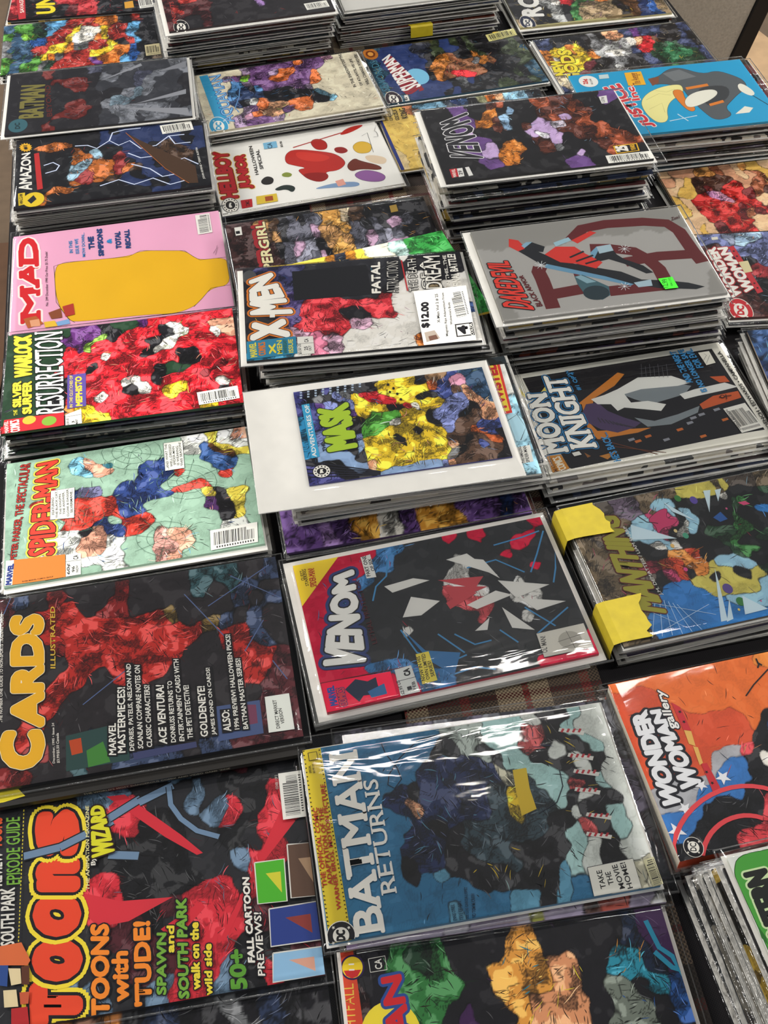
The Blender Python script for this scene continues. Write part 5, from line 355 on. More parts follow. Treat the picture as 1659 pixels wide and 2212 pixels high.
ART['night'] = {'rows':['mkkedekkkkookkkkBpp','mkkeeeekkooosskkttBp','mkkeeekpkkosssskggktb','mkYeeekppossssskgggkb','mkYeekpppoossskgggkk','mkYYkkppooosskgggkk','mkYYkkppoosskgggkkk'],'pal':{'B':'18243c','Y':'f2dc3a','b':'2a5a9e','d':'1b3a24','e':'2f7038','g':'6f776c','k':'17151a','m':'2a1414','o':'dc9a42','p':'3d1f4a','s':'d69468','t':'2a8aa0'},'quiet':'kp','ink':1.0,'step':1.0,'base':'c8452c','warp':1.0,'foil':'','ops':[['P','c8452c',[0.0,171.1,10.3,171.3,11.5,115.5,9.9,30.9,0.0,32.3],0],['E','e3cf3a',[31.5,105.1,22.9,24.3],0],['T','d8b94a','KNIGHTFALL',[4.6,89.6,7.7,146.2,-1.4,146.8,-4.1,90.2],-0.005,0,0],['E','2c1a4a',[8.3,158.5,9.5,9.7],0],['E','e3c62a',[8.3,158.5,8.1,8.3],0],['P','c02a2a',[1.2,156.9,14.9,155.8,11.5,151.1,6.9,150.1,2.8,152.7],0],['T','e6e2d8','11',[9.6,155.9,9.9,161.4,5.6,161.8,5.4,156.3],0.05,0,0],['S','d8d5cc',0.6,[21.5,163.2,34.8,163.7,35.1,152.9,21.9,152.7,21.5,163.2]],['T','d8d5cc','CA',[31.7,154.2,31.7,162.1,26.0,162.0,26.0,154.2],0.03,0,0],['T','c4262c','MAN',[48.2,79.8,45.6,148.3,29.0,147.7,28.2,81.1],0.05,[('2c4a8c',2.2)],0],['S','2a8aa8',4,[246.5,161.5,250.9,139.4,259.3,131.1,264.9,114.8]],['S','2a8aa8',4,[246.4,136.5,256.7,122.8,263.0,120.2]]]}
ART['mad'] = {'rows':['iiii','iiii'],'pal':{'i':'e2a6c2'},'quiet':'i','ink':0,'step':4,'base':'e2a6c2','warp':1.0,'foil':'','ops':[['P','e0b01c',[52.4,130.4,67.2,135.4,146.6,129.5,163.0,139.4,198.8,131.4,218.6,126.9,229.5,111.0,236.8,102.7,269.7,101.4,270.0,81.3,270.0,43.7,245.4,42.3,232.1,23.3,221.4,10.3,198.0,1.8,164.2,8.3,77.7,11.7,70.3,19.3,55.3,56.1],0,2],['S','4a3a10',0.7,[52.4,130.4,67.2,135.4,146.6,129.5,163.0,139.4,198.8,131.4,218.6,126.9,229.5,111.0,236.8,102.7,269.7,101.4]],['S','4a3a10',0.7,[270.5,43.7,245.4,42.3,232.1,23.3,221.4,10.3]],['S','4a3a10',0.7,[77.7,11.7,70.3,19.3,55.3,56.1,52.4,130.4]],['T','cc2026','M',[36.9,26.0,35.6,91.9,10.2,93.4,12.3,27.5],0.06,[('ece4e0',2.6)],0,1],['T','cc2026','A',[35.0,92.0,33.2,144.7,7.5,148.7,9.9,96.0],0.06,[('ece4e0',2.6)],0,1],['T','cc2026','D',[33.7,137.9,32.1,196.9,5.7,202.1,8.0,142.9],0.06,[('ece4e0',2.6)],0,1],['T','33232c','No. 299 December 1990 Our Price: $1.75 Dude!',[46.2,50.4,44.8,163.0,41.0,163.5,42.6,50.9],0.005,0,0],['T','2c86c0','IN THIS',[76.9,153.5,76.0,180.1,71.3,180.5,72.3,153.8],0.04,0,0],['T','2c86c0','ISSUE WE',[84.8,150.0,83.7,182.9,79.0,183.3,80.3,150.3],0.04,0,0],['T','2c86c0','MOW DOWN...',[92.7,141.5,92.0,195.1,87.9,195.3,88.7,141.7],0.04,0,0],['T','1f3f78','THE',[105.0,155.7,104.0,183.6,95.9,184.4,97.0,156.5],0.06,0,0],['T','1f3f78','SIMPSONS',[116.5,137.9,115.5,198.7,107.8,199.4,109.0,138.5],0.06,0,0],['T','2c86c0','&',[127.3,162.8,127.0,173.2,120.4,174.0,120.7,163.6],0.06,0,0],['T','1f3f78','TOTAL',[139.3,148.7,138.7,187.1,131.0,188.1,131.7,149.8],0.06,0,0],['T','1f3f78','RECALL',[151.3,147.1,150.7,189.0,143.5,189.6,144.3,147.6],0.06,0,0],['B','e6e4dc',[257.8,158.0,257.6,202.1,238.3,201.0,238.8,156.9],30],['P','b4602e',[15.9,31.2,30.9,34.0,40.4,16.9,21.8,12.1],0],['P','dba07a',[23.5,26.6,34.7,27.1,36.7,13.2,25.5,14.2],0],['P','e0b93a',[40.4,19.9,53.4,20.0,57.2,8.8,42.3,9.1],0],['P','7fa6d0',[55.3,16.6,70.3,19.3,72.1,9.9,57.2,8.8],0],['P','b0382c',[62.9,45.2,76.2,48.4,77.9,26.7,66.6,24.6],0],['P','8a4a2c',[45.9,36.7,61.0,42.5,62.8,23.9,49.7,23.8],0],['S','5a3a48',0.4,[254.7,112.1,259.5,121.2,261.1,127.7]],['S','5a3a48',0.4,[257.3,108.2,259.8,117.8,261.8,123.5]]]}
ART['supg'] = {'rows':['mmmNnKgkgoounnkkkkkk','mmmnNKggPNogKgKPgkk','mmmmkgPGkNoNgPgGgkkk','mmmmmgGgPkoogKgPPKgk','mmmmNkGGgkooNgggPkkk','mmmmNkGGgkooNgggPkkk'],'pal':{'G':'8c8c9a','K':'2d2c30','N':'b08450','P':'a888a0','g':'5c5c68','k':'17151a','m':'3c2220','n':'4a3424','o':'d09a4c','u':'c9b79a'},'quiet':'','ink':1.0,'step':1.2,'base':'3c2220','warp':1.0,'foil':'','ops':[['T','9c2a30','SUPERGIRL',[44.7,29.6,47.7,167.8,32.5,168.1,30.4,32.4],0.05,[('9c2a30',1.5)],0],['T','dcd2a4','SUPERGIRL',[48.4,28.7,50.4,165.4,37.3,166.2,34.1,31.5],0.04,[('1c1412',0.9)],0],['T','241412','AM 1996',[18.2,77.2,24.4,135.4,14.3,137.3,8.3,79.0],0.03,0,0],['P','d8d6ce',[10.3,161.3,19.4,161.5,18.7,143.7,10.3,143.7],0],['T','17151a','1',[16.3,147.0,16.3,153.2,11.1,153.1,11.1,146.9],0.06,0,0],['P','a8893c',[214.3,160.3,223.8,161.5,223.1,146.2,213.4,145.0],0]]}
ART['green'] = {'rows':['yyyyYYYoBoYwwceeee','yyyYYYoBoYYwwceeee','yyyYYYoYYwwwceee'],'pal':{'B':'2a3040','Y':'ecd24a','c':'a8c8c0','e':'2f8a3c','o':'e0902c','w':'e2dec8','y':'d8b63c'},'quiet':'Yw','ink':0.8,'step':1.8,'base':'d8b63c','warp':1.0,'foil':'','ops':[]}
ART['jlgk'] = {'rows':['uuyNttcKBbkgosccKk','yyyyukkkkkkkkkkkkk','yyyyugkkkkkkkkkkk','yyyyugkkkkkkkkkk','uyyyuggkkkkkkk','uyyyggkkkkkkk'],'pal':{'B':'1c2f5c','K':'38404c','N':'a5643a','b':'34507c','c':'8ab4cc','g':'7a7a58','k':'17151a','o':'d9782a','s':'e0a27a','t':'5c88a0','u':'cfb98a','y':'d4b45c'},'quiet':'yu','ink':1.0,'step':1.4,'base':'d4b45c','warp':1.0,'foil':'','ops':[['P','1f2c6a',[2.9,170.0,6.4,0.4,6.0,0.0,1.2,0.0,0.0,69.8,0.0,170.0],0],['T','2a2418','JUSTICE',[12.5,135.6,13.2,163.4,7.7,162.9,7.0,135.2],0.03,0,0],['T','2a2418','LEAGUE',[19.8,134.6,21.1,163.2,15.9,163.1,14.7,134.6],0.03,0,0],['T','2a2418','GODZILLA',[29.9,133.0,31.6,164.2,25.2,164.0,23.5,132.8],0.03,0,0],['T','2a2418','KONG',[43.6,135.4,45.2,165.4,35.2,164.7,33.7,134.7],0.03,0,0]]}
ART['jinc'] = {'rows':['jjjj','jjjj'],'pal':{'j':'1f95c0'},'quiet':'j','ink':0,'step':5,'base':'1f95c0','warp':1.0,'foil':'','ops':[['P','53575a',[111.9,142.3,129.5,145.8,146.9,163.3,167.1,166.4,193.9,140.2,217.8,147.2,235.3,129.9,246.1,114.1,244.8,91.8,225.6,77.8,207.3,59.4,193.9,44.7,198.5,22.7,170.3,13.4,160.9,38.3,153.2,82.9,152.9,109.5,132.1,124.8,113.1,123.9],0,2],['P','6e7274',[137.8,153.4,164.9,159.8,182.8,135.5,147.5,128.6],0],['P','383a3c',[172.6,105.7,219.4,105.7,211.7,71.6,175.7,48.2,167.7,71.3],0,1],['P','7a4a34',[111.9,142.3,129.5,145.8,124.0,128.6,112.5,121.8],0],['P','dcd592',[83.1,83.2,97.1,102.4,119.9,115.9,144.7,120.1,155.0,115.8,149.5,92.4,126.6,79.2,112.2,56.1,105.8,25.7,90.1,22.5,82.4,40.6,80.0,62.2],0,2],['S','8a8452',0.4,[91.9,85.9,114.6,99.1,130.7,91.6]],['S','8a8452',0.4,[88.6,60.6,111.0,73.5,107.5,48.5]],['S','8a8452',0.4,[112.9,108.3,126.8,101.1,140.5,107.4]],['P','cf7a2c',[132.6,104.5,151.5,105.3,146.1,75.5,154.3,52.3,145.9,41.1,137.2,55.6],0,2],['P','cf7a2c',[157.2,108.7,191.6,113.3,191.6,106.5,157.3,102.0],0],['P','cf7a2c',[175.0,59.1,198.0,65.5,197.9,59.0,175.0,52.6],0],['P','d8d6c8',[143.9,75.9,163.9,94.0,193.3,98.2,199.9,87.1,186.5,72.1,157.8,55.9,141.4,54.8],0,2],['P','d8d6c8',[231.8,101.0,240.7,106.1,251.0,77.3,242.0,65.8,230.0,83.5],0,1],['P','d8d6c8',[202.0,26.2,222.2,43.6,232.4,37.4,222.6,26.5],0],['S','2a2a2a',1.2,[243.5,69.9,255.6,41.5]],['S','b8d2dc',1.8,[106.8,25.5,148.6,32.2]],['S','b8d2dc',1.8,[123.3,41.2,132.2,20.7]],['T','c8303a','JUSTICE',[84.5,15.3,75.5,140.2,40.6,131.1,68.1,16.3],0.04,[('dcdcd6',1.6)],0],['T','c8303a','Inc.',[83.7,87.4,85.1,131.6,74.1,130.1,71.4,86.3],0.05,[('dcdcd6',1.2)],0],['E','dcdcd6',[25.2,151.3,14.0,16.3],0],['T','c0342c','25¢',[24.5,144.2,26.8,158.8,18.1,158.6,15.8,144.0],0.05,0,0],['T','3a3a3a','NO.1 JUNE',[30.9,142.0,31.7,157.8,27.7,157.7,26.9,141.9],0.02,0,0],['P','b8c8c8',[44.6,165.9,58.8,165.9,57.3,154.2,42.5,154.4],0],['P','dca82c',[82.9,165.0,108.2,164.7,104.1,126.5,78.3,128.4],0],['T','7a3a1c','The Avenger',[101.7,128.4,105.0,162.1,88.7,162.9,85.5,129.2],0.02,0,0]]}
ART['newg'] = {'rows':['BBkkkgkssBpBBkkB','oyyoykgGGwsrnkkBk','owoyyoGwwGBrrdedBk','uoyymkkggKKBdeeedB','uuBmKKKGKKKBdedddB','BuBmmKKgKKBBBdddBk'],'pal':{'B':'3a4468','G':'a9aaa8','K':'2d2c30','d':'1e3d28','e':'2f7048','g':'6f7072','k':'17151a','m':'6a2a34','n':'5a3a22','o':'c8782c','p':'6a3a80','r':'c4202a','s':'e0a27a','u':'c9b79a','w':'e6e2d8','y':'e6c42a'},'quiet':'','ink':1.0,'step':2.2,'base':'3a4468','warp':1.0,'foil':'','ops':[['T','e0cf3a','NEW',[21.2,48.6,25.9,95.9,5.5,97.4,1.1,50.0],0.05,[('2a1c10',1)],0],['T','e0cf3a','GODS',[37.7,24.5,49.6,125.3,26.8,128.3,15.7,27.5],0.05,[('2a1c10',1)],0]]}
ART['robin'] = {'rows':['kkkkrreyeyupuu','kkkwrkeeyyupNuu','kkkGwrreeoounNNu','kwkkGkeuuuuknBbu','uukkGkeuuuuknBbu'],'pal':{'B':'1c2f5c','G':'a9aaa8','N':'9a7458','b':'2a5a9e','e':'3a7a3c','k':'17151a','n':'5a3a22','o':'d9782a','p':'6a3a80','r':'c4202a','u':'a08a6a','w':'e6e2d8','y':'e6c42a'},'quiet':'','ink':1.0,'step':2.2,'base':'a39a70','warp':1.0,'foil':'','ops':[['T','e6e4de','ROBIN',[50.2,31.2,62.5,200.7,29.2,204.7,12.9,37.3],0.05,0,0],['P','a8a06c',[0.0,5.7,31.9,4.0,153.7,6.5,151.8,0.2,147.2,0.0,0.0,0.0],0],['E','e6e2d8',[16.2,14.0,12.7,27.1],0],['E','1c2440',[16.2,14.0,12.0,25.5],0],['E','e6e2d8',[16.2,14.0,7.2,15.3],0],['T','1c2440','DC',[17.6,2.9,22.4,23.6,14.4,25.3,9.7,4.6],0.06,0,0],['*','e6e2d8',[19.4,-1.2,1.8]],['*','e6e2d8',[6.2,1.6,1.8]],['*','e6e2d8',[13.1,29.4,1.8]],['*','e6e2d8',[26.4,26.6,1.8]],['P','6c5a3a',[148.6,7.6,196.1,11.9,196.1,3.3,149.3,0.7],0]]}
ART['flash'] = {'rows':['usssoNsuoyuukkkkkk','suynnnnsusNyouskkkkk','uyynmnrrsNNouuuskkkk','yurrpirrmNnyyuusukkk','yurrrrmrrunnkkuukkk','uurrrrmNmrrukkuukkk','uyumrruusurruuuuuu','uyumrruusurruuuuuu'],'pal':{'N':'9a5a3c','i':'c890a8','k':'20222c','m':'6a1c1c','n':'4a2a1e','o':'dc9a54','p':'b07aa0','r':'b4241f','s':'cf9a78','u':'dcb890','y':'dcb45c'},'quiet':'uysk','ink':1.0,'step':1.3,'base':'dcb890','warp':1.0,'foil':'','ops':[]}
ART['ww'] = {'rows':['PPgccPPPkkPPPPPP','mmPPPPkksPPPPPPP','mmkkPkskgPgPPPP','mkkrkkBkgggPPP','mmkkrkBBgePPPP','mmmkkkrrBBePPPP','mmmmBkkBBPPPPPP'],'pal':{'B':'2c3450','P':'6a729c','c':'9ab4cc','e':'2f7a3a','g':'7c8498','k':'1c1a20','m':'4a2420','r':'9a3034','s':'e0a27a'},'quiet':'','ink':1.0,'step':1.3,'base':'4a2420','warp':1.0,'foil':'','ops':[['T','e4e2da','WONDER',[28.1,40.8,18.1,143.0,3.5,139.2,13.3,38.0],0.06,[('a82c30',1.4)],0],['T','e4e2da','WOMAN',[47.9,50.1,33.4,141.8,18.9,139.6,31.7,46.7],0.06,[('a82c30',1.4)],0],['P','b8323a',[34.6,141.0,41.9,142.8,54.5,47.0,46.5,43.4],0],['*','17151a',[39.3,131.3,2.4]],['*','17151a',[40.6,120.5,2.4]],['*','17151a',[48.1,64.1,2.3]],['*','17151a',[49.5,54.6,2.3]],['P','cfc49a',[39.4,108.1,52.1,110.3,52.1,87.6,41.4,85.3],0],['E','e6e2d8',[17.7,13.4,14.5,23.4],0],['E','c02c34',[17.7,13.4,13.7,22.1],0],['E','e6e2d8',[17.7,13.4,8.2,13.2],0],['T','c02c34','DC',[20.0,4.2,24.1,22.0,14.8,22.7,10.7,5.0],0.06,0,0],['*','e6e2d8',[22.2,0.9,2.1]],['*','e6e2d8',[6.9,2.1,2.1]],['*','e6e2d8',[13.0,26.1,2.1]],['*','e6e2d8',[28.5,24.8,2.1]],['P','dcd8c8',[17.4,162.8,25.9,163.5,25.5,157.7,17.0,156.7],0]]}
ART['manth'] = {'rows':['nnKKpnnnyynyKnnnn','nnnnKpncckkkkwkkdkkkk','nKnnnnciikckkkdekkkkkk','nnKnnccikwckkekkbkkkkk','nnnnkkwcwkkddekkkdkkdk','nnuKnkkooRkkdekddkkkdek','nnKnmmRRookkdekkddkkkd','nnunKkiRkoycckddkyykkk','nnnnkbbyykykydeekkyyk','nnnnbbbbyyyyccekkdkkk','nnnbbbbbbccccwkkkcck','nnKbbbbbbbbbcwkcckcc'],'pal':{'K':'4a4038','R':'cf4a2c','b':'2a76b8','c':'9ac4d8','d':'24462c','e':'3a7a3c','i':'d04a78','k':'16171a','m':'8a2a3c','n':'6a5a44','o':'dc8a3c','p':'6a5a6c','u':'9a8a54','w':'e6e2d8','y':'c8bc5c'},'quiet':'bcky','ink':1.0,'step':1.0,'base':'4a4238','warp':1.0,'foil':'','ops':[['P','c03a68',[77.7,137.7,94.2,147.4,105.7,148.4,96.8,134.7,111.3,132.0,100.1,124.0,89.5,124.8,81.7,117.1,84.0,130.2],0,2],['S','1a1416',1,[71.4,145.3,77.0,135.9,87.5,131.2]],['P','d04a78',[176.8,137.1,184.8,137.1,188.0,132.2,180.8,132.0],0],['P','2c5a9c',[144.1,124.5,154.4,129.8,157.4,119.1,148.7,117.4],0],['E','5c4a9c',[134.6,151.1,3.8,5.2],0],['E','3a7a3c',[119.8,157.4,3.3,4.4],0],['E','4a9a7c',[107.8,109.4,2.9,3.8],0],['E','dcc48a',[100.5,117.7,1.7,2.3],0],['E','dcb46a',[89.9,100.6,2.0,2.6],0],['E','d04a88',[90.7,69.9,2.0,2.5],0],['E','5c4a8c',[120.2,38.4,4.7,6.0],0],['E','3a7a3c',[125.6,21.2,4.1,5.2],0],['E','dc9a4c',[103.9,11.1,1.9,2.4],0],['E','dcc46a',[119.9,12.9,1.2,1.5],0],['E','d05a88',[162.1,132.2,1.0,1.4],0],['E','d05a88',[144.4,17.0,0.8,1.0],0],['P','c8dce4',[149.2,160.7,156.8,159.7,143.4,131.7],0],['P','c8dce4',[161.1,158.6,168.4,158.8,158.0,143.0],0],['P','c8dce4',[103.1,157.2,126.3,123.2,107.7,141.9],0],['P','c8dce4',[60.1,136.3,98.0,108.1,54.1,117.5],0],['P','c8dce4',[118.5,64.3,97.8,4.1,104.4,4.1,115.1,46.9],0],['P','c8dce4',[116.4,27.0,110.3,4.3,103.1,2.7],0],['P','c8dce4',[129.9,27.1,146.8,7.0,123.0,6.2],0],['S','b8d8ec',0.5,[49.3,46.0,28.8,3.2]],['S','b8d8ec',0.5,[52.6,43.3,38.3,2.1]],['S','b8d8ec',0.5,[55.9,40.7,47.9,1.0]],['S','b8d8ec',0.5,[59.3,38.1,57.5,-0.1]],['S','b8d8ec',0.5,[62.6,35.5,67.1,-1.3]],['S','b8d8ec',0.5,[65.9,32.9,76.8,-2.4]],['S','b8d8ec',0.5,[33.5,36.0,64.4,5.8]],['S','b8d8ec',0.5,[42.7,40.6,96.7,12.9]],['S','b8d8ec',0.5,[35.8,6.4,95.0,25.5]],['T','a09a34','MANTHING',[53.4,24.9,51.3,150.5,27.4,157.1,22.2,38.9],0.05,[('5c2420',1.2)],0],['T','e0ded6','J.M. DEMATTEIS / LIAM SHARP',[58.0,46.4,55.6,135.9,51.3,135.7,53.7,46.6],0.01,0,0]]}
ART['wwg'] = {'rows':['oooooooOOOOyy','RRooooooOOOOO','RRRoooooOssss','RRRRRRookkkksss','RRRRRRRokBkkskss','RRRRRRRkBBkssskk','RRRRggrkBBkskkkk','ggggbbkwrBBkBkkkB','ggbbbkkkrrrBkBBk','bbkkkkrrrrrrbbbb','bkkkrrrrbbbbbbb','kkkrrrbbbbbkbbb'],'pal':{'B':'2c4a78','O':'e48a3a','R':'cf5230','b':'3a76b8','g':'a8a8ac','k':'1a1a1e','o':'dc6e30','r':'cf4048','s':'dc9a6c','w':'e6e2d8','y':'eaa84a'},'quiet':'RoOysgb','ink':0.6,'step':1.0,'base':'cf5230','warp':1.0,'foil':'','ops':[['T','e0e0e2','WONDER',[20.7,42.6,26.1,139.6,8.8,139.0,4.6,48.9],0.06,[('1c1c24',2.4)],0],['T','e0e0e2','WOMAN',[45.6,56.7,37.7,137.3,26.4,138.2,25.0,59.3],0.06,[('1c1c24',2.4)],0],['T','e6e4e0','gallery',[46.8,114.8,49.0,153.7,39.3,157.5,36.0,115.7],0.03,[('1c1c24',1)],0],['P','c03038',[49.0,141.7,54.9,135.0,55.3,110.6,48.9,112.6],0],['P','d8ac5c',[49.3,112.5,55.1,110.0,53.1,95.3,48.3,98.6],0],['P','d8ac5c',[50.8,95.8,54.6,93.8,52.9,78.7,49.3,77.4],0],['P','c03038',[51.1,78.0,56.2,78.0,58.1,53.8,50.3,49.8],0],['*','17151a',[52.8,130.6,2.0]],['*','17151a',[52.5,120.2,2.0]],['*','17151a',[52.5,69.9,1.9]],['*','17151a',[53.1,59.2,1.9]],['*','e0e0e2',[64.2,62.0,7.1]],['*','e0e0e2',[43.2,59.4,5.7]],['*','e0e0e2',[21.6,42.4,6.5]],['*','e0e0e2',[7.6,25.2,8.3]],['S','d8484e',4,[81.3,19.7,77.0,22.4,72.2,24.3,67.0,25.6,61.5,26.0,55.9,25.7,50.2,24.7,44.6,22.9,39.3,20.4,34.2,17.3,29.7,13.6,25.7,9.5,22.3,5.0,19.7,0.2]],['S','d8484e',4,[101.2,40.7,93.8,45.3,85.5,48.7,76.5,50.9,67.0,51.7,57.2,51.1,47.4,49.2,37.8,46.1,28.6,41.7,20.1,36.3,12.4,29.9,5.7,22.7,0.1,15.0,-4.3,6.8]],['S','17151a',1.2,[148.5,154.2,128.6,141.7,116.9,132.4]],['S','17151a',1.5,[142.6,167.4,142.2,160.6,139.7,157.5]],['S','17151a',1.5,[141.8,163.2,144.9,159.4]],['E','e6e2d8',[15.2,9.0,8.3,8.9],0],['E','17151a',[15.2,9.0,7.8,8.4],0],['E','e6e2d8',[15.2,9.0,4.7,5.0],0],['T','17151a','DC',[16.4,5.2,18.8,11.8,13.6,13.0,11.2,6.4],0.06,0,0],['*','e6e2d8',[17.7,3.7,1.2]],['*','e6e2d8',[9.1,5.7,1.2]],['*','e6e2d8',[12.7,14.4,1.2]],['*','e6e2d8',[21.3,12.4,1.2]]]}
ART['lant'] = {'rows':['wwww','wwww'],'pal':{'w':'d4d6d0'},'quiet':'w','ink':0,'step':5,'base':'d4d6d0','warp':1.0,'foil':'','ops':[['P','4a9a3c',[8.8,177.9,33.7,177.3,83.3,175.9,84.1,159.1,26.3,161.2,9.5,164.1,6.5,153.2,6.0,132.4,6.0,117.2,16.3,42.2,1.2,45.6,0.9,125.0,0.0,151.8,0.0,156.7,0.4,166.2],0,2],['P','2f6a2c',[0.9,125.0,3.4,115.2,2.5,109.6,0.0,115.0,0.0,116.0],0],['T','20221f','LANTERN',[23.8,99.1,26.1,164.4,6.4,163.7,4.6,95.3],0.08,[('c8dca8',1.5)],0]]}
ART['amazon'] = {'rows':['kkkkkkkBkBBBBBkk','kkoookkkBBBBBBBkB','kkkkkokckBBknnBkB','kkkkkoockrBBknnnBB','kkkkkccoorkBBknnnk','kkkkkcrooronBknnnk','kkkkkoronnBkBBnnkk','kkkookkkkBBkkBnkk','kkokkkkkkkkBBBkkk'],'pal':{'B':'27345c','c':'8aa8b8','k':'18171b','n':'4a3424','o':'b4662c','r':'8a2c2c'},'quiet':'kB','ink':1.0,'step':1.4,'base':'18171b','warp':1.0,'foil':'','ops':[['S','9fb0d8',2.2,[81.6,138.0,99.0,136.1,111.9,125.0,129.7,141.6,142.4,126.3,158.1,135.2,172.4,111.4,194.4,114.6,213.1,135.3,235.2,134.5]],['S','eef0f6',1.0,[81.6,138.0,99.0,136.1,111.9,125.0,129.7,141.6,142.4,126.3,158.1,135.2,172.4,111.4,194.4,114.6,213.1,135.3,235.2,134.5]],['S','9fb0d8',2.2,[154.6,103.1,171.3,87.3,188.6,87.4,213.2,65.9,231.0,73.9,248.9,53.9]],['S','eef0f6',1.0,[154.6,103.1,171.3,87.3,188.6,87.4,213.2,65.9,231.0,73.9,248.9,53.9]],['S','9fb0d8',2.2,[114.2,29.9,139.6,39.5,160.0,23.5,185.7,33.0,207.7,12.8,231.3,19.0]],['S','eef0f6',1.0,[114.2,29.9,139.6,39.5,160.0,23.5,185.7,33.0,207.7,12.8,231.3,19.0]],['S','9fb0d8',2.2,[38.7,97.2,51.4,102.2,60.0,92.4,55.7,81.5,41.0,77.0]],['S','eef0f6',1.0,[38.7,97.2,51.4,102.2,60.0,92.4,55.7,81.5,41.0,77.0]],['S','9fb0d8',2.2,[157.8,74.4,182.7,57.0,198.5,34.0,219.9,37.0]],['S','eef0f6',1.0,[157.8,74.4,182.7,57.0,198.5,34.0,219.9,37.0]],['S','9fb0d8',2.2,[129.7,141.6,134.7,161.5,152.6,166.0,174.8,165.2]],['S','eef0f6',1.0,[129.7,141.6,134.7,161.5,152.6,166.0,174.8,165.2]],['S','9fb0d8',2.2,[213.1,135.3,220.5,112.8,242.4,112.0]],['S','eef0f6',1.0,[213.1,135.3,220.5,112.8,242.4,112.0]],['P','4a3424',[153.4,157.3,173.3,131.8,244.4,51.0,245.3,8.3,232.8,10.3,203.8,52.3],0],['S','b4662c',0.8,[153.4,157.3,203.8,52.3,232.8,10.3]],['T','e2e0d8','AMAZON',[24.3,40.5,20.1,135.5,7.7,134.2,5.6,42.1],0.03,0,0],['P','b83030',[25.0,130.3,31.8,131.6,38.2,40.1,30.6,38.8],0],['P','d8bc2c',[5.4,35.4,14.5,36.0,15.5,8.0,6.9,6.2],0],['E','d8bc2c',[26.1,16.6,14.3,17.2],0],['P','20242c',[18.0,15.9,26.0,27.1,30.2,16.8,23.2,7.4],0],['T','17151a','AMALGAM',[12.6,8.6,11.6,33.2,6.7,32.8,7.7,8.3],0.03,0,0],['P','d8a82c',[22.7,147.2,19.5,145.5,19.4,150.4],0],['P','d8a82c',[21.9,142.0,18.1,142.6,19.7,146.6],0],['P','d8a82c',[19.3,138.3,15.7,141.1,18.7,143.5],0],['P','d8a82c',[15.5,136.8,12.9,141.2,16.6,141.4],0],['P','d8a82c',[11.3,137.8,10.1,142.9,13.8,141.0],0],['P','d8a82c',[7.4,141.0,7.9,145.9,11.0,142.2],0],['P','d8a82c',[4.7,145.9,6.7,149.5,8.5,144.8],0],['P','d8a82c',[3.6,151.5,6.9,153.2,7.0,148.3],0],['P','d8a82c',[4.4,156.7,8.3,156.0,6.7,152.0],0],['P','d8a82c',[7.0,160.4,10.6,157.6,7.7,155.2],0],['P','d8a82c',[10.8,162.0,13.5,157.5,9.7,157.2],0],['P','d8a82c',[15.1,161.0,16.3,155.8,12.5,157.7],0],['P','d8a82c',[19.0,157.7,18.5,152.8,15.4,156.5],0],['P','d8a82c',[21.7,152.8,19.6,149.1,17.8,153.9],0],['E','d8a82c',[13.2,149.3,7.1,9.1],0],['T','17151a','#1',[16.5,143.2,15.9,154.1,9.4,154.7,10.0,143.9],0.06,0,0],['T','dcdad2','JOHN BYRNE • TERRY AUSTIN',[255.8,15.4,251.5,95.6,247.8,95.6,252.2,15.5],0.02,0,0],['B','e6e4dc',[204.7,141.4,249.3,144.0,247.0,168.2,202.0,165.4],28]]}
ART['thor'] = {'rows':['teedKccrrrooKkrkk','etEedcrrywwyrrcckk','gttbbrrywwoyrrckkk','gttrryyogrrykrckk','etteyogrrryyoobkku','eteegdrrrrpoocbgku'],'pal':{'E':'7fb83a','K':'2d2c30','b':'2a5a9e','c':'5a98c0','d':'1e3d28','e':'4f8a34','g':'6f7072','k':'17151a','o':'d9782a','p':'6a3a80','r':'a83028','t':'3a5a78','u':'8a7a6a','w':'e6e2d8','y':'e6c42a'},'quiet':'','ink':1.0,'step':2.2,'base':'2d3c2c','warp':1.0,'foil':'','ops':[['B','cfc49a',[235.8,12.5,260.2,14.0,259.4,51.0,234.7,49.5],18]]}
ART['unt'] = {'rows':['rkyyrrrrkkkkokw','rkyyrrrrmkkkokk','rkkkrrrrmkkkoku','rkkkkkmrrkkkkkk'],'pal':{'k':'17151a','m':'5a1a1e','o':'d9782a','r':'a82a30','u':'c9b79a','w':'e6e2d8','y':'e6c42a'},'quiet':'','ink':1.0,'step':2.4,'base':'1a181a','warp':1.0,'foil':'','ops':[['P','b83038',[8.0,75.9,23.3,73.5,31.3,2.5,19.5,0.3],0],['T','e0cf2c','UNT',[81.9,13.5,71.9,108.5,37.7,111.0,48.0,14.9],0.05,0,0],['T','e6e2d8','SAVAGE',[26.4,25.4,19.9,80.1,12.6,78.8,19.3,24.2],0.02,0,0],['B','e6e4dc',[226.7,7.8,250.9,11.6,246.0,51.3,221.5,47.4],14],['P','cf9a3a',[198.7,36.1,213.5,39.7,216.5,13.6,200.9,12.0],0]]}
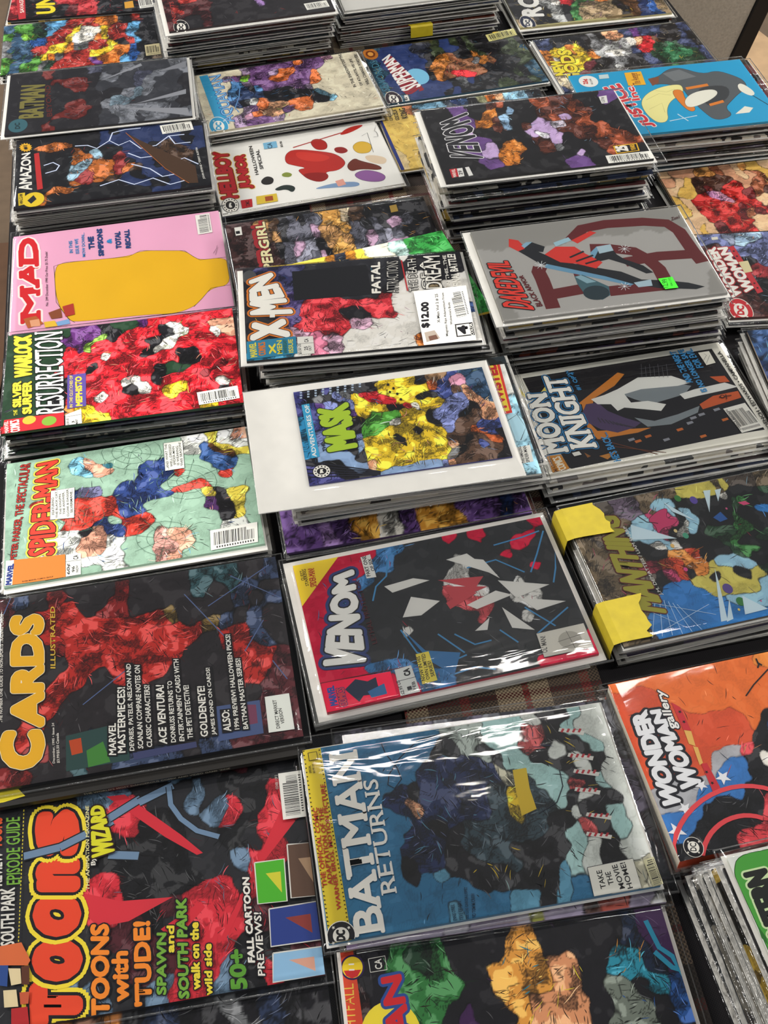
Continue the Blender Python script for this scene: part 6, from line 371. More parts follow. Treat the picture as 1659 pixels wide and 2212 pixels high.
ART['knights'] = {'rows':['mrrrrmkkpkKkkKkkkk','mmrrmkkkPkkkkKKkk','mrmmmkkkkPkkkkKkk','mmkkmkkkkkkkkkkkk'],'pal':{'K':'2d2c30','P':'a884c0','k':'231f22','m':'4a1a1c','p':'5a3a68','r':'a82c24'},'quiet':'k','ink':1.0,'step':2.2,'base':'2a1c1e','warp':1.0,'foil':'','ops':[['E','e6e2d8',[19.7,8.6,11.9,25.3],0],['E','1a181a',[19.7,8.6,11.3,23.8],0],['E','e6e2d8',[19.7,8.6,6.8,14.3],0],['T','1a181a','DC',[22.2,-2.2,24.1,17.6,16.7,19.7,14.9,-0.2],0.06,0,0],['*','e6e2d8',[24.3,-6.3,1.7]],['*','e6e2d8',[12.1,-2.8,1.7]],['*','e6e2d8',[15.1,23.7,1.7]],['*','e6e2d8',[27.4,20.2,1.7]],['T','a83a34','KNIGHTS OF',[15.3,23.1,18.4,127.3,11.6,128.1,8.8,23.9],0.02,0,0],['B','e6e4dc',[218.8,10.6,255.7,12.6,254.7,35.1,217.6,33.0],26]]}
ART['tape'] = {'rows':['wwww'],'pal':{'w':'c4c2bc'},'quiet':'w','ink':0,'step':6,'base':'c4c2bc','warp':1.0,'foil':'','ops':[]}
ART['misted'] = {'rows':['wwwwwwwwwwwwww','ccccccwwwwwccc','cccccccwccccccc'],'pal':{'c':'8ab4c4','w':'d8d8d2'},'quiet':'w','ink':1.0,'step':2,'base':'d8d8d2','warp':1.0,'foil':'','ops':[['P','c83a34',[256.8,170.0,252.9,92.0,234.0,89.7,236.5,170.0],0],['P','e0c840',[253.5,170.0,250.7,95.8,237.1,94.3,239.1,170.0],0],['T','b8282c','TWISTED',[249.2,96.1,253.1,176.4,240.9,176.2,236.8,95.5],0.06,0,0],['E','a8ccd8',[251.6,69.4,11.8,21.1],0],['S','17151a',0.8,[242.8,79.5,257.1,88.3,262.2,67.5,251.9,49.8]],['P','dcdad2',[243.6,40.3,259.8,41.5,257.8,17.6,241.8,16.5],0],['T','17151a','THE AMAZING',[248.9,17.3,250.0,41.9,246.5,41.5,245.5,16.9],0.02,0,0],['T','17151a','SPIDER-MAN',[253.9,17.5,255.4,41.5,251.7,41.1,250.2,17.1],0.02,0,0]]}
ART['batunder'] = {'rows':['KPgKPPgKPgKPBgPkg','PKgPKPKPgKPkPgBKP','KPPKgPKPPKgPKkPgk'],'pal':{'B':'2c3450','K':'3a3844','P':'6c6478','g':'8c8c94','k':'24242c'},'quiet':'','ink':1.0,'step':2,'base':'4a4654','warp':1.0,'foil':'','ops':[]}
ART['lav'] = {'rows':['PPPPPPPPPPPPPPP','PPPPPPgPPPPEPPPrrP','pPPPPPgPPPgEPPnrrPw'],'pal':{'E':'b4b45c','P':'b4a8c0','g':'cac4d0','n':'4a3028','p':'9a84a8','r':'9a4030','w':'dcd9d0'},'quiet':'Pg','ink':1.0,'step':2,'base':'b4a8c0','warp':1.0,'foil':'','ops':[]}
ART['btoons'] = {'rows':['BknosokBBkkgkBKk','BkBnoskkBKkgkBKk','BKBBokkKBKkgkBKk'],'pal':{'B':'2c3854','K':'2d2c30','g':'6f7072','k':'17151a','n':'4a3428','o':'c07a34','s':'b4846a'},'quiet':'','ink':1.0,'step':2,'base':'22283a','warp':1.0,'foil':'','ops':[]}
ART['redge'] = {'rows':['bcrwbnkb','Bkcrwbnk','nkBknobn'],'pal':{'B':'1c2f5c','b':'3a5a8a','c':'7fc0d8','k':'17151a','n':'5a3a22','o':'d9782a','r':'c4202a','w':'e6e2d8'},'quiet':'','ink':1.0,'step':3,'base':'4a3428','warp':1.0,'foil':'','ops':[]}
ART['upa'] = {'rows':['kkkkkkkk','ppPpoowpoooppBp'],'pal':{'B':'1c2f5c','P':'9a7ab0','k':'2a2430','o':'d89a3c','p':'6a4a88','w':'e6e2d8'},'quiet':'','ink':1.0,'step':2.2,'base':'5a3f74','warp':1.0,'foil':'','ops':[]}
ART['zine'] = {'rows':['kkkk'],'pal':{'k':'1c1a18'},'quiet':'k','ink':0,'step':6,'base':'1c1a18','warp':1.0,'foil':'','ops':[['P','c8b82c',[2.4,19.6,23.8,15.8,30.6,6.9,12.4,4.4,3.0,4.5],0]]}
PLACE = {}
PLACE['batret'] = {'name':'comic_book','label':'blue comic with yellow band and tall white serif title, glare streaks on its clear bag','tc':4.0,'board':(2,3,2,3),'sleeve':(5,14,7,15),'base':'2d6c92','x':67.6,'y':418.7,'yaw':0.1412,'L':272.1,'W':172.3,'h':26.0,'amp':1.6,'wr':1}
PLACE['venlp'] = {'name':'comic_book','label':'red foil comic with slanted white title and yellow corner, on white backing board','tc':3.6,'board':(9,6,6,8),'sleeve':(13,12,9,13),'base':'9c1530','x':51.6,'y':628.9,'yaw':0.2082,'L':259.2,'W':172.6,'h':34.0,'wr':1,'amp':1.0}
PLACE['surfer'] = {'name':'comic_book','label':'green and red comic with tall white title, on the left stack over the pink magazine','tc':3.4,'board':None,'sleeve':None,'base':'1d3a24','x':-294.4,'y':963.2,'yaw':0.1414,'L':265.3,'W':165.7,'h':58.0}
PLACE['spidey'] = {'name':'comic_book','label':'pale green comic with red title and orange corner box, in the left column','tc':3.4,'board':(1,2,6,3),'sleeve':None,'base':'92b29c','x':-267.5,'y':784.0,'yaw':0.1752,'L':262.9,'W':172.9,'h':28.0}
PLACE['xmen'] = {'name':'comic_book','label':'comic with black hologram panel and white paper price label, on the middle stack','tc':3.4,'board':(7,4,4,2),'sleeve':(9,8,6,5),'base':'1a181e','x':-22.2,'y':1040.2,'yaw':0.0839,'L':267.3,'W':168.0,'h':78.0}
PLACE['hell'] = {'name':'comic_book','label':'white comic with red title and a big red shape, in the middle column','tc':3.0,'board':(1,3,2,2),'sleeve':(4,8,5,8),'base':'e2e0da','x':-103.2,'y':1439.8,'yaw':0.2288,'L':260.2,'W':181.4,'h':16.0}
PLACE['aqua'] = {'name':'comic_book','label':'cream comic with pale blue outlined title and purple artwork','tc':3.2,'board':(3,3,3,3),'sleeve':(6,8,6,8),'base':'cdc4ac','x':-129.1,'y':1609.0,'yaw':0.2367,'L':264.9,'W':170.7,'h':38.0}
PLACE['supann'] = {'name':'comic_book','label':'dark blue jungle comic with white and red slanted title beside the cream comic','tc':3.2,'board':(2,2,2,2),'sleeve':(5,8,5,7),'base':'274a5e','x':135.0,'y':1706.6,'yaw':0.2135,'L':262.0,'W':174.9,'h':18.0}
PLACE['ven29'] = {'name':'comic_book','label':'black and purple comic with outlined white title on the tallest stack','tc':3.2,'board':(8,4,4,3),'sleeve':(10,16,6,6),'base':'1b191c','x':212.5,'y':1322.0,'yaw':0.1415,'L':269.2,'W':174.7,'h':122.0}
PLACE['dare'] = {'name':'comic_book','label':'silver comic with maroon letter shapes and a green price sticker','tc':3.4,'board':(9,3,4,4),'sleeve':(11,8,6,7),'base':'8f8d89','x':261.4,'y':1087.2,'yaw':0.1451,'L':265.7,'W':174.0,'h':92.0}
PLACE['moon'] = {'name':'comic_book','label':'cream bordered comic with black picture and blue shadowed white title','tc':3.2,'board':(2,3,4,3),'sleeve':(6,8,8,14),'base':'dcd9cd','x':289.9,'y':903.6,'yaw':0.1823,'L':260.1,'W':158.7,'h':30.0,'wr':1}
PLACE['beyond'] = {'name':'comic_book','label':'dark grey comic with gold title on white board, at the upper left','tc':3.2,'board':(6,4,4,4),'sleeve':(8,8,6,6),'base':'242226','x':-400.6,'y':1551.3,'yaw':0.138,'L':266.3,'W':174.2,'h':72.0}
PLACE['mask'] = {'name':'comic_book','label':'small purple comic with lime title lying on a larger white board','tc':2.0,'board':(54.9,8.1,27.0,12.6),'sleeve':(55.699999999999996,8.9,27.8,13.4),'base':'3a3a78','x':19.9,'y':848.9,'yaw':0.1458,'L':213.0,'W':140.4,'h':68.0,'amp':0.25}
PLACE['cards'] = {'name':'magazine','label':'dark magazine with gold block title and red artwork, at the left edge','tc':4.2,'board':None,'sleeve':(3,7,6,5),'base':'17151a','x':-231.1,'y':576.8,'yaw':0.1591,'L':276.0,'W':208.0,'h':32.0,'amp':0.8}
PLACE['toons'] = {'name':'magazine','label':'black magazine with fat orange title edged in yellow, at the lower left','tc':4.6,'board':None,'sleeve':(3,7,6,5),'base':'17151a','x':-209.0,'y':377.4,'yaw':0.1373,'L':276.0,'W':206.0,'h':14.0,'amp':0.8}
PLACE['night'] = {'name':'comic_book','label':'comic with green and tan artwork and orange strip, at the bottom centre','tc':3.2,'board':(3,4,3,1),'sleeve':(5,9,6,2),'base':'c8452c','x':93.1,'y':241.0,'yaw':0.1101,'L':262.0,'W':172.0,'h':14.0,'amp':0.8}
PLACE['mad'] = {'name':'magazine','label':'pink magazine with big red title and a large yellow shape','tc':3.4,'board':(2,2,2,2),'sleeve':(5,8,4,14),'base':'e2a6c2','x':-324.8,'y':1161.2,'yaw':0.1648,'L':270.0,'W':206.0,'h':46.0,'amp':0.8}
PLACE['supg'] = {'name':'comic_book','label':'dark brown and silver comic with cream title, half under the comic with the price label','tc':3.2,'board':None,'sleeve':(4,7,4,4),'base':'3c2220','x':-47.6,'y':1161.8,'yaw':0.1871,'L':262.0,'W':170.0,'h':67.0}
PLACE['green'] = {'name':'comic_book','label':'yellow and green comic peeking out under the comic with the price label','tc':3.2,'board':None,'sleeve':None,'base':'d8b63c','x':-14.2,'y':1067.4,'yaw':0.3033,'L':260.0,'W':168.0,'h':72.4}
PLACE['jlgk'] = {'name':'comic_book','label':'golden yellow comic with navy edge, beside the tallest stack','tc':3.2,'board':(1,2,2,2),'sleeve':(5,6,5,6),'base':'d4b45c','x':152.3,'y':1525.4,'yaw':0.1913,'L':262.0,'W':170.0,'h':14.0}
PLACE['jinc'] = {'name':'comic_book','label':'bright blue comic with red title, overhanging the table at the right','tc':3.2,'board':None,'sleeve':(4,8,6,12),'base':'1f95c0','x':432.2,'y':1476.1,'yaw':0.1253,'L':262.0,'W':172.0,'h':80.0}
PLACE['newg'] = {'name':'comic_book','label':'comic with yellow title and green and grey artwork, behind the bright blue comic','tc':3.2,'board':(4,2,2,2),'sleeve':(7,6,5,6),'base':'3a4468','x':414.9,'y':1714.9,'yaw':0.1774,'L':262.0,'W':170.0,'h':20.0}
PLACE['robin'] = {'name':'comic_book','label':'black and tan comic with white title at the far right of the table','tc':3.2,'board':(2,3,6,3),'sleeve':(5,7,9,6),'base':'a39a70','x':371.5,'y':1913.1,'yaw':0.1371,'L':262.0,'W':170.0,'h':24.0}
PLACE['flash'] = {'name':'comic_book','label':'cream sunset comic with red shapes, beside the tallest stack at the right edge','tc':3.2,'board':None,'sleeve':(4,6,4,4),'base':'dcb890','x':545.7,'y':1321.3,'yaw':0.1483,'L':262.0,'W':170.0,'h':16.0}
PLACE['ww'] = {'name':'comic_book','label':'brown and blue comic with white title and red round logo, at the right edge','tc':3.6,'board':(1,2,3,2),'sleeve':(4,6,6,5),'base':'4a2420','x':557.4,'y':1141.5,'yaw':0.0266,'L':262.0,'W':170.0,'h':26.0}
PLACE['manth'] = {'name':'comic_book','label':'comic with dripping olive title and black and blue artwork, held by yellow tape','tc':3.4,'board':(1,2,2,2),'sleeve':(3,6,5,9),'base':'4a4238','x':328.1,'y':681.0,'yaw':0.2096,'L':262.0,'W':172.0,'h':46.0,'wr':1,'amp':0.8}
PLACE['wwg'] = {'name':'comic_book','label':'thick orange book with white title and white page edges, at the right','tc':22.0,'board':None,'sleeve':(3,6,4,9),'base':'cf5230','x':344.0,'y':477.7,'yaw':0.1915,'L':262.0,'W':172.0,'h':34.0}
PLACE['lant'] = {'name':'comic_book','label':'white and green comic on the stack at the lower right corner','tc':3.2,'board':(3,3,3,3),'sleeve':(7,6,6,9),'base':'d4d6d0','x':403.1,'y':287.0,'yaw':0.1876,'L':268.0,'W':178.0,'h':84.0}
PLACE['amazon'] = {'name':'comic_book','label':'black comic with lightning and white title, on the upper left stack','tc':3.2,'board':None,'sleeve':(3,7,5,6),'base':'18171b','x':-360.5,'y':1378.7,'yaw':0.1611,'L':262.0,'W':170.0,'h':66.0}
PLACE['thor'] = {'name':'comic_book','label':'green and red comic at the far left, behind the dark grey comic','tc':3.2,'board':None,'sleeve':(3,6,4,5),'base':'2d3c2c','x':-481.2,'y':1829.8,'yaw':0.1539,'L':262.0,'W':170.0,'h':16.0}
PLACE['unt'] = {'name':'comic_book','label':'dark comic with yellow letters in the far left corner','tc':3.2,'board':None,'sleeve':(3,5,4,4),'base':'1a181a','x':-497.1,'y':2003.5,'yaw':0.0883,'L':262.0,'W':170.0,'h':20.0}
PLACE['knights'] = {'name':'comic_book','label':'dark red comic on white board, topping the tall stack at the far end','tc':3.2,'board':(7,4,7,4),'sleeve':(9,8,9,6),'base':'2a1c1e','x':-196.2,'y':1801.0,'yaw':0.2091,'L':262.0,'W':170.0,'h':96.0}
PLACE['tape'] = {'name':'comic_book','label':'pale comic on top of the far stack that has yellow tape on its side','tc':3.2,'board':(2,2,2,2),'sleeve':(5,6,5,5),'base':'c4c2bc','x':78.5,'y':1898.7,'yaw':0.1899,'L':268.0,'W':178.0,'h':74.0}
PLACE['misted'] = {'name':'comic_book','label':'comic with yellow and red strip, sticking out right of the white board','tc':3.0,'board':None,'sleeve':(2,5,3,3),'base':'d8d8d2','x':22.7,'y':840.5,'yaw':0.1328,'L':262.0,'W':170.0,'h':64.0}
PLACE['batunder'] = {'name':'comic_book','label':'grey marbled comic sticking out right from under the blue comic','tc':3.4,'board':None,'sleeve':(3,8,4,6),'base':'4a4654','x':87.1,'y':433.4,'yaw':0.0999,'L':262.0,'W':170.0,'h':20.4}
PLACE['lav'] = {'name':'comic_book','label':'lavender comic showing below the blue comic with the yellow band','tc':3.2,'board':None,'sleeve':(3,6,3,4),'base':'b4a8c0','x':79.1,'y':412.2,'yaw':0.1157,'L':262.0,'W':170.0,'h':15.4}
PLACE['btoons'] = {'name':'comic_book','label':'dark blue and orange comic under the fat titled black magazine','tc':3.0,'board':None,'sleeve':(3,6,4,4),'base':'22283a','x':-177.2,'y':205.4,'yaw':0.1381,'L':262.0,'W':170.0,'h':8.0}
PLACE['redge'] = {'name':'comic_book','label':'red, white and blue comic on the small stack at the right edge','tc':3.2,'board':None,'sleeve':(5,6,6,7),'base':'4a3428','x':568.9,'y':926.3,'yaw':0.0406,'L':262.0,'W':170.0,'h':46.0}
PLACE['upa'] = {'name':'comic_book','label':'purple and orange comic low in the stack under the white board','tc':3.2,'board':None,'sleeve':(4,6,4,4),'base':'5a3f74','x':13.1,'y':825.1,'yaw':0.1704,'L':262.0,'W':170.0,'h':14.0}
PLACE['zine'] = {'name':'magazine','label':'thick black magazine with lettered spine under the dark magazine with gold title','tc':5.6,'board':None,'sleeve':None,'base':'1c1a18','x':-228.9,'y':563.0,'yaw':0.1591,'L':276.0,'W':208.0,'h':26.0}
STACKS = [
 {'x':211.4,'y':1315.8,'yaw':0.1415,'dx':8.6,'dy':44.2,'top':117.6,'bottom':1.6,'jit':4,'short':'black and purple comic'},
 {'x':261.4,'y':1087.2,'yaw':0.1451,'dx':11.3,'dy':16.1,'top':87.4,'bottom':1.6,'jit':2.5,'short':'silver comic'},
 {'x':-12.2,'y':1041.0,'yaw':0.0839,'dx':17.4,'dy':25.8,'top':63.3,'bottom':1.6,'jit':2.5,'short':'comic with the white price label'},
 {'x':-59.9,'y':1226.6,'yaw':0.1871,'dx':0.0,'dy':0.0,'top':25.7,'bottom':1.6,'jit':2,'short':'dark brown and silver comic'},
 {'x':-291.0,'y':967.7,'yaw':0.1414,'dx':-12.5,'dy':0.2,'top':54.3,'bottom':1.6,'jit':2.5,'short':'green and red comic'},
 {'x':-324.8,'y':1161.2,'yaw':0.1648,'dx':0.0,'dy':0.0,'top':41.4,'bottom':1.6,'jit':3,'short':'pink magazine'},
 {'x':-360.5,'y':1378.7,'yaw':0.1611,'dx':-11.1,'dy':30.6,'top':62.5,'bottom':1.6,'jit':2.5,'short':'black lightning comic'},
 {'x':-398.6,'y':1565.7,'yaw':0.138,'dx':0.0,'dy':0.0,'top':67.6,'bottom':1.6,'jit':2.5,'short':'dark grey comic with gold title'},
 {'x':-129.1,'y':1609.0,'yaw':0.2367,'dx':0.0,'dy':0.0,'top':33.6,'bottom':1.6,'jit':2.5,'short':'cream comic with blue title'},
 {'x':-103.2,'y':1439.8,'yaw':0.2288,'dx':0.0,'dy':0.0,'top':11.8,'bottom':1.6,'jit':2,'short':'white comic with red title'},
 {'x':135.0,'y':1706.6,'yaw':0.2135,'dx':0.0,'dy':0.0,'top':13.6,'bottom':1.6,'jit':2,'short':'dark blue jungle comic'},
 {'x':152.3,'y':1525.4,'yaw':0.1913,'dx':0.0,'dy':0.0,'top':9.6,'bottom':1.6,'jit':2,'short':'golden yellow comic'},
 {'x':444.9,'y':1487.8,'yaw':0.1253,'dx':0.0,'dy':0.0,'top':76.5,'bottom':1.6,'jit':3,'short':'bright blue comic'},
 {'x':414.9,'y':1714.9,'yaw':0.1774,'dx':0.0,'dy':0.0,'top':15.6,'bottom':1.6,'jit':2.5,'short':'comic with yellow title'},
 {'x':371.5,'y':1913.1,'yaw':0.1371,'dx':0.0,'dy':0.0,'top':19.6,'bottom':1.6,'jit':2.5,'short':'black and tan comic'},
 {'x':545.7,'y':1321.3,'yaw':0.1483,'dx':0.0,'dy':0.0,'top':12.5,'bottom':1.6,'jit':2,'short':'cream sunset comic'},
 {'x':557.7,'y':1131.5,'yaw':0.0266,'dx':0.0,'dy':0.0,'top':21.2,'bottom':16.7,'jit':2,'short':'comic with red round logo'},
 {'x':328.1,'y':681.0,'yaw':0.2096,'dx':8.6,'dy':7.4,'top':41.4,'bottom':1.6,'jit':2,'short':'taped comic with olive title'},
 {'x':344.0,'y':477.7,'yaw':0.1915,'dx':0.0,'dy':0.0,'top':11.7,'bottom':1.6,'jit':2,'short':'thick orange book'},
 {'x':403.1,'y':287.0,'yaw':0.1876,'dx':-20.0,'dy':15.3,'top':79.6,'bottom':1.6,'jit':2.5,'short':'white and green comic'},
 {'x':-481.2,'y':1829.8,'yaw':0.1539,'dx':0.0,'dy':0.0,'top':12.5,'bottom':1.6,'jit':2,'short':'green comic at far left'},
 {'x':-497.1,'y':2003.5,'yaw':0.0883,'dx':0.0,'dy':0.0,'top':16.5,'bottom':1.6,'jit':2,'short':'dark comic with yellow letters'},
 {'x':-196.2,'y':1801.0,'yaw':0.2091,'dx':-21.3,'dy':39.7,'top':91.6,'bottom':1.6,'jit':2.5,'short':'dark red comic on white board'},
 {'x':78.5,'y':1898.7,'yaw':0.1899,'dx':-13.9,'dy':15.0,'top':69.6,'bottom':1.6,'jit':3,'short':'pale comic of taped stack'},
 {'x':289.9,'y':903.6,'yaw':0.1823,'dx':3.4,'dy':-11.9,'top':25.6,'bottom':1.6,'jit':2.5,'short':'cream bordered comic'},
 {'x':51.6,'y':628.9,'yaw':0.2082,'dx':-10.6,'dy':4.3,'top':29.2,'bottom':1.6,'jit':2,'short':'red foil comic'},
 {'x':-267.5,'y':784.0,'yaw':0.1752,'dx':0.0,'dy':0.0,'top':23.4,'bottom':1.6,'jit':2,'short':'pale green comic'},
 {'x':28.7,'y':858.3,'yaw':0.1458,'dx':0.0,'dy':0.0,'top':60.7,'bottom':14.7,'jit':3.5,'short':'large white board'},
 {'x':13.1,'y':825.1,'yaw':0.1704,'dx':0.0,'dy':0.0,'top':10.5,'bottom':1.6,'jit':2,'short':'purple and orange comic'},
 {'x':75.7,'y':415.8,'yaw':0.1157,'dx':0.0,'dy':0.0,'top':11.9,'bottom':1.6,'jit':2,'short':'lavender comic'},
 {'x':568.9,'y':926.3,'yaw':0.0406,'dx':0.0,'dy':0.0,'top':42.5,'bottom':1.6,'jit':3,'short':'red, white and blue comic'},
 {'x':93.1,'y':241.0,'yaw':0.1101,'dx':0.0,'dy':0.0,'top':9.6,'bottom':1.6,'jit':2,'short':'bottom green and tan comic'},
 {'x':-199.6,'y':338.4,'yaw':0.1373,'dx':0.0,'dy':0.0,'top':4.7,'bottom':1.6,'jit':1.5,'short':'fat titled black magazine'},
 {'x':-234.3,'y':596.5,'yaw':0.1591,'dx':0.0,'dy':0.0,'top':20.1,'bottom':1.6,'jit':2,'short':'black magazine with lettered spine'},
]
STICKERS = [('xmen','price_label',[200.4,94.4,264.0,97.6,260.1,-1.4,200.1,-2.2],'dedbd4',[['T','17151a','$12.00',[211.4,27.0,217.2,73.5,206.4,73.2,200.9,26.7],0.06,0,0],['T','2a2a2a','X-Men Vol 2 # 25',[224.2,34.1,228.7,86.6,224.9,86.2,220.5,33.8],0.02,0,0],['T','2a2a2a','Magneto Rips Adamantium From',[230.4,9.8,236.5,87.5,232.9,87.2,226.9,9.5],0.02,0,0],['T','2a2a2a',"Wolverine's Body",[238.3,28.9,241.2,69.4,237.5,69.0,234.6,28.5],0.02,0,0],['B','e6e4dc',[260.3,39.1,259.8,91.1,240.3,87.9,241.2,36.0],34],['P','17151a',[239.7,28.7,260.6,29.8,259.8,7.2,238.9,6.5],0],['P','e6e2d8',[241.2,26.8,256.3,27.8,255.4,8.9,240.2,8.2],0],['T','17151a','4',[253.5,10.3,254.2,25.9,241.7,25.4,241.2,9.8],0.08,0,0],['T','e6e2d8','COLOR',[258.8,7.4,260.0,28.4,256.6,27.8,255.4,6.7],0.02,0,0],['T','e6e2d8','FANTASIES',[238.5,7.4,240.1,27.8,238.0,27.2,236.4,6.9],0.02,0,0],['P','a89a8c',[203.5,19.0,215.5,21.5,219.8,7.2,203.9,2.6],0],['P','6a4a3c',[207.0,11.7,216.2,13.7,217.8,6.1,207.7,4.0],0]],'white paper price label'),('dare','price_sticker',[194.5,37.5,211.7,37.9,212.0,17.1,196.1,17.4],'3fd02c',[['T','1c6a14','12.99',[201.0,19.8,204.5,35.4,197.7,35.0,194.2,19.4],0.03,0,0],['T','1c6a14','10411772',[207.2,21.5,209.4,37.4,206.4,37.1,204.3,21.2],0.02,0,0]],'small bright green price sticker')]
TAPES = [('tape_strip','yellow tape strip wrapping the far corner of the taped comic',[([229.5,707.1,48.2],[215.3,744.9,48.2]),([200.2,700.8,48.2],[191.8,739.9,48.2]),([189.4,698.5,48.2],[181.1,737.7,48.2]),([182.1,697.0,46.2],[173.8,736.1,46.2]),([181.1,696.8,36.2],[172.8,735.9,36.2]),([181.1,696.8,22.2],[172.8,735.9,22.2])]),('tape_strip','yellow tape strip wrapping the near corner of the taped comic',[([246.4,579.8,48.2],[242.2,628.0,48.2]),([226.8,575.6,48.2],[216.8,622.6,48.2]),([216.0,573.3,48.2],[206.1,620.3,48.2]),([208.7,571.8,46.2],[198.7,618.7,46.2]),([207.7,571.6,36.2],[197.7,618.5,36.2]),([207.7,571.6,22.2],[197.7,618.5,22.2])]),('tape_strip','yellow tape strip on the side of the far stack',[([69.4,1812.5,36],[106.3,1819.6,36]),([70.5,1806.6,35.5],[107.5,1813.7,35.5]),([70.9,1804.6,33],[107.8,1811.7,33]),([70.9,1804.6,26],[107.8,1811.7,26]),([70.9,1804.6,16],[107.8,1811.7,16])])]
SPINE_OPS = [['T','8c8676',"THE WORLD'S MOST DANGEROUS COMIX AND VIDEO GAME 'ZINE",[80,1.7,208,1.7,208,4.3,80,4.3],0.01,0,0]]
BOARD_BAR = [[0.908,2.65,0.2364],[0.9497,2.65,0.4102]]


# ------------------------------------------------------------------ the setting
floor_m = mat('floor_grout', '5a4a3a', .8, .3, .1, 30)
v, f = boxes([(-3500, -1500, -30, 3500, 6000, -6)]); fl = tag(obj('floor', mesh('floor', v, f, floor_m)), kind='structure')
tile_m = mat('floor_tile', 'a98a66', .45, .4, .22, 9, .05)
tile_me = bevel_box(-163, -163, -8, 163, 163, 0, 3); tile_me.materials.append(tile_m)
rn = random.Random(5)
for (i0, i1, j0, j1) in ((1, 6, 4, 13), (-5, -1, 1, 9)):
    for i in range(i0, i1):
        for j in range(j0, j1):
            t = obj('floor_tile', tile_me, fl); c, s = math.cos(.35), math.sin(.35); x, y = i*.331, j*.331
            t.location = (x*c-y*s+.55, x*s+y*c-.2, rn.uniform(-.001, .001)); t.rotation_euler = (0, 0, .35)

# folding table under a black cloth, turned the way the comics are
U = Vector((math.cos(R95), math.sin(R95), 0)); V = Vector((-math.sin(R95), math.cos(R95), 0))
tb = empty('display_table', (0, 0, 0), R95)
tag(tb, 'long display table under the rows of comics, mostly hidden by its black cloth', 'table')
tbx0, tbx1, tby0, tby1 = -283, 843, -60, 2290
me = bevel_box(tbx0+4, tby0+4, 712, tbx1-4, tby1-4, 748, 6); me.materials.append(mat('table_laminate', '4a4038', .5)); obj('table_top', me, tb)
for x in (tbx0+60, tbx1-60):
    for y in (tby0+120, tby1-120):
        me = bevel_box(x-16, y-16, 0, x+16, y+16, 712, 4); me.materials.append(mat('leg_steel', '25252a', .4)); obj('table_leg', me, tb)
def cloth_material():
    m = bpy.data.materials.new('black_cloth'); m.use_nodes = True; n = m.node_tree.nodes; l = m.node_tree.links; b = n['Principled BSDF']; b.inputs['Roughness'].default_value = .85; b.inputs['Specular IOR Level'].default_value = .2
    tc = n.new('ShaderNodeTexCoord'); w = n.new('ShaderNodeTexChecker'); w.inputs['Scale'].default_value = 900; l.new(tc.outputs['Object'], w.inputs['Vector']); w.inputs[1].default_value = (*lin('131214'), 1); w.inputs[2].default_value = (*lin('1d1b1d'), 1); l.new(w.outputs['Color'], b.inputs['Base Color']); return m
CLOTH = cloth_material()
# cloth: top sheet plus a gently waved skirt on both long sides and the far end
cv_, cf_ = [], []
path = [(tbx0, tby0)]+[(tbx0, tby0+i*(tby1-tby0)/60) for i in range(1, 61)]+[(tbx0+i*(tbx1-tbx0)/30, tby1) for i in range(1, 31)]+[(tbx1, tby1-i*(tby1-tby0)/60) for i in range(1, 61)]
for k, (x, y) in enumerate(path):
    nx = -1 if x <= tbx0 else (1 if x >= tbx1 else 0); ny = 1 if y >= tby1 and nx == 0 else 0
    wob = 9*math.sin(k*.9)+5*math.sin(k*2.3+1)
    cv_ += [(x, y, 749.2), (x+nx*3, y+ny*3, 744), (x+nx*(8+abs(wob)*.4), y+ny*(8+abs(wob)*.4), 560), (x+nx*(14+wob), y+ny*(14+wob), 330)]
for k in range(len(path)-1):
    for j in range(3): a = k*4+j; cf_.append((a, a+1, a+5, a+4))
cf_.append([k*4 for k in range(len(path))])
cl = obj('tablecloth', mesh('tablecloth', [tuple(c*MM for c in p) for p in cv_], cf_, CLOTH)); cl.rotation_euler = (0, 0, R95)
tag(cl, 'plain black cloth covering the display table under the comics', 'tablecloth')
def plaid_material():
    m = bpy.data.materials.new('plaid_weave'); m.use_nodes = True; n = m.node_tree.nodes; l = m.node_tree.links; b = n['Principled BSDF']; b.inputs['Roughness'].default_value = .8
    tc = n.new('ShaderNodeTexCoord'); sx = n.new('ShaderNodeSeparateXYZ'); l.new(tc.outputs['Object'], sx.inputs[0])
    def band(sock, freq, ph):
        a = n.new('ShaderNodeMath'); a.operation = 'MULTIPLY_ADD'; a.inputs[1].default_value = freq; a.inputs[2].default_value = ph; l.new(sock, a.inputs[0])
        fr = n.new('ShaderNodeMath'); fr.operation = 'FRACT'; l.new(a.outputs[0], fr.inputs[0]); r = n.new('ShaderNodeValToRGB'); r.color_ramp.interpolation = 'CONSTANT'; e = r.color_ramp.elements
        e[0].position = 0; e[0].color = (*lin('2a221c'), 1); e[1].position = .22; e[1].color = (*lin('9a8a70'), 1)
        for p, c in ((.44, '7a2420'), (.49, '9a8a70'), (.66, '3a302a'), (.92, '6a2420')): x = e.new(p); x.color = (*lin(c), 1)
        l.new(fr.outputs[0], r.inputs[0]); return r
    b1 = band(sx.outputs['X'], 8.5, .28); b2 = band(sx.outputs['Y'], 8.5, .1)
    ck = n.new('ShaderNodeTexChecker'); ck.inputs['Scale'].default_value = 520; l.new(tc.outputs['Object'], ck.inputs['Vector']); l.new(b1.outputs[0], ck.inputs[1])
    dk = n.new('ShaderNodeMix'); dk.data_type = 'RGBA'; dk.blend_type = 'MULTIPLY'; dk.inputs['Factor'].default_value = 1; dk.inputs['B'].default_value = (.35, .3, .3, 1); l.new(b2.outputs[0], dk.inputs['A']); l.new(dk.outputs['Result'], ck.inputs[2])
    l.new(ck.outputs['Color'], b.inputs['Base Color']); return m
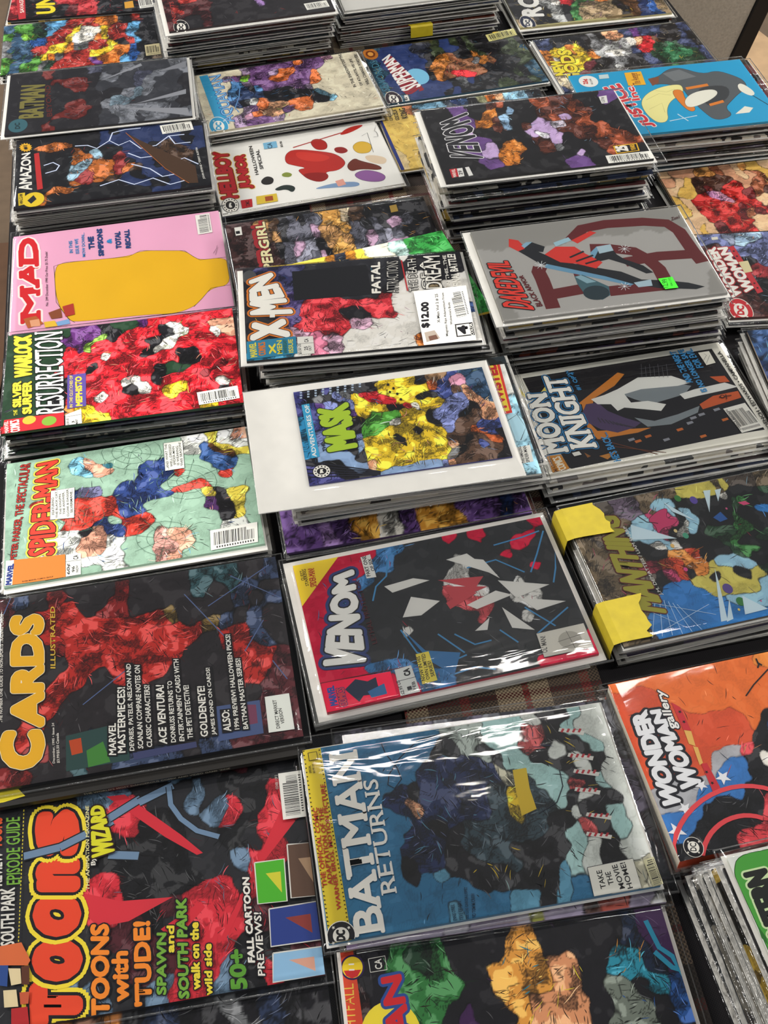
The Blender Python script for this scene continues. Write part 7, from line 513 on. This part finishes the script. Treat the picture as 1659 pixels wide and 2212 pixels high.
gx = 6; gy = 60; pv = []; pf = []
for j in range(gy+1):
    for i in range(gx+1): pv.append(((-95+i*190/gx)*MM, (-1000+j*2000/gy)*MM, .0006+.0005*math.sin(j*.7+i)))
for j in range(gy):
    for i in range(gx): a = j*(gx+1)+i; pf.append((a, a+1, a+gx+2, a+gx+1))
pr = obj('plaid_runner', mesh('plaid_runner', pv, pf, plaid_material())); pc = U*.213+V*.95; pr.location = (pc.x, pc.y, TZ+.0004); pr.rotation_euler = (0, 0, math.radians(7.2))
sm = pr.modifiers.new('thickness', 'SOLIDIFY'); sm.thickness = .0008; sm.offset = 1
tag(pr, 'brown and red plaid cloth strip showing in gaps between the middle comics', 'cloth')

# leaning grey board with a black side bar beyond the table's far right corner
p_lo = Vector(BOARD_BAR[0]); p_hi = Vector(BOARD_BAR[1]); ax = (p_hi-p_lo).normalized()
p0 = p_lo+ax*((0.0-p_lo.z)/ax.z); p1 = p_lo+ax*((1.35-p_lo.z)/ax.z); side = Vector((1, .12, 0)).normalized(); nrm = ax.cross(side).normalized()
bd = empty('leaning_board', p0); tag(bd, 'grey textured board with a black side bar leaning behind the table corner', 'board')
def slab(name, a, b, w0, w1, d0, d1, m, parent):
    vs = []
    for q in (a, b):
        for (w, d) in ((w0, d0), (w1, d0), (w1, d1), (w0, d1)): vs.append(q+side*w+nrm*d-p0)
    o = obj(name, mesh(name, vs, [(0, 1, 2, 3), (4, 7, 6, 5), (0, 4, 5, 1), (1, 5, 6, 2), (2, 6, 7, 3), (3, 7, 4, 0)], m), parent)
    bv = o.modifiers.new('edge', 'BEVEL'); bv.width = .003; bv.segments = 2; return o
slab('side_bar', p0, p1, -.020, .022, -.012, .030, mat('bar_black', '0b0a0c', .5, .3), bd)
slab('panel', p0+ax*.06, p1-ax*.05, -.62, -.020, -.006, .008, mat('grey_fabric', '8c857a', .85, .2, .12, 180, .2), bd)
# cardboard box on the floor left of the table
bxr = empty('cardboard_box', (-.80, 1.42, 0), math.radians(4)); tag(bxr, 'brown cardboard box on the floor beside the left edge of the table', 'box')
cm = mat('cardboard', '5c4434', .85, .15, .1, 25)
for q, nm in (((-200, -240, 0, -196, 240, 480), 'box_side'), ((196, -240, 0, 200, 240, 480), 'box_side'), ((-196, -240, 0, 196, -236, 480), 'box_side'), ((-196, 236, 0, 196, 240, 480), 'box_side'), ((-200, -240, 480, -1, 240, 484), 'flap'), ((1, -240, 480, 200, 240, 484), 'flap')):
    me = bevel_box(*q, .8); me.materials.append(cm); obj(nm, me, bxr)

# ------------------------------------------------------------------ the comics on show
collect_texts(dict(ART, _stick={'ops': [o for s in STICKERS for o in s[4]]}, _spine={'ops': SPINE_OPS}))
sd = 11
ROOT = {}
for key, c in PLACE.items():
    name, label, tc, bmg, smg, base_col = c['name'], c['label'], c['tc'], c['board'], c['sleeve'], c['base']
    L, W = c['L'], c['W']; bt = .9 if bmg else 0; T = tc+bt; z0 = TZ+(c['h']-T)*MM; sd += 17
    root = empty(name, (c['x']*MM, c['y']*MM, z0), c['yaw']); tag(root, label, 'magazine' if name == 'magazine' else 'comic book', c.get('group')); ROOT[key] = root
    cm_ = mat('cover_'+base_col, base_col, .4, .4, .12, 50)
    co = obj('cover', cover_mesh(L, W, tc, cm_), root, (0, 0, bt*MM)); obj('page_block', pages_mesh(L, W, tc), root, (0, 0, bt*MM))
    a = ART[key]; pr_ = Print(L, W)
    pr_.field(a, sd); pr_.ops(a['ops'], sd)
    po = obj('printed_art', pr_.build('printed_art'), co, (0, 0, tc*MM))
    if bmg: obj('backing_board', board_mesh(-L/2-bmg[0], -W/2-bmg[2], L/2+bmg[1], W/2+bmg[3]), root)
    if smg: obj('plastic_sleeve', sleeve_mesh(L, W, smg, T+pr_.z, 26, 18, sd, c.get('amp', .5), (FILM_WRINKLED if c.get('wr') else FILM, None)), root)

# sticker on the dark comic's sleeve and on the silver comic's sleeve
def sticker(key, name, quad, base, ops, label):
    c = PLACE[key]; s = Print(c['L'], c['W']); s.z = 0; s.poly([(quad[i], quad[i+1]) for i in range(0, 8, 2)], lin(base)); s.ops(ops, 3)
    me = s.build(name); T = c['tc']+(.9 if c['board'] else 0)
    o = obj(name, me, ROOT[key], (0, 0, (T+2.3)*MM)); o['label'] = label; return o
for args in STICKERS: sticker(*args)

# ------------------------------------------------------------------ the bagged comics stacked underneath
TL = 4.2
LW, LH = 260, 168
st_cover = cover_mesh(LW, LH, 2.7, STOCK); st_pages = pages_mesh(LW, LH, 2.7); st_board = board_mesh(-LW/2-4, -LH/2-3, LW/2+4, LH/2+3)
st_sleeve = [sleeve_mesh(LW, LH, (6, 8, 5, 8), 3.6, 4, 4, 70+k, .3, (FILM_STACK, FILM_STACK)) for k in range(3)]
SPINES = ['1c1a1e', '1c1a1e', '121214', '201c20', '2c2426', '241c2c', '1a1c28', '2a2428', '15151a', '3a2a2c', '6a2a2c', 'cfc8b8', '8a8478', '2c3a5a', '3a2c50', 'b89a3a', '24343c', '4a4a4e', 'b0a898', '17161a', '7a3a28', '2a4434', 'd8d2c4', '5c5650']
rs = random.Random(21)
def lower_comic(x, y, z, yaw, label, group):
    root = empty('comic_book', (x*MM, y*MM, TZ+z*MM), yaw); tag(root, label, 'comic book', group)
    (obj('backing_board', st_board, root) if rs.random() < .6 else None); o = obj('cover', st_cover, root, (0, 0, .9*MM)); o.color = (*lin(rs.choice(SPINES)), 1); obj('page_block', st_pages, root, (0, 0, .9*MM)); obj('plastic_sleeve', rs.choice(st_sleeve), root)
ORD = 'first second third fourth fifth sixth seventh eighth ninth tenth eleventh twelfth thirteenth fourteenth fifteenth sixteenth seventeenth eighteenth nineteenth twentieth twenty-first twenty-second twenty-third twenty-fourth twenty-fifth twenty-sixth twenty-seventh twenty-eighth twenty-ninth thirtieth'.split()
for s in STACKS:
    n = int((s['top']-s['bottom'])/TL); gap = (s['top']-s['bottom'])/max(n, 1)
    for k in range(n):
        z = s['top']-(k+1)*gap; f = (k+1)/max(n, 1); j = s['jit']
        lower_comic(s['x']+s['dx']*f+rs.gauss(0, j), s['y']+s['dy']*f+rs.gauss(0, j*.7), z, s['yaw']+rs.gauss(0, .012*j/3), 'bagged comic, %s down in the stack under the %s' % (ORD[k], s['short']), 'comics stacked under the '+s['short'])

# ------------------------------------------------------------------ yellow tape strips
TAPE = mat('yellow_tape', 'b09c1a', .5, .4, .08, 90, .15)
def tape(name, label, pts, width_pts):
    """pts: folded ribbon centre path edges given as pairs of world points (mm)"""
    v = []; f = []
    for a, b in pts:
        for t in np.linspace(0, 1, 9): p = np.array(a)*(1-t)+np.array(b)*t; v.append((p[0]*MM, p[1]*MM, TZ+p[2]*MM))
    for r in range(len(pts)-1):
        for i in range(8): a = r*9+i; f.append((a, a+1, a+10, a+9))
    rt_ = random.Random(len(v)+int(abs(pts[0][0][0])))
    for i in range(9): x, y, z = v[i]; v[i] = (x+rt_.uniform(-.005, .003), y+rt_.uniform(-.002, .002), z)
    o = obj(name, mesh(name, v, f, TAPE)); sl = o.modifiers.new('thickness', 'SOLIDIFY'); sl.thickness = .0003; sl.offset = 1
    return tag(o, label, 'tape', 'yellow tape strips')
for nm, lab, pts in TAPES: tape(nm, lab, pts, None)
# spine lettering of the thick magazine below the red one
c = PLACE['zine']; sp = Print(c['L'], 6.0); sp.ops(SPINE_OPS, 2); me = sp.build('spine_lettering')
so = obj('spine_lettering', me, ROOT['zine'], (0, (-c['W']/2-.05)*MM, 3.0*MM)); so.rotation_euler = (math.pi/2, 0, 0)
